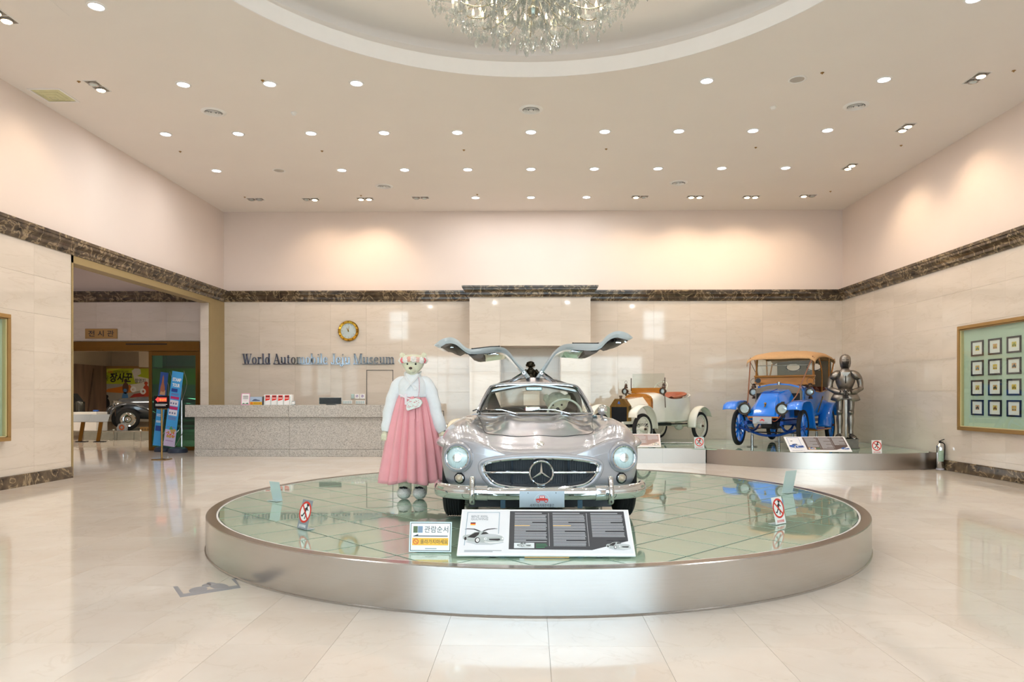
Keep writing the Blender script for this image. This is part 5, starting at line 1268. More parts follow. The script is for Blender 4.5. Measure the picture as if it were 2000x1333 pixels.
# front and rear edge (y) along the profile
YF_ = lambda k: [2.36, 2.34, 2.30, 2.27, 2.22, 2.15, 2.08, 2.0, 1.94, 1.90, 1.89, 1.89, 1.89, 1.90, 1.91, 1.93, 1.95, 1.97][k]
YR_ = lambda k: [2.82, 2.83, 2.84, 2.85, 2.86, 2.86, 2.86, 2.86, 2.86, 2.86, 2.86, 2.86, 2.85, 2.84, 2.83, 2.80, 2.77, 2.74][k]
for OUT, INN, sd in ((OUT_L, IN_L, -1), (OUT_R, IN_R, 1)):
    O = [dpx(*p) for p in OUT]; I = [dpx(*p) for p in INN]
    def sec(k, ya, yb):
        # rounded strip section between outer and inner skin
        o_, i_ = O[k], I[k]; mid = ((o_[0]*.5+i_[0]*.5), (o_[1]*.5+i_[1]*.5)); e = .012
        return [(o_[0], ya+e, o_[1]), (o_[0], (ya+yb)/2, o_[1]), (o_[0], yb-e, o_[1]), (mid[0], yb, mid[1]), (i_[0], yb-e, i_[1]), (i_[0], (ya+yb)/2, i_[1]), (i_[0], ya+e, i_[1]), (mid[0], ya, mid[1])]
    door = None
    def strip(ks, ya, yb, nm, m, parent=None):
        R_ = [[Vector(p) for p in sec(k, ya(k), yb(k))] for k in ks]; cols = [cr([r[c] for r in R_], 4) for c in range(8)]
        g = G(); g.grid([[cols[c][j] for c in range(8)] for j in range(len(cols[0]))], cu=True, cap0=True, cap1=True); return P_(nm, g, m, 35, parent)
    door = strip(range(0, 7), YF_, YR_, 'gullwing_door', M_SIL_LIT)
    strip(range(6, 10), YF_, lambda k: YF_(k)+.07, 'window_rail', M_SIL_LIT, door); strip(range(6, 10), lambda k: YR_(k)-.07, YR_, 'window_rail', M_SIL_LIT, door)
    strip(range(9, 18), YF_, YR_, 'lower_door', M_SIL_LIT, door)
    g = G(); pm = [((O[k][0]*.3+I[k][0]*.7), (O[k][1]*.3+I[k][1]*.7)) for k in range(5, 11)]
    g.grid([[(x, 2.08+.0, z), (x, 2.80, z)] for x, z in pm]); P_('window_pane', g, M_PANEG, None, door)
    g = G(); s_ = [(I[k][0]-(O[k][0]-I[k][0])*.25, I[k][1]-.012) for k in range(3, 10)]
    g.grid([[(x, YF_(k+3)+.10, z), (x, YR_(k+3)-.05, z-.035 if 1 < k < 6 else z-.01)] for k, (x, z) in enumerate(s_)]); P_('inner_pane', g, M_PANEG, 40, door)
    # dark interior trim of the lower door, seen from below, and the pocket at the belt line
    tr = [(I[k][0], I[k][1]) for k in range(11, 17)]; lowp = [(tr[0][0]+sd*.03, tr[0][1]-.0), ((tr[1][0]+tr[3][0])/2, tr[1][1]-.065), (tr[3][0], tr[3][1]-.085), (tr[4][0], tr[4][1]-.045)]
    g = G(); rows = []
    for yy_, f in ((YF_(12)+.03, .0), (YF_(12)+.12, .75), ((YF_(12)+YR_(12))/2, 1.0), (YR_(12)-.15, .9), (YR_(12)-.05, .1)):
        rows.append([(x, yy_, z+.002) for x, z in tr]+[(x, yy_, tr[-1-j if j < 4 else 0][1]*(1-f)+z*f) for j, (x, z) in enumerate(lowp[::-1])])
    g.grid(rows, cu=True, cap0=True, cap1=True); P_('door_trim', g, M_TRIMD, 40, door)
    a = I[8]; b = I[9]; c_ = I[10]
    g = G(); g.prism([(a[0]-sd*.06, a[1]-.0), (b[0]+sd*.01, b[1]+.0), (c_[0], c_[1]-.0), (b[0], b[1]-.022), (b[0]-sd*.05, b[1]-.042), (a[0]-sd*.05, a[1]-.040)], YF_(9)+.05, YR_(9)-.1, 'xz'); P_('belt_pocket', g, M_TRIMD, None, door)
    g = G(); h = I[6]; g.box((h[0]+sd*.02, YF_(6)+.03, h[1]-.012), (.085, .03, .022), ch=.006); g.box((h[0]+sd*.02, YF_(6)+.03, h[1]-.02), (.13, .012, .008), ch=.003); P_('latch', g, M_CHROME, 20, door)
    g = G(); pts = [(O[k][0], YF_(k)+.02, O[k][1]+.005) for k in range(6, 10)]; g.tube(pts, .006, 6); g.ell(pts[0], .009, 8, 6); g.ell(pts[-1], .009, 8, 6); P_('drip_rail', g, M_DARKM, 35, door)
    g = G(); t_ = I[15]; g.tube([(t_[0], YF_(15)+.02, t_[1]), (t_[0]+sd*.03, YF_(15)+.02, t_[1]-.03)], .008, 6); g.box((t_[0]-sd*.05, YF_(15)+.04, t_[1]-.03), (.06, .02, .02), ch=.004); P_('lock_catch', g, M_CHROME, 35, door)
    g = G(); pts = [Vector((I[k][0], YF_(k)+.02, I[k][1]-.003)) for k in range(6, 17)]; g.tube(cr(pts, 3), .0045, 5); P_('door_seal', g, M_RUBBER, 35, door)
    for q in (0, 1):
        a = dpx(1061 if sd > 0 else 1025, 728+q*6); b = dpx(1097 if sd > 0 else 984, 747+q*5)
        g = G(); A = Vector((a[0], 2.33+q*.03, a[1]+.015)); B = Vector((b[0], 2.42, b[1]-.02)); g.tube([A, A.lerp(B, .55)], .0125, 8); g.tube([A.lerp(B, .55), B], .009, 8); P_('door_strut', g, M_CHROME, 35, door)
    g = G(); a = dpx(1060 if sd > 0 else 1024, 729); g.ring(.014, .006, 14, 6, o=(a[0], 2.33, a[1]+.01), M=Matrix.Rotation(PI/2, 3, 'X')); P_('hinge_bracket', g, M_CHROME, 35, door)
# plush driver
M_FUR = mat('cream_plush_fur', '#eee9cc', var=.10, scale=22, bump=.9, bscale=90, rough=.95, sheen=.5)
def fuzz(g, k=.004, seed=3):
    r_ = random.Random(seed); g.v = [(x+r_.uniform(-k, k), y+r_.uniform(-k, k), z+r_.uniform(-k, k)) for x, y, z in g.v]; return g
td = thing('teddy_bear', 'cream plush teddy bear behind the ivory steering wheel of the silver car', 'teddy bear', (CARX, CARY, PZ), CRZ)
hc = Vector((.27, 2.47, 1.01))
g = G(); rows = []
for z, w_, d in ((.40, .16, .13), (.55, .19, .15), (.72, .17, .13), (.82, .12, .10), (.88, .07, .07)): rows.append([(.27+w_*math.cos(a), 2.47+d*math.sin(a), z) for a in [2*PI*k/20 for k in range(20)]])
g.grid(rows, cu=True, cap0=True, cap1=True); fuzz(g); g.build('body', M_FUR, td, ang=60)
g = G(); g.ell(hc, (.130, .12, .110), 28, 18); fuzz(g); hd = g.build('head', M_FUR, td, ang=60)
for s in (-1, 1):
    g = G(); g.ell(hc+Vector((s*.118, -.02, .040)), (.042, .03, .046), 14, 10); fuzz(g); g.build('ear', M_FUR, hd, ang=60)
    g = G(); g.tube(cr([(.27+s*.15, 2.45, .80), (.27+s*.22, 2.3, .74), (.27+s*.13, 2.14, .80)], 4), [.06]*4+[.052]*4+[.045], 10); fuzz(g); g.build('arm', M_FUR, td, ang=60)
    g = G(); g.ell(hc+Vector((s*.05, -.108, -.035)), .012, 8, 6); g.build('eye', M_BLACKG, hd)
g = G(); g.ell(hc+Vector((0, -.13, -.075)), (.06, .05, .045), 14, 10); fuzz(g, .002); g.build('muzzle', M_FUR, hd, ang=60)
g = G(); g.ell(hc+Vector((0, -.18, -.075)), (.02, .012, .014), 10, 6); g.build('nose', M_BLACKG, hd)
def lp(g, secs, n=24, ex=2.0, cap=True):
    """loft of super-ellipse sections (cx, cy, z, rx, ry)"""
    rows = []
    for c in secs:
        cx_, cy_, z, rx, ry = c[:5]; e = 2/(c[5] if len(c) > 5 else ex)
        rows.append([(cx_+rx*math.copysign(abs(math.cos(a))**e, math.cos(a)), cy_+ry*math.copysign(abs(math.sin(a))**e, math.sin(a)), z) for a in [2*PI*k/n for k in range(n)]])
    return g.grid(rows, cu=True, cap0=cap, cap1=cap)
def smooth_secs(secs, k=3):
    n = len(secs[0]); out = []
    cols = [cr([(s[i], 0, 0) for s in secs], k) for i in range(n)]
    return [tuple(cols[i][j].x for i in range(n)) for j in range(len(cols[0]))]
# ---------------------------------------------------------------- bear in Korean dress
M_CLOTH = mat('white_ramie_cloth', '#f1f2f4', var=.02, scale=30, bump=.15, bscale=60, rough=.8, sheen=.3, sss=0.0)
M_PINK = mat('pink_skirt_cloth', '#f6aab0', var=.03, scale=8, bump=.08, bscale=90, rough=.75, sheen=.4)
M_RIB = mat('pale_ribbon', '#f3e4e8', var=.03, rough=.6)
bp = at_z(805, 975, PZ); BX, BY = bp.x, bp.y+.05
tb = thing('bear_mannequin', 'life-size cream bear in white blouse and long pink skirt, left of the silver car', 'mannequin', (BX, BY, PZ), .0)
def B_(nm, g, m, ang=50, parent=None): return g.build(nm, m, parent or tb, ang=ang)
# body under the clothes: one continuous figure
g = G(); lp(g, smooth_secs([(0, 0, .62, .10, .08), (0, 0, .8, .16, .12), (0, 0, 1.0, .13, .10), (0, 0, 1.12, .15, .10), (0, 0, 1.20, .12, .09), (0, 0, 1.26, .06, .06), (0, -.005, 1.31, .055, .055)]), 20); B_('body', g, M_FUR)
for s, fx in ((-1, -.085), (1, .078)):
    g = G(); g.tube(cr([(fx, .02, .66), (fx, .01, .40), (fx, 0, .18), (fx, 0, .07)], 3), [.085]*3+[.075]*3+[.07]*3+[.075], 14); fuzz(g, .003, 5); B_('leg', g, M_FUR)
    g = G(); g.ell((fx, -.045, .062), (.072, .115, .064), 26, 16); g.v = [(x, y, max(z, .002)) for x, y, z in g.v]; fuzz(g, .004, 6); sh = B_('slipper', g, mat('fluffy_white_slipper', '#fbf6f0', var=.05, scale=30, bump=1.0, bscale=120, rough=.95))
    g = G(); q = Vector((fx+.012*s*0, -.075, .122)); 
    for a in range(6): g.ell(q+Vector((.026*math.cos(a*PI/3), .014*math.sin(a*PI/3)-.01, -.006+.004*(a % 2))), (.019, .016, .011), 8, 6)
    g.ell(q, (.02, .018, .012), 8, 6); B_('slipper_bow', g, M_BLACK, parent=sh)
# skirt: gathered at the chest band, pleats deepen downward
g = G(); rows = []; n = 132
for j in range(22):
    t = j/21; z = 1.085-.905*t; w_ = .135+.20*t**.75; d = .105+.15*t**.8; amp = .010+.024*t**1.1
    row = []
    for k in range(n):
        a = 2*PI*k/n; ph = (abs(math.sin(8*a+.5+.25*math.sin(3*a)))*1.7-1.1)*.8+math.sin(5*a+2.1)*.35+math.sin(31*a)*.3*(1-t*.8)
        rr = 1+amp/w_*ph*2.0; hem = .018*math.sin(5*a+.4)*t
        row.append((w_*rr*math.cos(a)-.004, d*rr*math.sin(a), z-hem))
    rows.append(row)
g.grid(rows, cu=True); sk = B_('skirt', g, M_PINK, 80)
m_ = sk.modifiers.new('t', 'SOLIDIFY'); m_.thickness = .004
g = G(); lp(g, smooth_secs([(0, 0, 1.045, .137, .107), (0, 0, 1.07, .139, .109), (0, 0, 1.095, .137, .107)]), 40, cap=False); B_('chest_band', g, MATS['pink_skirt_cloth'])
# blouse
g = G(); lp(g, smooth_secs([(0, 0, 1.062, .150, .118), (0, 0, 1.10, .156, .122), (0, 0, 1.18, .160, .120), (0, .0, 1.235, .140, .104), (0, .0, 1.275, .100, .082), (0, .0, 1.315, .07, .068)], 3), 40, cap=False); bl = B_('blouse', g, M_CLOTH)
m_ = bl.modifiers.new('t', 'SOLIDIFY'); m_.thickness = .004
for s in (-1, 1):   # wide curved sleeves
    P = cr([(s*.085, .0, 1.262), (s*.150, -.0, 1.205), (s*.205, -.01, 1.07), (s*.245, -.02, .90), (s*.262+(.03 if s > 0 else 0), -.03, .76), (s*.272+(.045 if s > 0 else -.0), -.04, .70)], 5)
    rr = [interp([(0, .032), (.1, .052), (.25, .068), (.55, .067), (.8, .064), (.95, .055), (1, .048)], k/(len(P)-1)) for k in range(len(P))]
    g = G(); g.tube(P, rr, 22, caps=True, flat=.8, up=(1, 0, 0)); g.v = [(x+.004*math.sin(40*z+8*y), y+.004*math.sin(34*z+9*x), z) for x, y, z in g.v]; B_('sleeve', g, M_CLOTH)
    e = P[-1]; pw = e+Vector((s*.012, -.012, -.035)); g = G(); g.ell(pw, (.042, .045, .042), 18, 12); fuzz(g, .003, 9); hn = B_('paw', g, M_FUR)
    for q in range(4):
        g = G(); b0 = pw+Vector((s*(-.024+.016*q), -.03, -.02)); g.tube([b0, b0+Vector((0, -.012, -.018)), b0+Vector((0, -.008, -.032))], [.013, .0125, .008], 8); fuzz(g, .0015, q); B_('toe', g, M_FUR, parent=hn)
for s, z0 in ((-1, .0), (1, .002)):   # crossed collar bands
    g = G(); pts = cr([(s*.062, .055, 1.33), (s*.075, -.0, 1.315), (s*.058, -.075, 1.275), (s*.02, -.112, 1.225), (-s*.03, -.125, 1.175), (-s*.055, -.126, 1.14)], 5)
    g.tube(pts, .020, 8, flat=.22, up=(s, -.4, .5)); g.v = [(x, y-z0, z) for x, y, z in g.v]; B_('collar', g, M_CLOTH)
g = G(); g.box((-.052, -.137, 1.04), (.022, .006, .11)); g.box((-.085, -.132, 1.075), (.075, .006, .016), Matrix.Rotation(.5, 3, 'Y')); g.box((-.03, -.135, 1.05), (.09, .006, .012), Matrix.Rotation(.35, 3, 'Y')); B_('ribbon_tie', g, M_RIB, None)
for k, (dx, dy) in enumerate(((.02, .0), (.055, .01), (.08, .0))):
    g = G(); g.tube(cr([(dx, -.12, 1.06), (dx+.01, -.145, .95), (dx+.02, -.165, .84-.03*k)], 4), .012, 6, flat=.3); B_('skirt_tie', g, M_PINK)
# handbag on a thin strap
g = G(); g.tube(cr([(.075, -.09, 1.27), (.088, -.13, 1.2), (.085, -.14, 1.1), (.06, -.145, 1.02)], 4), .0035, 6); g.tube(cr([(.06, -.145, 1.02), (.0, -.15, 1.02), (-.04, -.15, 1.0)], 4), .0035, 6); bgs = B_('bag_strap', g, mat('pink_bead_strap', '#e3b9c4', var=.3, scale=200, rough=.4))
g = G(); g.prism([(-.02, .925), (.105, .965), (.128, 1.005), (.115, 1.035), (.065, 1.055), (.0, 1.035), (-.028, 1.015), (-.034, .945)], -.215, -.155, 'xz'); hb = B_('handbag', g, mat('floral_white_fabric', '#eceee8', var=.03, rough=.5), None)
rb = random.Random(5)
g = G()
for k in range(22):
    x, z = rb.uniform(-.02, .1), rb.uniform(.95, 1.02); g.ell((x, -.2155, z+.35*x*.4), (rb.uniform(.003, .007), .001, rb.uniform(.003, .006)), 7, 4)
B_('bag_flowers', g, INK('rose', '#e98f9a'), parent=hb)
g = G()
for k in range(14):
    x, z = rb.uniform(-.02, .1), rb.uniform(.95, 1.02); g.ell((x, -.2155, z+.14*x), (.004, .001, .0025), 6, 4)
B_('bag_leaves', g, INK('sage', '#a9b98a'), parent=hb)
# head
HZ = 1.395
M_FACE = mat('cream_bear_fur', '#ebe8cb', var=.06, scale=20, bump=.45, bscale=110, rough=.9, sheen=.4)
g = G(); lp(g, smooth_secs([(0, -.045, 1.290, .018, .02), (0, -.04, 1.305, .040, .05), (0, -.02, 1.335, .068, .085), (0, -.0, 1.375, .098, .098), (0, .008, 1.42, .118, .106), (0, .01, 1.455, .122, .106), (0, .01, 1.485, .108, .095), (0, .01, 1.505, .075, .07), (0, .01, 1.512, .02, .02)], 3), 30); fuzz(g, .0015, 2); hd = B_('head', g, M_FACE)
g = G(); lp(g, smooth_secs([(0, -.10, 1.305, .010, .014), (0, -.095, 1.318, .034, .045), (0, -.09, 1.345, .042, .062), (0, -.08, 1.375, .032, .05), (0, -.07, 1.395, .012, .02)], 3), 22); B_('muzzle', g, M_FACE, parent=hd)
g = G(); g.ell((0, -.152, 1.362), (.019, .012, .013), 12, 8); B_('nose', g, mat('brown_nose', '#3b2924', var=.05, rough=.4), parent=hd)
g = G(); g.tube([(0, -.153, 1.352), (0, -.148, 1.335)], .0018, 5); g.tube(cr([(-.018, -.135, 1.333), (0, -.147, 1.335), (.018, -.135, 1.333)], 3), .0018, 5); B_('mouth', g, MATS['brown_nose'], parent=hd)
for s in (-1, 1):
    g = G(); g.ell((s*.042, -.088, 1.408), (.011, .008, .011), 12, 8); B_('eye', g, M_BLACKG, parent=hd)
    g = G(); g.ell((s*.112, .012, 1.50), (.030, .018, .034), 14, 10, Matrix.Rotation(s*.5, 3, 'Y')); fuzz(g, .0015, 8); B_('ear', g, M_FACE, parent=hd)
fc = ['#f6ece4', '#f3b9a8', '#f7efe6', '#ee7f86', '#f9f1ea', '#f3c6bb']
fl_m = [mat('petal_%s' % ['ivory', 'peach', 'cream', 'coral', 'white', 'blush'][k], c, var=.08, scale=30, rough=.7) for k, c in enumerate(fc)]
crown = thing('flower_crown', 'crown of ivory and pink roses worn by the cream bear', 'flower crown', (BX, BY, PZ))
for k in range(18):
    a = 2*PI*k/18; c = Vector((.128*math.cos(a), .115*math.sin(a)+.008, 1.452+.006*math.sin(3*a))); big = .033 if k % 2 == 0 else .027
    g = G()
    for r_ in range(7):
        b = r_*2*PI/7; u = Vector((math.cos(a), math.sin(a), 0)); v = Vector((-math.sin(a), math.cos(a), 0)); q = c+v*(big*.62*math.cos(b))+Vector((0, 0, big*.62*math.sin(b)))+u*.002
        g.ell(q, big*.52, 7, 5)
    g.ell(c+u*.014, big*.5, 8, 6); g.build('rose', fl_m[(k*5+2) % 6], crown)
g = G()
for k in range(30):
    a = 2*PI*k/30+.1; c = Vector((.126*math.cos(a), .113*math.sin(a)+.008, 1.452+.018*(1 if k % 2 else -1))); g.ell(c, (.014, .010, .006), 6, 4, Matrix.Rotation(k, 3, 'Y'))
g.build('leaf_sprigs', mat('muted_leaf_green', '#a8b08c', var=.1, rough=.7), crown)

# ---------------------------------------------------------------- suit of armour
M_ARM = mat('aged_steel_armour', '#8f8880', var=.22, scale=9, bump=.15, bscale=30, rough=.34, metal=.95)
M_ARMD = mat('dark_steel_armour', '#57534f', var=.2, scale=14, rough=.45, metal=.9)
M_ARMS = mat('blackened_steel', '#2b2927', var=.15, rough=.5, metal=.6)
kp = at_z(1650, 872, PZ); KX, KY = 6.55, 15.05
kn = thing('suit_of_armour', 'suit of plate armour with closed helmet on a grey box in the right corner', 'suit of armour', (KX, KY, PZ), -.36)
kb = G(); kb.bb(-.24, .24, -.21, .25, 0, .20, ch=.006); K_ = lambda nm, g, m, ang=45, parent=None: g.build(nm, m, parent or kn, ang=ang)
K_('base_box', kb, mat('worn_grey_plinth', '#716a62', var=.15, scale=8, bump=.2, rough=.5, metal=.4), None)
g = G(); g.bb(-.26, .26, -.23, .27, 0, .03, ch=.004); g.bb(-.25, .25, -.22, .26, .185, .20, ch=.003); K_('base_moulding', g, MATS['worn_grey_plinth'], None)
H0 = .20
for s in (-1, 1):
    x = s*.105
    g = G(); lp(g, smooth_secs([(x, .01, H0+.10, .052, .058), (x, .01, H0+.2, .05, .055), (x, .015, H0+.36, .066, .072), (x, .01, H0+.46, .058, .06), (x, 0, H0+.52, .056, .06)], 3), 20); gr = K_('greave', g, M_ARM)
    g = G(); lp(g, smooth_secs([(x, 0, H0+.50, .058, .062), (x, -.01, H0+.54, .066, .076), (x, 0, H0+.59, .060, .066)], 3), 20); g.lathe([(.001, -.0), (.04, .012), (.05, .03)], 14, (x, -.09, H0+.54), 'Y'); K_('knee_cop', g, M_ARM)
    g = G(); lp(g, smooth_secs([(x, 0, H0+.57, .060, .066), (x*1.02, 0, H0+.68, .070, .078), (x*1.03, 0, H0+.80, .078, .088), (x*1.0, 0, H0+.92, .08, .09)], 3), 20); K_('cuisse', g, M_ARM)
    g = G(); rows = []
    for y_, w_, h_ in ((.09, .03, .05), (.06, .045, .08), (0, .05, .10), (-.06, .052, .075), (-.13, .052, .052), (-.19, .04, .034), (-.225, .012, .014)): rows.append([(x*1.15+s*(-y_)*.18+w_*math.cos(a), y_, H0+max(.002, h_*.55+h_*.55*math.sin(a))) for a in [2*PI*k/16 for k in range(16)]])
    g.grid(rows, cu=True, cap0=True, cap1=True); K_('sabaton', g, M_ARM)
    g = G(); [g.ring(.052-.0, .005, 16, 5, o=(x*1.15+s*.18*(-q)*-1*0+s*q*.18, -q, H0+.03+.02*(1-q/.16)), M=Matrix.Rotation(PI/2, 3, 'X'), sy=.7) for q in (.04, .08, .12, .16)]; K_('sabaton_lames', g, M_ARMD)
# tassets and fauld
for s in (-1, 1):
    g = G(); rows = []
    for z, w0, w1, d in ((H0+1.03, .01, .155, .135), (H0+.95, .03, .215, .17), (H0+.86, .045, .265, .20), (H0+.80, .055, .285, .205)):
        rows.append([(s*(w0+(w1-w0)*u), -d*math.sqrt(max(0, 1-(u*.95)**2))+.0, z-.03*math.sin(PI*u)*(z < H0+.85)) for u in [k/10 for k in range(11)]])
    g.grid(rows); o = K_('tasset', g, M_ARM); o.modifiers.new('t', 'SOLIDIFY').thickness = .006
g = G(); lp(g, smooth_secs([(0, .01, H0+.82, .275, .18), (0, .01, H0+.93, .22, .155), (0, 0, H0+1.03, .148, .118)], 3), 28, cap=False); K_('fauld', g, M_ARMD)
g = G(); lp(g, smooth_secs([(0, 0, H0+1.02, .135, .11), (0, 0, H0+1.05, .140, .118), (0, -.015, H0+1.14, .175, .14), (0, -.02, H0+1.25, .195, .148), (0, -.01, H0+1.35, .18, .13), (0, 0, H0+1.42, .11, .09)], 3), 32); K_('breastplate', g, M_ARM)
g = G(); g.box((0, -.172, H0+1.22), (.022, .02, .16), ch=.006); K_('breast_ridge', g, M_ARMS)
g = G(); lp(g, smooth_secs([(0, -.0, H0+1.33, .16, .15), (0, 0, H0+1.38, .13, .115), (0, 0, H0+1.43, .085, .08), (0, 0, H0+1.45, .07, .07)], 3), 28, cap=False); g.prism([(-.09, H0+1.37), (.09, H0+1.37), (0, H0+1.26)], -.165, -.145, 'xz'); K_('gorget', g, M_ARM)
for s in (-1, 1):
    g = G(); g.ell((s*.185, -.01, H0+1.315), (.135, .13, .085), 20, 12, Matrix.Rotation(s*.62, 3, 'Y')); pd = K_('pauldron', g, M_ARM)
    g = G(); rows = cr([(s*.10, -.13, H0+1.38), (s*.13, -.15, H0+1.28), (s*.19, -.145, H0+1.22), (s*.26, -.10, H0+1.24)], 5); g.tube(rows, .009, 6); K_('pauldron_edge', g, M_ARMS, parent=pd)
    P = cr([(s*.25, 0, H0+1.28), (s*.285, .01, H0+1.16), (s*.29, .0, H0+1.06)], 4)
    g = G(); g.tube(P, [.062, .062, .062, .06, .058, .056, .055, .056, .058], 14); K_('upper_arm', g, M_ARM)
    g = G(); g.ell((s*.292, -.0, H0+1.045), (.062, .066, .06), 14, 10); K_('elbow_cop', g, M_ARM)
    P = cr([(s*.285, -.02, H0+1.03), (s*.20, -.13, H0+.985), (s*.10, -.205, H0+.955)], 4)
    g = G(); g.tube(P, [.052, .054, .055, .057, .06, .058, .05, .042, .036], 14); K_('gauntlet_cuff', g, M_ARM)
    hc_ = Vector((s*.065, -.225, H0+.945)); g = G(); g.ell(hc_, (.042, .03, .032), 14, 8, Matrix.Rotation(s*.4, 3, 'Y')); hh = K_('gauntlet', g, M_ARM)
    for q in range(4):
        b0 = hc_+Vector((-s*.02, -.02, .02-.015*q)); g = G(); g.tube([b0, b0+Vector((-s*.032, -.012, -.012)), b0+Vector((-s*.045, .01, -.022))], [.0095, .009, .007], 8); K_('finger', g, M_ARMD, parent=hh)
    g = G(); b0 = hc_+Vector((-s*.01, -.01, .03)); g.tube([b0, b0+Vector((-s*.02, -.02, .012)), b0+Vector((-s*.04, -.02, .002))], [.011, .01, .008], 8); K_('thumb', g, M_ARMD, parent=hh)
# helmet with visor slit
g = G(); lp(g, smooth_secs([(0, 0, H0+1.44, .07, .07), (0, -.01, H0+1.50, .092, .10), (0, -.012, H0+1.57, .108, .118), (0, 0, H0+1.64, .110, .118), (0, 0, H0+1.70, .095, .102), (0, 0, H0+1.735, .06, .068), (0, 0, H0+1.75, .01, .012)], 3), 32); hl = K_('helmet', g, M_ARM)
g = G(); rows = []
for z, r_, f in ((H0+1.455, .074, .012), (H0+1.50, .096, .022), (H0+1.56, .110, .028), (H0+1.60, .113, .016)): rows.append([(r_*math.sin(a), -(r_*1.075+.004)*math.cos(a)-f*max(0, math.cos(a*1.5))**3, z) for a in [-1.35+2.7*k/20 for k in range(21)]])
g.grid(rows); o = K_('visor', g, M_ARMS, parent=hl); o.modifiers.new('t', 'SOLIDIFY').thickness = .004
for s in (-1, 1): g = G(); g.box((s*.040, -.113, H0+1.628), (.052, .012, .011), Matrix.Rotation(s*.35, 3, 'Z')); K_('eye_slit', g, M_BLACK, None, hl)
g = G(); g.tube(cr([(0, -.12, H0+1.60), (0, -.10, H0+1.70), (0, -.0, H0+1.758), (0, .10, H0+1.68)], 4), .006, 6); K_('comb', g, M_ARM, parent=hl)
sw_ = thing('sword', 'long upright sword held point down by the suit of armour', 'sword', (KX, KY, PZ), -.36)
g = G(); rows = [[(-w_, -.25+.0, z), (0, -.256, z), (w_, -.25, z), (0, -.244, z)] for z, w_ in ((H0+.005, .004), (H0+.06, .02), (H0+.80, .03))]; g.grid(rows, cu=True, cap0=True, cap1=True); g.build('blade', M_ARM, sw_)
g = G(); g.box((0, -.25, H0+.82), (.22, .025, .022), ch=.006); g.build('guard', M_ARMD, sw_)
g = G(); g.tube([(0, -.25, H0+.83), (0, -.25, H0+.98)], .014, 10); g.build('grip', M_ARMS, sw_)
g = G(); g.ell((0, -.25, H0+1.0), .026, 12, 8); g.build('pommel', M_ARM, sw_)

# ---------------------------------------------------------------- bronze figure on a pedestal in the niche
M_BRZ = mat('dark_bronze', '#2f2c22', var=.3, scale=14, bump=.2, rough=.28, metal=.85)
sp_ = at_y(1038, 737, 17.78)
t = thing('pedestal', 'plain pale stone pedestal standing in the wall niche behind the silver car', 'pedestal', (sp_.x, 17.78, PZ))
g = G(); g.bb(-.2, .2, -.16, .16, .0, 1.30-.10, ch=.006); g.build('shaft', M_WALLT, t, ang=None); g = G(); g.bb(-.23, .23, -.17, .17, 1.20, 1.26, ch=.006); g.build('cap', M_WALLT, t, ang=None)
stt = thing('bronze_statue', 'dark bronze statue of a figure hugging a smaller one in the wall niche', 'statue', (sp_.x, 17.74, PZ+1.26), .1)
def Sx(nm, g): return g.build(nm, M_BRZ, stt, ang=60)
g = G(); lp(g, smooth_secs([(0.02, 0, 0, .15, .12), (.02, 0, .12, .155, .13), (.02, 0, .26, .12, .10), (0, 0, .38, .135, .10), (-.01, 0, .46, .10, .085), (-.02, -.01, .52, .05, .05)], 3), 24); Sx('body', g)
g = G(); g.ell((-.025, -.02, .60), (.085, .085, .085), 20, 14); h_ = Sx('head', g)
g = G(); g.ell((-.025, .0, .63), (.10, .10, .055), 20, 8); g.build('cap', M_BRZ, h_, ang=60)
g = G(); [g.ell((-.025+s*.092, -.01, .585), (.028, .02, .03), 10, 8) for s in (-1, 1)]; g.build('ears', M_BRZ, h_, ang=60)
g = G(); g.ell((-.025, -.095, .575), (.03, .02, .022), 10, 8); g.build('snout', M_BRZ, h_, ang=60)
g = G(); g.ell((-.03, -.12, .42), (.075, .07, .08), 18, 12); Sx('small_head', g)
g = G(); lp(g, smooth_secs([(0, -.12, .12, .07, .05), (-.01, -.13, .25, .085, .06), (-.03, -.12, .36, .05, .045)], 3), 18); Sx('small_body', g)
for s in (-1, 1):
    g = G(); g.tube(cr([(s*.11-.01, -.01, .46), (s*.165, -.06, .36), (s*.13, -.15, .27), (s*.03, -.20, .25)], 4), [.045]*4+[.042]*4+[.038]*4+[.03], 12); Sx('arm', g)
    g = G(); g.tube(cr([(s*.06, .0, .16), (s*.12, -.14, .18), (s*.11, -.17, .08), (s*.10, -.18, .02)], 4), [.07]*4+[.06]*4+[.05]*4+[.05], 12); Sx('leg', g)

# ---------------------------------------------------------------- fire extinguisher
p = at_z(1843, 912, 0)
t = thing('fire_extinguisher', 'slim polished fire extinguisher with a black valve, right of the corner platform', 'fire extinguisher', (7.70, 13.62, 0))
g = G(); g.lathe([(.001, .005), (.055, .005), (.062, .02), (.062, .42), (.055, .46), (.03, .49), (.022, .50)], 24); g.build('cylinder', M_CHROME, t)
g = G(); g.lathe([(.064, .0), (.068, .0), (.068, .03), (.064, .03)], 24); g.build('foot_ring', mat('grey_plastic', '#c9c4cc', var=.03, rough=.4), t)
g = G(); g.cyl((0, 0, .49), (0, 0, .545), .018, n=12); g.box((.03, 0, .555), (.11, .022, .014), Matrix.Rotation(-.35, 3, 'Y'), ch=.004); g.box((.02, 0, .53), (.09, .02, .010), ch=.003); g.build('valve_handle', M_BLACK, t)
g = G(); g.tube(cr([(.02, .0, .52), (.08, -.01, .47), (.078, -.01, .3), (.074, -.01, .2)], 5), .01, 8); g.build('hose', M_BLACK, t)
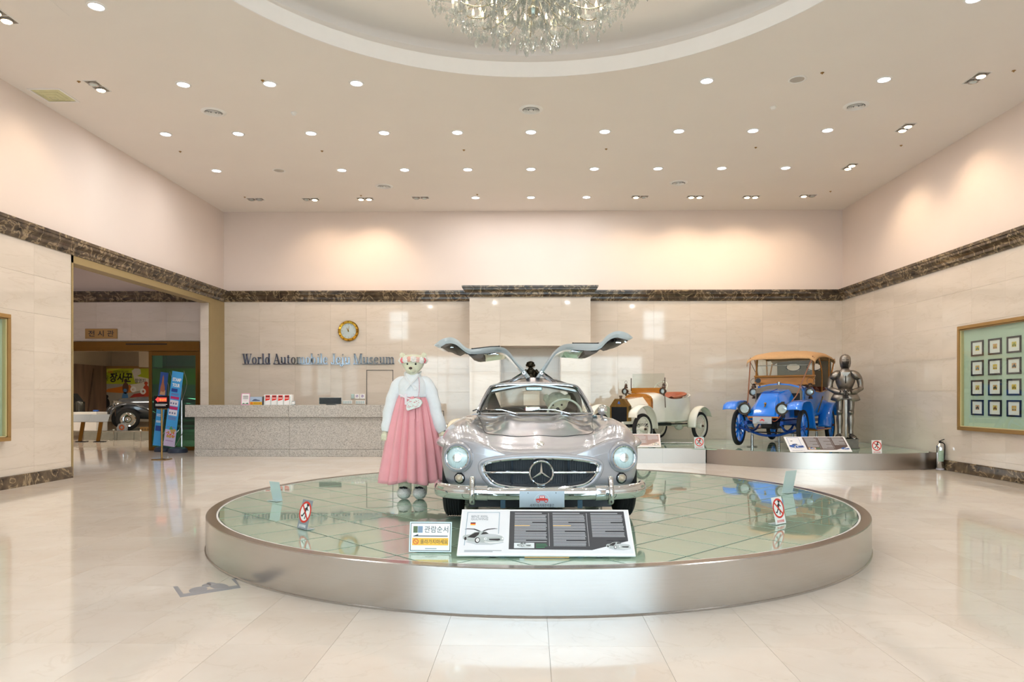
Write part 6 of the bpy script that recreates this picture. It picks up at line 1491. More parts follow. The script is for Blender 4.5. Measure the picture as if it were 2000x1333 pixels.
g = G(); g.lathe([(.0628, .16), (.0632, .17), (.0632, .36), (.0628, .37)], 20, a0=PI*1.2, a1=PI*1.8); g.build('label_plate', mat('pale_green_label', '#9fb8a4', var=.1, scale=30, rough=.5), t)

# ---------------------------------------------------------------- crystal chandelier
M_CRY = pane('crystal', (.80, .83, .82), ior=1.9); nt = M_CRY.node_tree; N = nt.nodes.new
df = N('ShaderNodeBsdfTranslucent'); df.inputs[0].default_value = (.95, .97, .98, 1); am = N('ShaderNodeMixShader'); am.inputs[0].default_value = .17
mo = [n_ for n_ in nt.nodes if n_.type == 'OUTPUT_MATERIAL'][0]; src = mo.inputs[0].links[0].from_socket
nt.links.new(src, am.inputs[1]); nt.links.new(df.outputs[0], am.inputs[2]); nt.links.new(am.outputs[0], mo.inputs[0])
M_CGLD = mat('champagne_gilt', '#c9c3b0', var=.08, scale=20, rough=.2, metal=.9)
M_BULB = emis('candle_bulb', '#ffe2b0', 12.0)
CHX, CHY, CHZ = .02, 6.5, 4.80
ch = thing('chandelier', 'large crystal chandelier with candle arms hanging in the round ceiling recess', 'chandelier', (CHX, CHY, CHZ))
rc = random.Random(11)
g = G(); g.lathe([(.001, .0), (.012, -.02), (.02, -.035), (.012, -.055), (.001, -.062)], 8); g.v = [(x, y*.55, z) for x, y, z in g.v]; me_drop = g.mesh('crystal_drop', M_CRY, 20)
def octa(g, c, r, h):
    c = Vector(c); g.add([c+Vector((r, 0, 0)), c+Vector((0, r, 0)), c+Vector((-r, 0, 0)), c+Vector((0, -r, 0)), c+Vector((0, 0, h)), c+Vector((0, 0, -h))], [(0, 1, 4), (1, 2, 4), (2, 3, 4), (3, 0, 4), (1, 0, 5), (2, 1, 5), (3, 2, 5), (0, 3, 5)])
beads = G(); drops = []
def chain(a, b, sag, n=10, r=.007):
    a = Vector(a); b = Vector(b)
    for k in range(n+1):
        t = k/n; p = a.lerp(b, t); p.z -= sag*4*t*(1-t); octa(beads, p, r, r*1.2)
tiers = [(24, 1.10, .50, 0), (20, .90, .30, .1), (16, .66, .16, .05), (12, .40, .10, .2)]
g = G(); g.lathe([(.001, .02), (.04, .03), (.06, .08), (.03, .13), (.02, .2), (.05, .3), (.08, .36), (.05, .44), (.03, .55), (.05, .8), (.03, 1.0), (.02, 1.87)], 20); g.build('stem', M_CGLD, ch)
g = G(); g.lathe([(.30, .34), (.31, .36), (.31, .44), (.28, .46), (.27, .40)], 32); g.lathe([(.52, .60), (.53, .62), (.53, .68), (.50, .70), (.49, .64)], 40); g.build('hoop', M_CGLD, ch)
g = G(); g.lathe([(.001, 1.86), (.2, 1.84), (.22, 1.89)], 24); g.build('ceiling_rose', M_CGLD, ch)
g = G(); g.lathe([(.012, .0), (.045, .018), (.05, .028), (.046, .026), (.01, .008)], 12); me_dish = g.mesh('drip_dish', M_CRY, 30)
g = G(); g.lathe([(.011, .02), (.011, .10)], 8); me_can = g.mesh('candle_tube', mat('candle_white', '#f4efe2', var=.02, rough=.5), 30)
g = G(); g.lathe([(.001, .165), (.007, .15), (.013, .125), (.009, .10)], 8); me_bul = g.mesh('bulb', M_BULB, 30)
for ti, (n, r_, z_, ph) in enumerate(tiers):
    for k in range(n):
        a = 2*PI*k/n+ph; c_, s_ = math.cos(a), math.sin(a); e = Vector((r_*c_, r_*s_, z_))
        g = G(); g.tube(cr([(.08*c_, .08*s_, z_+.18), (r_*.35*c_, r_*.35*s_, z_+.04), (r_*.7*c_, r_*.7*s_, z_-.05), (r_*.93*c_, r_*.93*s_, z_-.03), tuple(e)], 4), .0065, 6); arm = g.build('arm', M_CRY if ti % 2 else M_CGLD, ch)
        inst('drip_dish', me_dish, arm, e); inst('candle_tube', me_can, arm, e); inst('bulb', me_bul, arm, e)
        for q in range(5 if ti < 2 else 6):
            b_ = 2*PI*q/(5 if ti < 2 else 6)+k; p = e+Vector((.043*math.cos(b_), .043*math.sin(b_), .0)); L_ = .03+.05*rc.random()+(.05 if q == 0 else 0)
            chain(p, p-Vector((0, 0, L_)), 0, 3, .005); drops.append(p-Vector((0, 0, L_+.0)))
        if k % 1 == 0:
            a2 = 2*PI*(k+1)/n+ph; e2 = Vector((r_*math.cos(a2), r_*math.sin(a2), z_)); chain(e, e2, .07, 9, .006); m = (e+e2)/2-Vector((0, 0, .08)); drops.append(m)
            if ti < 3:
                r2, z2 = tiers[ti+1][1], tiers[ti+1][2]; chain(e+Vector((0, 0, .0)), Vector((r2*c_, r2*s_, z2+.05)), .06, 12, .006)
for ring_r, zt_, zb_, n in ((.30, .42, .10, 34), (.52, .66, .22, 44), (.2, .36, .02, 22), (.1, .30, -.02, 12)):
    for k in range(n):
        a = 2*PI*k/n; x, y = ring_r*math.cos(a), ring_r*math.sin(a); z1 = zb_+rc.random()*.10
        m = int((zt_-z1)/.022)
        for q in range(m): octa(beads, (x, y, zt_-q*.022), .007, .010)
        drops.append(Vector((x, y, z1)))
for k in range(60):
    a = rc.random()*2*PI; r_ = .15+.5*rc.random(); z1 = .03+.28*r_+rc.random()*.12; x, y = r_*math.cos(a), r_*math.sin(a)
    for q in range(6): octa(beads, (x, y, z1+q*.02), .006, .010)
    drops.append(Vector((x, y, z1)))
beads.build('bead_strings', M_CRY, ch, ang=None, kind='stuff')
drops.sort(key=lambda p: p.z); gs = G()
for k, p in enumerate(drops):
    sc_ = .9+.5*rc.random()
    if k < 296: inst('crystal_drop', me_drop, ch, p, (0, 0, rc.random()*PI), (sc_, sc_, sc_*1.15))
    else: octa(gs, p-Vector((0, 0, .03)), .016, .032)
gs.build('crystal_drop', M_CRY, ch, ang=None, kind='stuff')
o = light_child(ch, 'POINT', 60, (1, .9, .78)); o.location = (0, 0, 1.2); o.data.shadow_soft_size = .3
for k in range(6):
    a = k*PI/3; o = light_child(ch, 'POINT', 9, (1, .88, .72)); o.location = (1.25*math.cos(a), 1.25*math.sin(a), .8); o.data.shadow_soft_size = .08
# ---------------------------------------------------------------- vintage cars at the back
M_BLU = mat('bright_blue_paint', '#0a78e4', var=.03, rough=.12, coat=1.0, coatr=.03)
M_BLUD = mat('deep_blue_paint', '#14489e', var=.05, rough=.25)
M_WOOD = mat('varnished_wood', '#a86c26', var=.18, scale=3, stretch=(1, 1, 8), rough=.25, coat=.5)
M_CANV = mat('tan_canvas', '#c49a6c', var=.05, scale=20, bump=.15, bscale=80, rough=.85)
M_CANVI = mat('grey_canvas_lining', '#8a7f6c', var=.06, rough=.9)
M_LEA = mat('red_brown_leather', '#a55633', var=.12, scale=8, bump=.2, rough=.4)
M_LEAD = mat('dark_red_leather', '#5a2418', var=.12, scale=8, bump=.2, rough=.4)
M_IVO = mat('ivory_car_paint', '#ece9dc', var=.02, rough=.14, coat=.8, coatr=.03)
M_BRS = mat('aged_brass', '#9a7a45', var=.15, scale=14, rough=.3, metal=.9)
M_BRZB = mat('bronze_brown_lamp', '#5c4a3f', var=.2, scale=14, rough=.35, metal=.8)
M_LGLASS = mat('lamp_glass', '#b8ccd2', var=.1, scale=12, rough=.06, spec=.9, metal=.3)
M_GREYR = mat('radiator_grey', '#8a7d6c', var=.06, rough=.4, metal=.4)
def spoked(parent, x, y, z, s, r, tr, n, rimm, spm, tyw=.09, wire=False, hub=M_BRZB):
    """wheel with axis along x; s = outward side"""
    g = G(); g.lathe([(r-tr*1.5, -tyw*.42), (r-tr*.8, -tyw/2), (r-tr*.2, -tyw*.42), (r, -tyw*.2), (r, tyw*.2), (r-tr*.2, tyw*.42), (r-tr*.8, tyw/2), (r-tr*1.5, tyw*.42)], 36, (x, y, z), 'X'); w_ = g.build('wheel', M_RUBBER, parent, ang=50)
    ri = r-tr*1.4; g = G(); g.lathe([(ri, -tyw*.3), (ri, tyw*.3), (ri-.03, tyw*.2), (ri-.03, -tyw*.2), (ri, -tyw*.3)], 32, (x, y, z), 'X'); g.build('rim', rimm, w_)
    g = G()
    for k in range(n):
        a = 2*PI*k/n; o_ = (s*tyw*.35 if k % 2 else -s*tyw*.35) if wire else 0
        g.cyl((x+o_, y+.05*math.cos(a), z+.05*math.sin(a)), (x, y+(ri-.02)*math.cos(a), z+(ri-.02)*math.sin(a)), .0035 if wire else .022, .0035 if wire else .015, n=5 if wire else 8)
    g.build('spokes', spm, w_, kind='stuff' if wire else None)
    g = G(); g.lathe([(.001, s*tyw*.95), (.022, s*tyw*.9), (.03, s*tyw*.6), (.06, s*tyw*.45), (.065, 0), (.06, -s*tyw*.4), (.001, -s*tyw*.45)], 16, (x, y, z), 'X'); g.build('hub', spm if wire else M_BLUD, w_)
    g = G(); g.lathe([(.001, s*tyw*1.3), (.022, s*tyw*1.25), (.028, s*tyw*.9), (.026, s*tyw*.75)], 8, (x, y, z), 'X'); g.build('hub_cap', hub, w_)
    return w_
def fender(parent, m, pts, x0, x1, crown=.02, th=.008, nm='fender'):
    """sheet-metal mudguard: side profile pts (y, z), across x0..x1, slightly crowned"""
    P = cr([(0, a, b) for a, b in pts], 5); g = G(); rows = []
    for i, p in enumerate(P):
        t = (P[min(i+1, len(P)-1)]-P[max(i-1, 0)]).normalized(); nn = Vector((0, -t.z, t.y))
        if nn.z < 0 and i < 2: pass
        rows.append([Vector((x0+(x1-x0)*k/6, p.y, p.z))+nn*(crown*(1-(2*k/6-1)**2)) for k in range(7)])
    g.grid(rows); o = g.build(nm, m, parent, ang=50); md = o.modifiers.new('t', 'SOLIDIFY'); md.thickness = th; return o
def lamp(parent, nm, c, r, d, bm_, tilt=None):
    g = G(); g.lathe([(.001, d), (r*.5, d*.85), (r*.9, d*.35), (r, .0), (r*1.02, -.03), (r*.84, -.032), (r*.74, .01)], 24, c, 'Y'); l = g.build(nm, bm_, parent)
    g = G(); g.lathe([(.001, -.016), (r*.4, -.014), (r*.72, -.004)], 20, c, 'Y'); g.build('lens', M_LGLASS, l); return l
# ---- blue car
bc = thing('vintage_car', 'bright blue vintage open car with a tan canvas top and wood-framed windscreen', 'car', (4.98, 15.02, PZ), -.60)
V = lambda nm, g, m, ang=35, parent=None, kind=None: g.build(nm, m, parent or bc, ang=ang, kind=kind)
WR = .385; WZ = WR+.03; WB = 2.45
for yy in (0, WB):
    for s in (-1, 1): spoked(bc, s*.655, yy, WZ, s, WR, .05, 12, M_BLU, M_BLU, .085)
g = G(); [g.bb(s*.36-.03, s*.36+.03, -.45, 3.0, .50, .57) for s in (-1, 1)]; g.bb(-.36, .36, .25, .31, .50, .56); g.bb(-.36, .36, 2.0, 2.06, .5, .56); V('chassis', g, M_BLUD, None)
g = G(); g.tube(cr([(-.62, 0, WZ-.01), (-.42, -.02, WZ-.07), (-.15, -.03, WZ-.15), (.15, -.03, WZ-.15), (.42, -.02, WZ-.07), (.62, 0, WZ-.01)], 4), .026, 8); V('front_axle', g, M_BLUD)
g = G(); g.cyl((-.62, WB, WZ), (.62, WB, WZ), .035); g.ell((0, WB, WZ), (.13, .14, .13), 14, 10); V('rear_axle', g, M_BLUD)
for s in (-1, 1):
    g = G(); P = cr([(s*.36, -.52, .50), (s*.36, -.25, .40), (s*.36, 0, .37), (s*.36, .25, .40), (s*.36, .45, .47)], 4)
    for k in range(3): g.tube([p+Vector((0, 0, -.014*k)) for p in P[k*2:len(P)-k*2]], .011, 6, flat=2.2, up=(0, 0, 1))
    V('leaf_spring', g, M_BLUD)
g = G(); g.tube([(-.5, .12, WZ-.10), (.5, .12, WZ-.10)], .013, 6); V('track_rod', g, M_DARKM)
g = G(); g.bb(-.16, .16, -.1, .5, .40, .56, ch=.02); g.bb(-.10, .12, -.28, -.1, .42, .52, ch=.02); V('engine', g, M_DARKM, None)
# sloping hood with the radiator behind it
g = G(); rows = []
for y_, wb, wt, zb, zt, zs in ((-.46, .30, .22, .66, .70, .69), (-.40, .31, .21, .64, .78, .73), (-.25, .315, .18, .62, .95, .80), (-.1, .32, .165, .60, 1.08, .86), (.02, .325, .17, .60, 1.155, .92), (.30, .335, .20, .60, 1.20, .98), (.56, .345, .23, .60, 1.23, 1.03)):
    rows.append([(-wb, y_, zb), (-wb, y_, zs), (-wt-.03, y_, zt-.035), (-wt, y_, zt-.008), (0, y_, zt), (wt, y_, zt-.008), (wt+.03, y_, zt-.035), (wb, y_, zs), (wb, y_, zb)])
g.grid(rows, cu=True, cap0=True, cap1=True); hood = V('hood', g, M_BLU, 28)
g = G(); g.tube([(-.20, .0, 1.15), (.20, .0, 1.15)], .006, 6); g.tube([(0, .0, 1.163), (0, .55, 1.235)], .006, 6); V('hood_hinge', g, M_BLUD, parent=hood)
g = G(); g.box((0, -.34, .885), (.03, .012, .09), rotm('X', -50), ch=.004); g.ell((0, -.33, .93), (.028, .02, .02), 8, 6); V('hood_catch', g, M_BRS, parent=hood)
g = G(); g.bb(-.31, .31, -.50, -.46, .63, .665, ch=.006); V('hood_lip', g, M_WOOD, None, hood)
g = G(); g.bb(-.46, .46, .60, .70, .66, 1.18); V('radiator_core', g, M_BLACK, None)
g = G(); P = [(-.47, 1.14), (-.46, 1.24), (-.36, 1.27), (-.2, 1.31), (0, 1.325), (.2, 1.31), (.36, 1.27), (.46, 1.24), (.47, 1.14)]; g.prism(P, .58, .73, 'xz'); V('radiator_tank', g, M_GREYR, None)
g = G(); [g.bb(s*.47-.012, s*.47+.012, .58, .72, .66, 1.2) for s in (-1, 1)]; V('radiator_side', g, M_GREYR, None)
g = G(); g.lathe([(.03, 0), (.03, .035), (.04, .04), (.04, .065), (.001, .07)], 12, (0, .655, 1.32)); V('filler_cap', g, M_SATIN)
g = G(); rows = []
for y_, k_ in ((.70, 1.0), (.9, 1.05), (1.08, 1.1)):
    rows.append([(-.50*k_, y_, .62), (-.50*k_, y_, 1.20), (-.40*k_, y_, 1.29+.0), (-.24, y_, 1.335+.015*(y_-.7)), (0, y_, 1.36+.02*(y_-.7)), (.24, y_, 1.335+.015*(y_-.7)), (.40*k_, y_, 1.29), (.50*k_, y_, 1.20), (.50*k_, y_, .62)])
g.grid(rows, cu=True, cap0=True, cap1=True); V('scuttle', g, M_BLU, 40)
# tub
g = G(); rows = []
for y_, wb, wt, zb, zt in ((1.05, .50, .56, .60, 1.30), (1.25, .55, .61, .60, 1.18), (1.5, .57, .64, .60, 1.16), (1.95, .58, .66, .60, 1.20), (2.4, .58, .66, .62, 1.26), (2.75, .52, .60, .66, 1.28), (2.9, .38, .45, .74, 1.26)):
    rows.append([(-wb*.8, y_, zb), (-wb, y_, zb+.10), (-wt, y_, zt-.1), (-wt-.012, y_, zt), (-wt+.045, y_, zt), (-wb+.03, y_, zb+.14), (wb-.03, y_, zb+.14), (wt-.045, y_, zt), (wt+.012, y_, zt), (wt, y_, zt-.1), (wb, y_, zb+.10), (wb*.8, y_, zb)])
g.grid(rows, cu=True, cap0=True, cap1=True); V('body_tub', g, M_BLU, 40)
g = G(); [g.tube([(s*.635, 1.2, 1.185), (s*.655, 1.5, 1.165), (s*.675, 1.95, 1.205), (s*.675, 2.4, 1.265)], .012, 6) for s in (-1, 1)]; V('tub_moulding', g, M_WOOD)
for yy in (1.72, 2.52):
    g = G(); g.bb(-.52, .52, yy-.28, yy+.1, .72, .95, ch=.05); g.bb(-.54, .54, yy+.08, yy+.22, .85, 1.30, ch=.06); V('seat', g, M_LEAD, 30)
# dashboard, windscreen with wooden frame, steering
g = G(); g.prism([(1.02, 1.33), (1.10, 1.33), (1.10, 1.50), (1.06, 1.50)], -.64, .64, 'yz'); V('windscreen_board', g, M_WOOD, None)
g = G(); g.bb(-.65, .65, 1.03, 1.11, 1.50, 1.54, ch=.006); V('lower_rail', g, M_WOOD, None)
for s in (-1, 1): g = G(); g.tube([(s*.615, 1.07, 1.38), (s*.60, 1.10, 1.98)], .026, 6); V('windscreen_post', g, M_WOOD)
g = G(); g.tube([(-.60, 1.09, 1.76), (.60, 1.09, 1.76)], .007, 6); V('split_rail', g, M_SATIN)
g = G(); g.bb(-.59, .59, 1.080, 1.086, 1.54, 1.96); V('windscreen', g, M_PANE, None)
MW2 = Matrix.Rotation(math.radians(40), 3, 'X')
g = G(); g.ring(.19, .012, 30, 7, o=(.30, 1.38, 1.42), M=MW2); sw2 = V('steering_wheel', g, M_LEAD)
g = G()
for a in (30, 150, 270): g.tube([Vector((.30, 1.38, 1.42)), Vector((.30, 1.38, 1.42))+MW2 @ Vector((.19*math.cos(math.radians(a)), .19*math.sin(math.radians(a)), 0))], .006, 5)
g.tube([(.30, 1.38, 1.42), (.30, 1.1, 1.1)], .014, 6); V('spokes', g, M_SATIN, parent=sw2)
g = G(); g.box((0, 1.14, 1.93), (.22, .02, .07), ch=.01); V('mirror', g, MATS['blue_tinted_mirror'], 20)
# canvas top on wooden bows
g = G(); rows = []
tp = [(.74, 1.90, .69, -.02), (.80, 1.965, .70, .0), (1.15, 2.04, .70, .02), (1.6, 2.07, .70, .03), (2.1, 2.07, .70, .03), (2.4, 2.05, .70, .02), (2.62, 2.00, .69, .01), (2.74, 1.93, .68, 0)]
for y_, z, w_, cw in tp:
    dr = .17 if y_ < .78 else (.13 if y_ < 2.5 else .05)
    rows.append([(-w_-.03, y_, z-dr), (-w_-.02, y_, z-.09), (-w_*.88, y_, z-.025), (-w_*.5, y_, z+cw*.7), (0, y_, z+cw), (w_*.5, y_, z+cw*.7), (w_*.88, y_, z-.025), (w_+.02, y_, z-.09), (w_+.03, y_, z-dr)])
cols = [cr([r[c] for r in rows], 3) for c in range(9)]; rows2 = [[c[j] for c in cols] for j in range(len(cols[0]))]
g.grid(rows2); top = V('canvas_top', g, M_CANV, 50); md = top.modifiers.new('t', 'SOLIDIFY'); md.thickness = .008
# rear curtain with two oval lights
wv = [(.27, .17), (-.27, .17)]
g = G(); nx, nz_ = 44, 22; cur = [[(-.62+1.24*i/nx, 2.74+.07*(1-j/nz_), 1.28+.70*j/nz_) for i in range(nx+1)] for j in range(nz_+1)]
def ov(x, z): return any(((x-s*.24)/.16)**2+((z-1.78)/.085)**2 < 1 for s in (-1, 1))
fs = [(j*(nx+1)+i, j*(nx+1)+i+1, (j+1)*(nx+1)+i+1, (j+1)*(nx+1)+i) for j in range(nz_) for i in range(nx) if not ov(-.62+1.24*(i+.5)/nx, 1.32+.66*(j+.5)/nz_)]
g.add([p for r in cur for p in r], fs); V('rear_curtain', g, M_CANVI, None, top)
for s in (-1, 1):
    g = G(); g.ring(1, .08, 32, 6, M=Matrix(((.165, 0, 0), (0, 0, .12), (0, .09, 0))), o=(s*.24, 2.765, 1.78)); V('oval_window_frame', g, M_BLACK, parent=top)
    g = G(); P = cr([(s*.665, 1.6, 1.18), (s*.70, 1.45, 1.6), (s*.69, 1.2, 1.93)], 3); g.tube(P, .016, 6); V('hood_bow', g, M_WOOD, parent=top)
    g = G(); g.tube([(s*.685, 2.2, 1.22), (s*.70, 2.15, 1.95)], .016, 6); V('hood_bow', g, M_WOOD, parent=top)
    g = G(); g.tube([(s*.685, 2.2, 1.25), (s*.70, 2.62, 1.85)], .016, 6); V('hood_bow', g, M_WOOD, parent=top)
    g = G(); g.tube([(s*.69, .80, 1.90), (s*.63, 1.07, 1.62)], .006, 5); V('top_strut', g, M_DARKM, parent=top)
    g = G(); g.tube([(s*.66, .82, 1.93), (s*.50, .15, 1.1), (s*.38, -.32, .78)], .009, 5, flat=1.6); V('leather_strap', g, mat('brown_strap', '#7a4a2c', var=.08, rough=.5), parent=top)
# lamps
for s in (-1, 1):
    l = lamp(bc, 'headlamp', (s*.375, -.48, .82), .125, .2, mat('smoky_bronze_lamp', '#4b4740', var=.15, rough=.3, metal=.7))
    g = G(); g.bb(s*.375-.03, s*.375+.03, -.42, -.36, .64, .71); g.tube([(s*.375, -.4, .7), (s*.30, -.3, .56)], .012, 6); g.box((s*.375, -.42, .95), (.06, .06, .035), ch=.008); V('lamp_bracket', g, M_DARKM, parent=l)
    g = G(); g.tube(cr([(s*.34, -.44, .69), (s*.28, -.48, .60), (s*.20, -.46, .57), (s*.17, -.42, .64)], 4), .008, 6); V('copper_pipe', g, mat('copper_pipe', '#b5654a', var=.1, rough=.3, metal=.8), parent=l)
    l = lamp(bc, 'side_lamp', (s*.60, .82, 1.17), .088, .14, M_BRZB)
    g = G(); g.lathe([(.05, .09), (.055, .12), (.035, .15), (.04, .17), (.02, .19)], 12, (s*.60, .86, 1.17)); g.ring(.07, .005, 16, 5, o=(s*.60, .86, 1.40), M=Matrix.Rotation(PI/2, 3, 'X')); g.tube([(s*.6, .88, 1.08), (s*.6, .88, 1.02)], [.03, .05], 8); V('lamp_chimney', g, M_BRZB, parent=l)
g = G(); g.tube([(-.60, .98, 1.42), (-.50, .85, 1.42), (-.46, .72, 1.42)], [.02, .03, .055], 12); V('horn', g, M_DARKM)
# mudguards and running boards
for s in (-1, 1):
    a, b = sorted((s*.50, s*.79))
    fender(bc, M_BLU, [(-.62, .80), (-.56, .90), (-.42, .955), (-.1, .98), (.14, .95), (.32, .82), (.44, .60), (.55, .42), (.72, .36)], a, b, .025)
    g = G(); g.bb(a, b, .70, 1.95, .345, .375, ch=.006); V('running_board', g, M_WOOD, None)
    fender(bc, M_BLU, [(1.95, .38), (2.02, .62), (2.14, .82), (2.32, .92), (2.6, .92), (2.82, .82), (2.94, .62)], a, b, .025)
g = G(); g.tube([(.62, 1.45, .72), (.72, 1.43, 1.05)], .012, 6); g.ell((.72, 1.43, 1.06), .02, 8, 6); V('brake_lever', g, M_BRS)
g = G(); g.bb(-.19, .19, -.545, -.54, .52, .655, ch=.002); pl2 = V('number_plate', g, MATS['silver_blue_plate'], None)
M = Matrix.Translation((0, -.546, .585)) @ Matrix.Rotation(PI/2, 4, 'X')
g = G(); text(g, '세계자동차제주박물관', 0, -.055, .028, M, align='CENTER', width=.22); V('lettering', g, I_K, None, pl2)
g = G(); annul(g, -.03, -.005, .009, .015, M, .0015, 12); annul(g, .032, -.005, .009, .015, M, .0015, 12); poly(g, [(-.05, 0), (-.045, .012), (-.02, .014), (-.018, .034), (.02, .034), (.022, .016), (.045, .012), (.05, -.002)], M, .001); V('emblem_print', g, I_R, None, pl2)
for x, y, q_ in ((-.42, .16, 'front left'), (.42, .16, 'front right'), (.42, 2.2, 'rear right'), (-.42, 2.2, 'rear left')):
    t = thing('jack_stand', 'steel jack stand beside the %s wheel of the blue car' % q_, 'stand', bc.matrix_basis @ Vector((x, y, 0)), 0)
    g = G(); g.lathe([(.001, .004), (.11, .004), (.11, .012), (.03, .02), (.03, .24), (.022, .245), (.022, .36 if y < 1 else .40), (.001, .36 if y < 1 else .40)], 16); t2 = g.build('post', M_SATIN, t)

# ---- ivory car
wc = thing('vintage_car', 'small ivory vintage roadster with flat windscreen and red-brown leather seat', 'car', (1.98, 15.84, PZ), -.765)
V = lambda nm, g, m, ang=35, parent=None, kind=None: g.build(nm, m, parent or wc, ang=ang, kind=kind)
WR = .335; WZ = WR+.035; WB = 2.35
for yy in (0, WB):
    for s in (-1, 1): spoked(wc, s*.575, yy, WZ, s, WR, .045, 40, M_IVO, M_IVO, .08, wire=True)
g = G(); [g.bb(s*.27-.025, s*.27+.025, -.3, 2.6, .47, .53) for s in (-1, 1)]; V('chassis', g, M_IVO, None)
g = G(); g.tube([(-.55, 0, WZ), (-.4, 0, WZ-.03), (.4, 0, WZ-.03), (.55, 0, WZ)], .022, 8); V('front_axle', g, M_IVO)
g = G(); g.cyl((-.55, WB, WZ), (.55, WB, WZ), .03); g.ell((0, WB, WZ), (.12, .12, .12), 12, 8); g.tube([(0, WB, WZ), (0, 1.2, WZ+.1)], .035, 8); V('rear_axle', g, M_IVO)
g = G(); g.bb(-.14, .14, .1, 1.0, .38, .50, ch=.03); g.tube([(.3, .6, .44), (.31, 1.5, .43)], .035, 8); g.tube([(.31, 1.5, .43), (.31, 2.5, .42)], .015, 6); V('exhaust', g, M_DARKM)
for s in (-1, 1): g = G(); g.tube(cr([(s*.27, -.42, .44), (s*.27, -.2, .37), (s*.27, .0, .36), (s*.27, .3, .42)], 4), .016, 6, flat=1.6, up=(0, 0, 1)); V('leaf_spring', g, M_IVO)
g = G(); P = [(-.25, .48), (-.25, .86), (-.12, 1.02), (.12, 1.02), (.25, .86), (.25, .48)]; g.prism(P, -.06, .05, 'xz'); V('radiator_shell', g, M_BRS, None)
g = G(); g.bb(-.205, .205, -.066, -.05, .50, .84); rc_ = V('radiator_core', g, M_MESH, None)
g = G(); [g.bb(-.2+.02*k, -.195+.02*k, -.07, -.065, .50, .84) for k in range(21)]; V('core_fins', g, MATS['dark_blue_steel'], None, rc_)
g = G(); [g.ell((q[0], -.066, q[1]), (.018, .004, .018), 8, 6) for q in ((-.018, .92), (.018, .92), (0, .95))]; V('badge', g, I_B)
g = G(); g.lathe([(.028, 0), (.028, .04), (.04, .045), (.036, .07), (.001, .075)], 10, (0, 0, 1.02)); V('filler_cap', g, M_BRZB)
g = G(); rows = []
for y_, w_, zt in ((.05, .245, 1.0), (.62, .30, 1.06)): rows.append([(-w_, y_, .52), (-w_, y_, zt-.17), (-w_*.5, y_, zt), (w_*.5, y_, zt), (w_, y_, zt-.17), (w_, y_, .52)])
g.grid(rows, cu=True, cap0=True, cap1=True); V('hood', g, M_IVO, 20)
def arch(w_, zt, zs, zb=.50, n=10): return [(-w_, zb)]+[(-w_*math.cos(PI*k/n) if 0 else -w_*math.copysign(abs(math.cos(PI*k/n))**.7, math.cos(PI*k/n)), zs+(zt-zs)*math.sin(PI*k/n)**.8) for k in range(n+1)]+[(w_, zb)]
g = G(); g.prism(arch(.37, 1.14, .95), .62, .70, 'xz'); V('wooden_firewall', g, M_WOOD, None)
g = G(); rows = []
for y_, w_, zt, zs in ((.70, .36, 1.12, .94), (.85, .41, 1.15, .98), (1.05, .45, 1.17, 1.0)): rows.append([(x, y_, z) for x, z in arch(w_, zt, zs)])
g.grid(rows, cu=True, cap0=True, cap1=True); V('scuttle', g, M_IVO, 40)
g = G(); rows = []
for y_, w_, zt, zb in ((1.05, .45, 1.08, .50), (1.25, .48, 1.02, .50), (1.6, .50, 1.02, .50), (1.95, .49, 1.06, .50), (2.15, .44, 1.10, .52), (2.28, .34, 1.13, .56), (2.34, .2, 1.14, .6)):
    rows.append([(-w_*.92, y_, zb), (-w_, y_, zb+.2), (-w_-.0, y_, zt), (-w_+.04, y_, zt), (-w_+.06, y_, zb+.15), (w_-.06, y_, zb+.15), (w_-.04, y_, zt), (w_, y_, zt), (w_, y_, zb+.2), (w_*.92, y_, zb)])
cols = [cr([r[c] for r in rows], 3) for c in range(10)]; g.grid([[c[j] for c in cols] for j in range(len(cols[0]))], cu=True, cap0=True, cap1=True); V('body_tub', g, M_IVO, 45)
g = G(); rows = []
for k in range(25):
    a = PI*k/24; x, y_ = .465*math.copysign(abs(math.cos(a))**.6, math.cos(a)), 1.35+.92*math.sin(a)**.75; zt = 1.04+.11*math.sin(a)
    rows.append([(x, y_, zt-.02), (x*1.03, y_+.01, zt+.015), (x*.94, y_-.02, zt+.035), (x*.82, y_-.06, zt+.0), (x*.78, y_-.10, .72)])
g.grid(rows); V('seat_back', g, M_LEA, 60)
g = G(); g.bb(-.40, .40, 1.4, 1.95, .66, .84, ch=.05); V('seat_cushion', g, M_LEA, 30)
g = G(); g.bb(-.46, .46, 1.02, 1.07, 1.14, 1.27, ch=.006); V('windscreen_board', g, M_WOOD, None)
g = G(); g.bb(-.44, .44, 1.045, 1.051, 1.27, 1.60); V('windscreen', g, M_PANE, None)
g = G(); [g.tube([(s*.465, 1.03, 1.2), (s*.465, 1.03, 1.50)], .012, 6) for s in (-1, 1)]; V('screen_rods', g, M_BRZB)
MW3 = Matrix.Rotation(math.radians(55), 3, 'X'); c3 = Vector((.16, 1.32, 1.28))
g = G(); g.ring(.17, .010, 30, 7, o=c3, M=MW3); sw3 = V('steering_wheel', g, M_CREAMP)
g = G(); [g.tube([c3, c3+MW3 @ Vector((.17*math.cos(a), .17*math.sin(a), 0))], .006, 5) for a in (.5, 2.6, 4.7)]; g.tube([c3, (.16, 1.1, 1.0)], .014, 6); V('spokes', g, M_SATIN, parent=sw3)
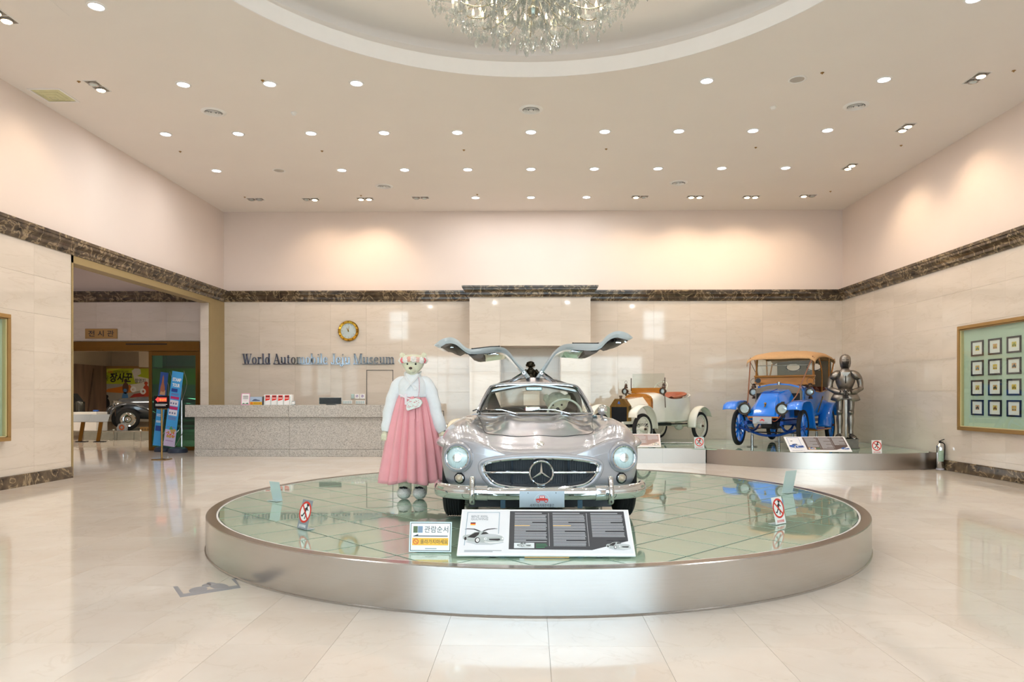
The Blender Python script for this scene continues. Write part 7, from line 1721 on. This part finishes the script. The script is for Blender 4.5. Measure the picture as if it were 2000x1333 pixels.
for s in (-1, 1):
    l = lamp(wc, 'side_lamp', (s*.52, .86, 1.19), .072, .12, M_BRZB)
    g = G(); g.lathe([(.04, .07), (.045, .10), (.03, .12), (.035, .15), (.015, .18)], 10, (s*.52, .90, 1.19)); g.ring(.035, .004, 12, 5, o=(s*.52, .9, 1.40), M=Matrix.Rotation(PI/2, 3, 'X')); g.tube([(s*.52, .9, 1.13), (s*.52, .9, 1.08)], [.03, .012], 8); g.tube([(s*.52, .95, 1.15), (s*.44, 1.0, 1.12)], .012, 6); V('lamp_chimney', g, M_BRZB, parent=l)
g = G(); g.tube([(.47, 1.02, 1.1), (.50, 1.0, .82)], .010, 6); V('lever', g, M_BRZB)
for s in (-1, 1):
    a, b = sorted((s*.46, s*.69))
    fender(wc, M_IVO, [(-.36, .62), (-.33, .74), (-.18, .84), (.02, .87), (.2, .82), (.34, .68), (.41, .5), (.43, .36)], a, b, .03)
    fender(wc, M_IVO, [(1.98, .34), (2.0, .52), (2.1, .70), (2.28, .81), (2.46, .81), (2.62, .72), (2.72, .58)], a, b, .03)
for x, y in ((.30, .95), (.30, 1.9)):
    pass
t = thing('jack_stand', 'steel post stand with a long foot bar under the ivory vintage car', 'stand', wc.matrix_basis @ Vector((.2, .9, 0)), -.2)
g = G(); g.lathe([(.001, .004), (.10, .004), (.10, .014), (.03, .03), (.03, .40), (.001, .40)], 16); g.build('post', M_SATIN, t)
g = G(); g.tube([(0, 0, .018), (.9, .15, .018)], .014, 8); g.build('foot_bar', M_SATIN, t, ang=None)

# ---- cream roadster behind the plush bear
cc = thing('classic_roadster', 'cream classic roadster with brown bonnet straps, mostly hidden behind the silver car', 'car', (-1.33, 15.21, PZ), -.64); cc.scale = (.85,)*3
V = lambda nm, g, m, ang=35, parent=None, kind=None: g.build(nm, m, parent or cc, ang=ang, kind=kind)
M_CRM = mat('cream_car_paint', '#e9dec6', var=.02, rough=.14, coat=.8)
g = G(); rows = []
for y_, w_, zb, zt, f in ((-.40, .30, .30, .46, .02), (-.36, .46, .24, .54, .04), (-.2, .56, .2, .62, .06), (0, .62, .18, .67, .06), (.4, .64, .18, .70, .03), (.9, .64, .18, .73, .01), (1.3, .65, .18, .76, 0), (1.8, .66, .18, .70, .0), (2.2, .66, .18, .68, .02), (2.6, .62, .2, .64, .03), (3.0, .48, .26, .54, .02), (3.1, .3, .32, .46, 0)):
    h = [(0, zb), (w_*.8, zb+.01), (w_*.98, zb+.12), (w_, (zb+zt)/2), (w_*.93, zt-.06), (w_*.74, zt+f*.5), (w_*.5, zt-.02), (w_*.3, zt+.005), (0, zt+.02)]
    Q = [(p.x, p.y) for p in cr([(a, b, 0) for a, b in h], 2)]; Q = Q+[(-a, b) for a, b in Q[-2:0:-1]]; rows.append([(a, y_, b) for a, b in Q])
g.grid(rows, cu=True, cap0=True, cap1=True); V('body', g, M_CRM, 50)
for s in (-1, 1):
    g = G(); g.lathe([(.075, .16), (.08, .0), (.078, -.02), (.064, -.03)], 20, (s*.46, -.36, .52), 'Y'); l = V('headlamp', g, M_CHROME); g = G(); g.lathe([(.001, -.045), (.045, -.036), (.065, -.02)], 20, (s*.46, -.36, .52), 'Y'); V('lens', g, M_LGLASS, parent=l)
    for yy in (.05, 2.35): road_wheel(cc, s*.60, yy, .30, s, .30, .15, M_CHROME)
for yy in (.32, .62):
    g = G(); P = cr([(-.60, yy, .60), (-.52, yy, .69), (-.3, yy, .722), (0, yy, .735), (.3, yy, .722), (.52, yy, .69), (.60, yy, .60)], 4); g.tube(P, .025, 6, flat=.35, up=(0, 1, 0)); V('bonnet_strap', g, MATS['dark_red_leather'])
g = G(); P = [(-.52, 1.30, .76), (-.46, 1.42, 1.0), (.46, 1.42, 1.0), (.52, 1.30, .76)]; g.tube(cr(P, 4), .008, 6); V('windscreen_frame', g, M_SATIN)
g = G(); g.add(P, [(0, 1, 2, 3)]); V('windscreen', g, M_PANE, None)
g = G(); g.bb(-.45, .45, 1.5, 2.0, .68, .72); V('cockpit', g, M_LEAD, None)
g = G(); g.tube([(-.4, -.44, .36), (.4, -.44, .36)], .025, 8); V('bumper', g, M_CHROME)
# ---------------------------------------------------------------- side hall: doorway, signs, banners
yd = YB+.02
t = thing('automatic_door', 'gold-framed glass automatic door to the exhibition room with its right leaf shut', 'door', (-10.2, yd, 0))
def D_(nm, m, px0, px1, z0, z1, y0=0.0, y1=.10, parent=None):
    a, b = at_y(px0, 700, yd).x, at_y(px1, 700, yd).x; g = G(); g.bb(a+10.2, b+10.2, y0, y1, z0, z1, ch=.004); return g.build(nm, m, parent or t, ang=None)
ztop = at_y(300, 668, yd).z; zh = at_y(300, 686.5, yd).z
D_('header', M_BRASSD, 138, 392.5, zh, ztop, -.10, .12); D_('jamb', M_BRASSD, 387.5, 392.5, 0, zh, -.06, .12)
D_('header_lip', M_BLACK, 250, 330, zh+.16, zh+.19, -.11, -.09)
lf = D_('door_leaf', M_BRASSD, 291, 297, 0, zh, -.02, .03); D_('stile', M_BRASSD, 382.5, 388, 0, zh, -.02, .03, lf); D_('rail', M_BRASSD, 297, 383, zh-.11, zh, -.02, .03, lf); D_('rail', M_BRASSD, 297, 383, 0, .10, -.02, .03, lf)
D_('pane', M_PANEG, 297, 383, .10, zh-.11, .0, .006, lf)
D_('sensor', M_BRASSD, 203, 206, zh, zh+.05, -.13, -.10)
a, b = at_y(167, 662, YB-.02), at_y(229.5, 642.5, YB-.02)
t = thing('door_sign', 'gold sign with black Korean lettering above the doorway in the side hall', 'sign', ((a.x+b.x)/2, YB-.02, a.z)); w_, h_ = b.x-a.x, b.z-a.z
g = G(); g.bb(-w_/2, w_/2, -.02, 0, 0, h_, ch=.003); put('plate', g, M_GOLD, t)
g = G(); text(g, '전 시 관', 0, h_*.26, .17, FACE(0, -.021, 0), align='CENTER', width=w_*.80, bold=.002); put('lettering', g, I_K, t)
for k, (x, y) in enumerate(((-12.4, 11.6), (-12.4, 13.0), (-12.4, 14.4))):  # unseen hall lamps, added to light the side hall
    t = thing('added_hall_light', 'ceiling light added to light the side hall, hidden above the opening', 'light', (x, y, 5.0), 0, 'added side hall ceiling lights')
    g = G(); g.bb(-.3, .3, -.3, .3, -.02, 0, ch=.004); g.build('diffuser', emis('dim_panel', '#fff2e4', 1.5), t, ang=None); light_child(t, 'AREA', 22, (1, .93, .88), size=.6)
for k, (x, y) in enumerate(((-15.2, 21.5), (-12.2, 21.5), (-9.6, 21.5), (-15.2, 19.5), (-12.2, 26.5), (-9.6, 26.5))):  # unseen lamps added to brighten the room beyond the doorway
    t = thing('added_exhibition_light', 'ceiling light added to light the exhibition room, hidden above the doorway', 'light', (x, y, 3.6), 0, 'added exhibition room ceiling lights')
    g = G(); g.bb(-.3, .3, -.3, .3, -.02, 0, ch=.004); g.build('diffuser', MATS['dim_panel'], t, ang=None); light_child(t, 'AREA', 50, (1, .9, .75), size=.6)

# LED arrow sign on a brass stand
p = at_z(316, 898.5, 0)
t = thing('arrow_sign_stand', 'black sign with a red lit arrow on a thin brass stand', 'sign', p)
dz = lambda y: HC-(y-775)*p.y/1400
g = G(); g.bb(-.16, .16, -.14, .14, 0, .02, ch=.004); put('base', g, M_BRS, t)
g = G(); g.cyl((0, 0, .02), (0, 0, dz(799)), .020, n=12); g.build('pole', M_BRS, t)
g = G(); g.bb(-.10, .10, -.015, .015, dz(800.5), dz(798), ch=.003); put('bracket', g, M_BRS, t)
z0, z1 = dz(798.5), dz(773.5); W2 = .165
g = G(); g.bb(-W2, W2, -.02, .02, z0, z1, ch=.003); put('panel', g, M_BLACKG, t)
M = FACE(0, -.021, 0); M_LR = emis('red_led', '#e0201a', 1.3); M_LY = emis('yellow_led', '#ffc01a', 1.5)
hh = z1-z0; yc = z0+hh*.70
g = G(); poly(g, [(-.135, yc), (-.07, yc+.065), (-.07, yc+.045), (.12, yc+.045), (.12, yc-.045), (-.07, yc-.045), (-.07, yc-.065)], M); put('lit_arrow', g, M_LR, t)
g = G(); text(g, '영상관', -.045, yc-.028, .06, M @ Matrix.Translation((0, 0, .001)), width=.15); put('lit_lettering', g, M_LY, t)
g = G(); [rect(g, -.13, z0+hh*f, .13-.03*k, z0+hh*f+.012, M) for k, f in enumerate((.30, .20))]; put('text_lines', g, I_W, t)

def banner(lab, bl, br, tl, tr, Y, deco):
    """a tall banner stretched on a light stand, corners given as picture points at depth Y"""
    c0, c1, c2, c3 = [at_y(x, y, Y) for x, y in (bl, br, tr, tl)]
    o = Vector(((c0.x+c1.x)/2, Y, 0)); t = thing('banner_stand', lab, 'banner', o)
    q = [v-o for v in (c0, c1, c2, c3)]
    for v in q[2:]: v.y += .12
    ux = (q[1]-q[0]); uy = (q[3]-q[0]); n_ = ux.cross(uy).normalized()
    Wd, Hd = ux.length, uy.length
    M = Matrix((tuple(ux.normalized())+(0,), tuple((uy/Hd))+(0,), tuple(n_)+(0,), (0, 0, 0, 1))).transposed(); M.translation = q[0]
    deco(t, M, Wd, Hd)
    pc = Vector(((q[1].x+.06), .24, .10))
    g = G(); g.cyl(pc, pc+Vector((0, 0, (q[2].z-pc.z)*.62)), .018, n=8); put('pole', g, M_SATIN, t)
    tp = pc+Vector((0, 0, (q[2].z-pc.z)*.60)); md_ = pc+Vector((0, 0, (q[2].z-pc.z)*.30))
    [put('bow_rod', G().tube(cr([a_, (a_+b_)/2+Vector((.05, .1, .06)), b_], 4), .006, 5), M_SATIN, t) for a_, b_ in ((tp, q[2]), (tp, q[3]), (md_, q[1]), (md_, q[0]))]
    g = G(); g.lathe([(.001, .0), (.22, .0), (.23, .03), (.21, .10), (.15, .13), (.001, .14)], 24, (pc.x-.05, pc.y-.1, 0)); g.build('water_base', mat('dark_blue_grey_plastic', '#2f3a4e', var=.08, rough=.45), t)
    return t
def dk1(t, M, W_, H_):
    g = G(); rect(g, 0, 0, W_, H_, M, .003); put('sheet', g, INK('skyblue', '#3f9fe0'), t)
    g = G(); rect(g, 0, 0, W_, H_*.22, M, .0036); put('pale_field', g, INK('lilac', '#c4b7d8'), t)
    g = G(); text(g, 'STAMP', W_*.12, H_*.87, H_*.062, M @ Matrix.Translation((0, 0, .004)), width=W_*.76, bold=.004); text(g, 'TOUR', W_*.16, H_*.795, H_*.062, M @ Matrix.Translation((0, 0, .004)), width=W_*.66, bold=.004); put('lettering', g, I_W, t)
    g = G(); rect(g, W_*.12, H_*.725, W_*.66, H_*.77, M, .004); put('blue_tag', g, INK('navy', '#1f3f8f'), t)
    g = G(); rect(g, W_*.12, H_*.63, W_*.88, H_*.665, M, .004); rect(g, W_*.12, H_*.49, W_*.86, H_*.53, M, .004); put('magenta_bar', g, INK('magenta', '#c02a6e'), t)
    g = G(); [rect(g, W_*.12, H_*(a_), W_*.86, H_*(a_+.075), M, .0042) for a_ in (.54, .41)]; put('stamp_grid', g, INK('palelilac', '#e2e0ee'), t)
    g = G(); [rect(g, W_*(.17+.22*i), H_*(.56+.0*j-.13*j), W_*(.29+.22*i), H_*(.565-.13*j+.02), M, .0046) for i in range(3) for j in range(2)]; put('stamp_print', g, INK('slateblue', '#6a6f9c'), t)
    g = G(); [rect(g, W_*.14, H_*f, W_*.8, H_*(f+.006), M, .0042) for f in (.70, .685, .385, .37, .355, .25, .07)]; put('text_lines', g, INK('plum', '#7f4f8f'), t)
    g = G(); r_ = random.Random(4); [disc(g, W_*r_.uniform(.15, .85), H_*r_.uniform(.12, .24), .02+.02*r_.random(), M, .0044+.0004*k, 10) for k in range(12)]; put('cartoon_patch', g, INK('ochrepatch', '#b89a5a'), t)
    g = G(); [disc(g, W_*r_.uniform(.15, .85), H_*r_.uniform(.13, .2), .014, M, .0096, 8) for k in range(10)]; put('confetti_print', g, I_R, t)
    g = G(); poly(g, [(W_*.3, H_*.22), (W_*.5, H_*.27), (W_*.7, H_*.22)], M, .0044); put('tree_print', g, I_G, t)
def dk2(t, M, W_, H_):
    g = G(); rect(g, 0, 0, W_, H_, M, .003); put('sheet', g, INK('skyblue', '#3f9fe0'), t)
    g = G(); rect(g, 0, H_*.68, W_, H_, M, .0036); put('dark_blue_field', g, INK('royal', '#23509c'), t)
    g = G(); poly(g, [(W_*.15, H_*.69), (W_*.2, H_*.80), (W_*.3, H_*.86), (W_*.33, H_*.93), (W_*.42, H_*.965), (W_*.52, H_*.92), (W_*.55, H_*.86), (W_*.72, H_*.80), (W_*.85, H_*.69)], M, .0042); put('picture_print', g, INK('terracotta', '#a9694a'), t)
    g = G(); poly(g, [(W_*.15, H_*.69), (W_*.3, H_*.74), (W_*.6, H_*.73), (W_*.85, H_*.76), (W_*.85, H_*.69)], M, .0048); put('picture_print', g, INK('sand', '#c9a27a'), t)
    g = G(); [rect(g, W_*.1, H_*f, W_*.7, H_*(f+.008), M, .0042) for f in (.42, .40, .33, .315)]; put('text_lines', g, I_W, t)
    g = G(); rect(g, W_*.1, H_*.20, W_*.8, H_*.27, M, .0042); put('blue_tag', g, INK('navy', '#1f3f8f'), t)
banner('blue and lilac banner headed STAMP TOUR on a stand in the side hall', (319, 870.5), (341, 874), (332, 724.5), (354.5, 724.5), 17.35, dk1)
banner('blue banner with a brown picture at its top, behind the black arrow sign', (298.5, 870), (314, 872), (309, 726.5), (327, 726), 17.75, dk2)

# ---------------------------------------------------------------- exhibition room seen through the doorway
Yp = 28.9; a = at_y(184, 800, Yp); b = at_y(402, 717, Yp); 
t = thing('wall_poster', 'large yellow-green film poster with cars and a crowd on the far wall beyond the doorway', 'poster', ((a.x+b.x)/2, Yp, a.z-.5)); W_, H_ = b.x-a.x, b.z-a.z+.5
M = FACE(0, 0, 0) @ Matrix.Translation((-W_/2, 0, 0))
g = G(); rect(g, 0, 0, W_, H_, M, .02); put('sheet', g, INK('greyposter', '#a8a49a'), t)
def pf(x, y): v = at_y(x, y, Yp); return (v.x-a.x, v.z-(a.z-.5))
def pp(nm, pts, c, h=.022): g = G(); poly(g, [pf(*q) for q in pts], M, h); put(nm, g, INK(c[1:], c), t)
pp('green_field', [(184, 717), (402, 717), (402, 752), (184, 750)], '#b5c22c')
pp('light_streak', [(184, 745), (200, 730), (240, 720), (275, 717), (225, 717), (184, 730)], '#d8d84a', .024)
pp('orange_car', [(203, 766), (212, 760), (230, 757), (255, 752), (285, 749), (292, 752), (262, 767), (235, 768)], '#d07a2a', .024)
pp('white_car', [(255, 752), (285, 747), (296, 750), (280, 762), (262, 766)], '#e0dcd0', .026)
pp('red_car', [(250, 780), (262, 770), (290, 766), (300, 772), (285, 778)], '#a8352f', .024)
pp('grey_car', [(218, 785), (240, 777), (256, 780), (250, 790), (222, 795)], '#8f8f82', .024)
pp('white_car', [(258, 725), (266, 718), (275, 722), (276, 731), (268, 735), (290, 740), (300, 748), (265, 748)], '#dcd8cc', .026)
for x, y, c in ((190, 755, '#e4e0dc'), (195, 773, '#b07a4c'), (198, 782, '#26242a'), (209, 781, '#1f1e24'), (245, 769, '#4f86c0'), (246, 750, '#6b4a3a'), (286, 755, '#c24a2c')):
    v = pf(x, y); g = G(); disc(g, v[0], v[1]-.18, .13, M, .028, 14, .24); disc(g, v[0], v[1]+.12, .075, M, .03, 12); put('person_print', g, INK(c[1:], c), t)
for x, y in ((261, 761), (280, 765)): v = pf(x, y); g = G(); annul(g, v[0], v[1], .05, .12, M, .032, 16); put('wheel_print', g, I_W, t)
g = G(); q = pf(214, 745); text(g, '장사꾼', q[0], q[1], .40, M @ Matrix.Translation((0, 0, .03)), width=(pf(258, 0)[0]-q[0]), bold=.012, shear=.2); q = pf(196, 745); text(g, '영웅', q[0], q[1]+.02, .25, M @ Matrix.Translation((0, 0, .03)), width=.32, shear=.2)
q = pf(222, 729); text(g, '주말특별기획드라마', q[0], q[1], .12, M @ Matrix.Translation((0, 0, .03)), width=.62); put('lettering', g, I_K, t)
g = G(); q = pf(212, 729); text(g, 'KBS', q[0], q[1], .12, M @ Matrix.Translation((0, 0, .03))); put('red_lettering', g, I_R, t)
g = G(); q = pf(264, 748); text(g, '촬영지', q[0], q[1], .2, M @ Matrix.Translation((0, 0, .034)), width=.42); put('lettering', g, I_K, t)
# sepia mural along the left of the room
t = thing('photo_mural', 'brown sepia photo mural on the left wall of the exhibition room', 'mural', (-17.28, 24, 0))
g = G(); g.bb(0, .02, -5.5, 4.9, .1, 2.62); put('sheet', g, mat('sepia_mural', '#7c6250', var=.35, scale=1.2, stretch=(1, 3, .4), rough=.6), t)
g = G(); [g.box((.03, -4+1.3*k, 1.5), (.015, .08, 2.0), rotm('X', (-12, 6, 20)[k % 3])) for k in range(7)]; put('timber_print', g, mat('umber_mural', '#5d4638', var=.2, rough=.6), t)
g = G(); g.bb(-17.28, -7.7, 28.85, 28.95, 2.52, 2.62); struct(g.build('trim_11', M_GOLD, None, ang=None))
# low block plinth
yq = 22.6; x0 = at_y(163, 850, yq).x; x1 = at_y(300, 850, yq).x+2.6
t = thing('block_plinth', 'low grey block plinth under the dark classic car beyond the doorway', 'plinth', (x0, yq, 0)); n = 9; bw = (x1-x0)/n
g = G(); g.box((bw/2, .05, .13), (bw-.012, .1, .26), ch=.006); me = g.mesh('block', mat('grey_block', '#8d8d84', var=.08, scale=6, rough=.7), None)
for k in range(n): inst('block', me, t, (k*bw, 0, 0))
g = G(); g.bb(0, x1-x0, .1, 5.6, 0, .25); put('deck', g, MATS['grey_block'], t)
# dark classic car on it
dc = thing('classic_car', 'dark grey classic car with a sweeping front fender, beyond the doorway', 'car', (at_y(245, 830, 24.2).x, 24.2, .26), -.95)
V = lambda nm, g, m, ang=35, parent=None, kind=None: g.build(nm, m, parent or dc, ang=ang, kind=kind)
M_DKC = mat('slate_grey_car_paint', '#5b6068', var=.03, rough=.15, metal=.4, coat=.8)
for yy in (0, 2.9):
    for s in (-1, 1): road_wheel(dc, s*.66, yy, .36, s, .36, .15, M_CHROME)
g = G(); rows = []
for y_, w_, zb, zt in ((-.30, .22, .45, .95), (-.2, .26, .4, 1.05), (.3, .32, .35, 1.10), (1.0, .42, .32, 1.14), (1.35, .6, .3, 1.18), (2.2, .66, .3, 1.1), (3.2, .58, .32, 1.0), (3.8, .3, .4, .7)): rows.append([(w_*math.copysign(abs(math.cos(a_))**.7, math.cos(a_)), y_, (zb+zt)/2+(zt-zb)/2*math.copysign(abs(math.sin(a_))**.7, math.sin(a_))) for a_ in [2*PI*k/24 for k in range(24)]])
g.grid(rows, cu=True, cap0=True, cap1=True); V('body', g, M_DKC, 50)
for s in (-1, 1):
    a_, b_ = sorted((s*.44, s*.80))
    fender(dc, M_DKC, [(-.50, .52), (-.44, .70), (-.2, .84), (.1, .86), (.5, .72), (.95, .48), (1.4, .36), (2.2, .34)], a_, b_, .06, .02)
    fender(dc, M_DKC, [(2.3, .36), (2.45, .62), (2.75, .80), (3.1, .80), (3.4, .6), (3.55, .4)], a_, b_, .06, .02)
    l = lamp(dc, 'headlamp', (s*.36, -.30, .86), .12, .24, M_CHROME)
g = G(); g.tube([(-.7, -.55, .42), (.7, -.55, .42)], .03, 8); V('bumper', g, M_CHROME)
g = G(); g.tube(cr([(-.55, 1.35, 1.16), (-.48, 1.5, 1.42), (.48, 1.5, 1.42), (.55, 1.35, 1.16)], 4), .015, 6); V('windscreen_frame', g, M_CHROME)
# display stands, rope barrier, plaque, low sign
for k, (px, py, lab) in enumerate(((160, 848, 'tilted grey caption board nearest the left of the exhibition doorway'), (195, 846, 'tilted white caption board second from the left of the exhibition doorway'))):
    p = at_z(px, 858, 0.0); p = at_y(px, 850, 21.6); t = thing('caption_stand', lab, 'caption stand', (p.x, 21.6, 0), .3)
    g = G(); g.box((0, 0, .35), (.10, .08, .70), rotm('Y', 8), ch=.006); put('post', g, M_BRASSD, t)
    g = G(); g.box((0, -.05, .72), (.52, .02, .34), rotm('X', -50), ch=.004); put('board', g, I_GR, t)
    g = G(); g.bb(-.15, .15, -.12, .12, 0, .02); put('base', g, M_DARKM, t)
p = at_y(200, 830, 23.0); t = thing('display_case', 'white display cabinet with a glass dome beside the classic car beyond the doorway', 'display case', (p.x-.45, 22.98, .26))
g = G(); g.bb(-.45, .45, -.3, .3, 0, .62, ch=.006); put('cabinet', g, I_W, t)
g = G(); g.lathe([(.14, .63), (.14, .88), (.10, .95), (.001, .98)], 20, (-.3, 0, 0)); g.build('glass_dome', M_PANE, t)
g = G(); g.box((.25, 0, .66), (.14, .1, .05), ch=.01); put('blue_model', g, I_B, t)
for k, px in enumerate((275, 222)):
    p = at_z(px, 862-1.5*k, 0); t = thing('barrier_post', 'chrome rope barrier post %s the classic car beyond the doorway' % ('in front of' if k == 0 else 'left of'), 'barrier post', p)
    g = G(); g.lathe([(.001, .012), (.16, .008), (.17, .0), (.001, 0)], 20); g.build('base', M_CHROME, t)
    g = G(); g.cyl((0, 0, .01), (0, 0, .30), .018, n=10); g.ell((0, 0, .32), .03, 10, 8); g.build('post', M_CHROME, t)
p0 = at_z(140, 861, 0); p1 = at_z(275, 862, 0); p2 = at_z(330, 862, 0)
g = G(); g.tube([(p0.x-.5, p0.y, .30), (p1.x, p1.y, .30), (p2.x+.6, p1.y, .30)], .012, 6); tag(g.build('barrier_rail', M_SATIN), 'thin steel barrier rail in front of the block plinth beyond the doorway', 'rail')
p = at_y(236, 842, 22.7); t = thing('stone_plaque', 'small round brown emblem plaque standing on the block plinth', 'plaque', (p.x, 22.75, .26))
g = G(); g.prism([(-.16, 0), (-.17, .12), (-.10, .24), (0, .27), (.10, .24), (.17, .12), (.16, 0)], 0, .05, 'xz'); put('plate', g, I_GR, t); g = G(); annul(g, 0, .13, .04, .09, FACE(0, -.001, 0), .003); put('emblem_print', g, MATS['red_brown_leather'], t)
p = at_y(285, 838, 22.7); t = thing('car_number_sign', 'small gold number sign low in front of the classic car beyond the doorway', 'sign', (p.x, 22.75, .26))
g = G(); g.bb(-.22, .22, 0, .03, 0, .14, ch=.003); put('plate', g, M_GOLD, t); g = G(); [annul(g, -.14+.09*k, .07, .015, .028, FACE(0, -.001, 0), .002, 12) for k in range(4)]; put('digits', g, I_K, t)
p = at_y(146, 815, 23.6); t = thing('antique_telephone_cabinet', 'dark cabinet with a brass fitting at the left edge of the exhibition doorway', 'cabinet', (p.x-.25, 23.6, .26))
g = G(); g.bb(-.3, .35, 0, .4, 0, .95, ch=.01); g.prism([(-.28, .95), (-.2, 1.2), (.12, 1.22), (.3, 1.0), (.32, .95)], .05, .35, 'xz'); put('body', g, M_BLACK, t); g = G(); g.ell((.15, -.01, 1.02), (.06, .02, .03), 8, 6); put('fitting', g, M_GOLDB, t)
bpy.data.objects.remove(FOB)
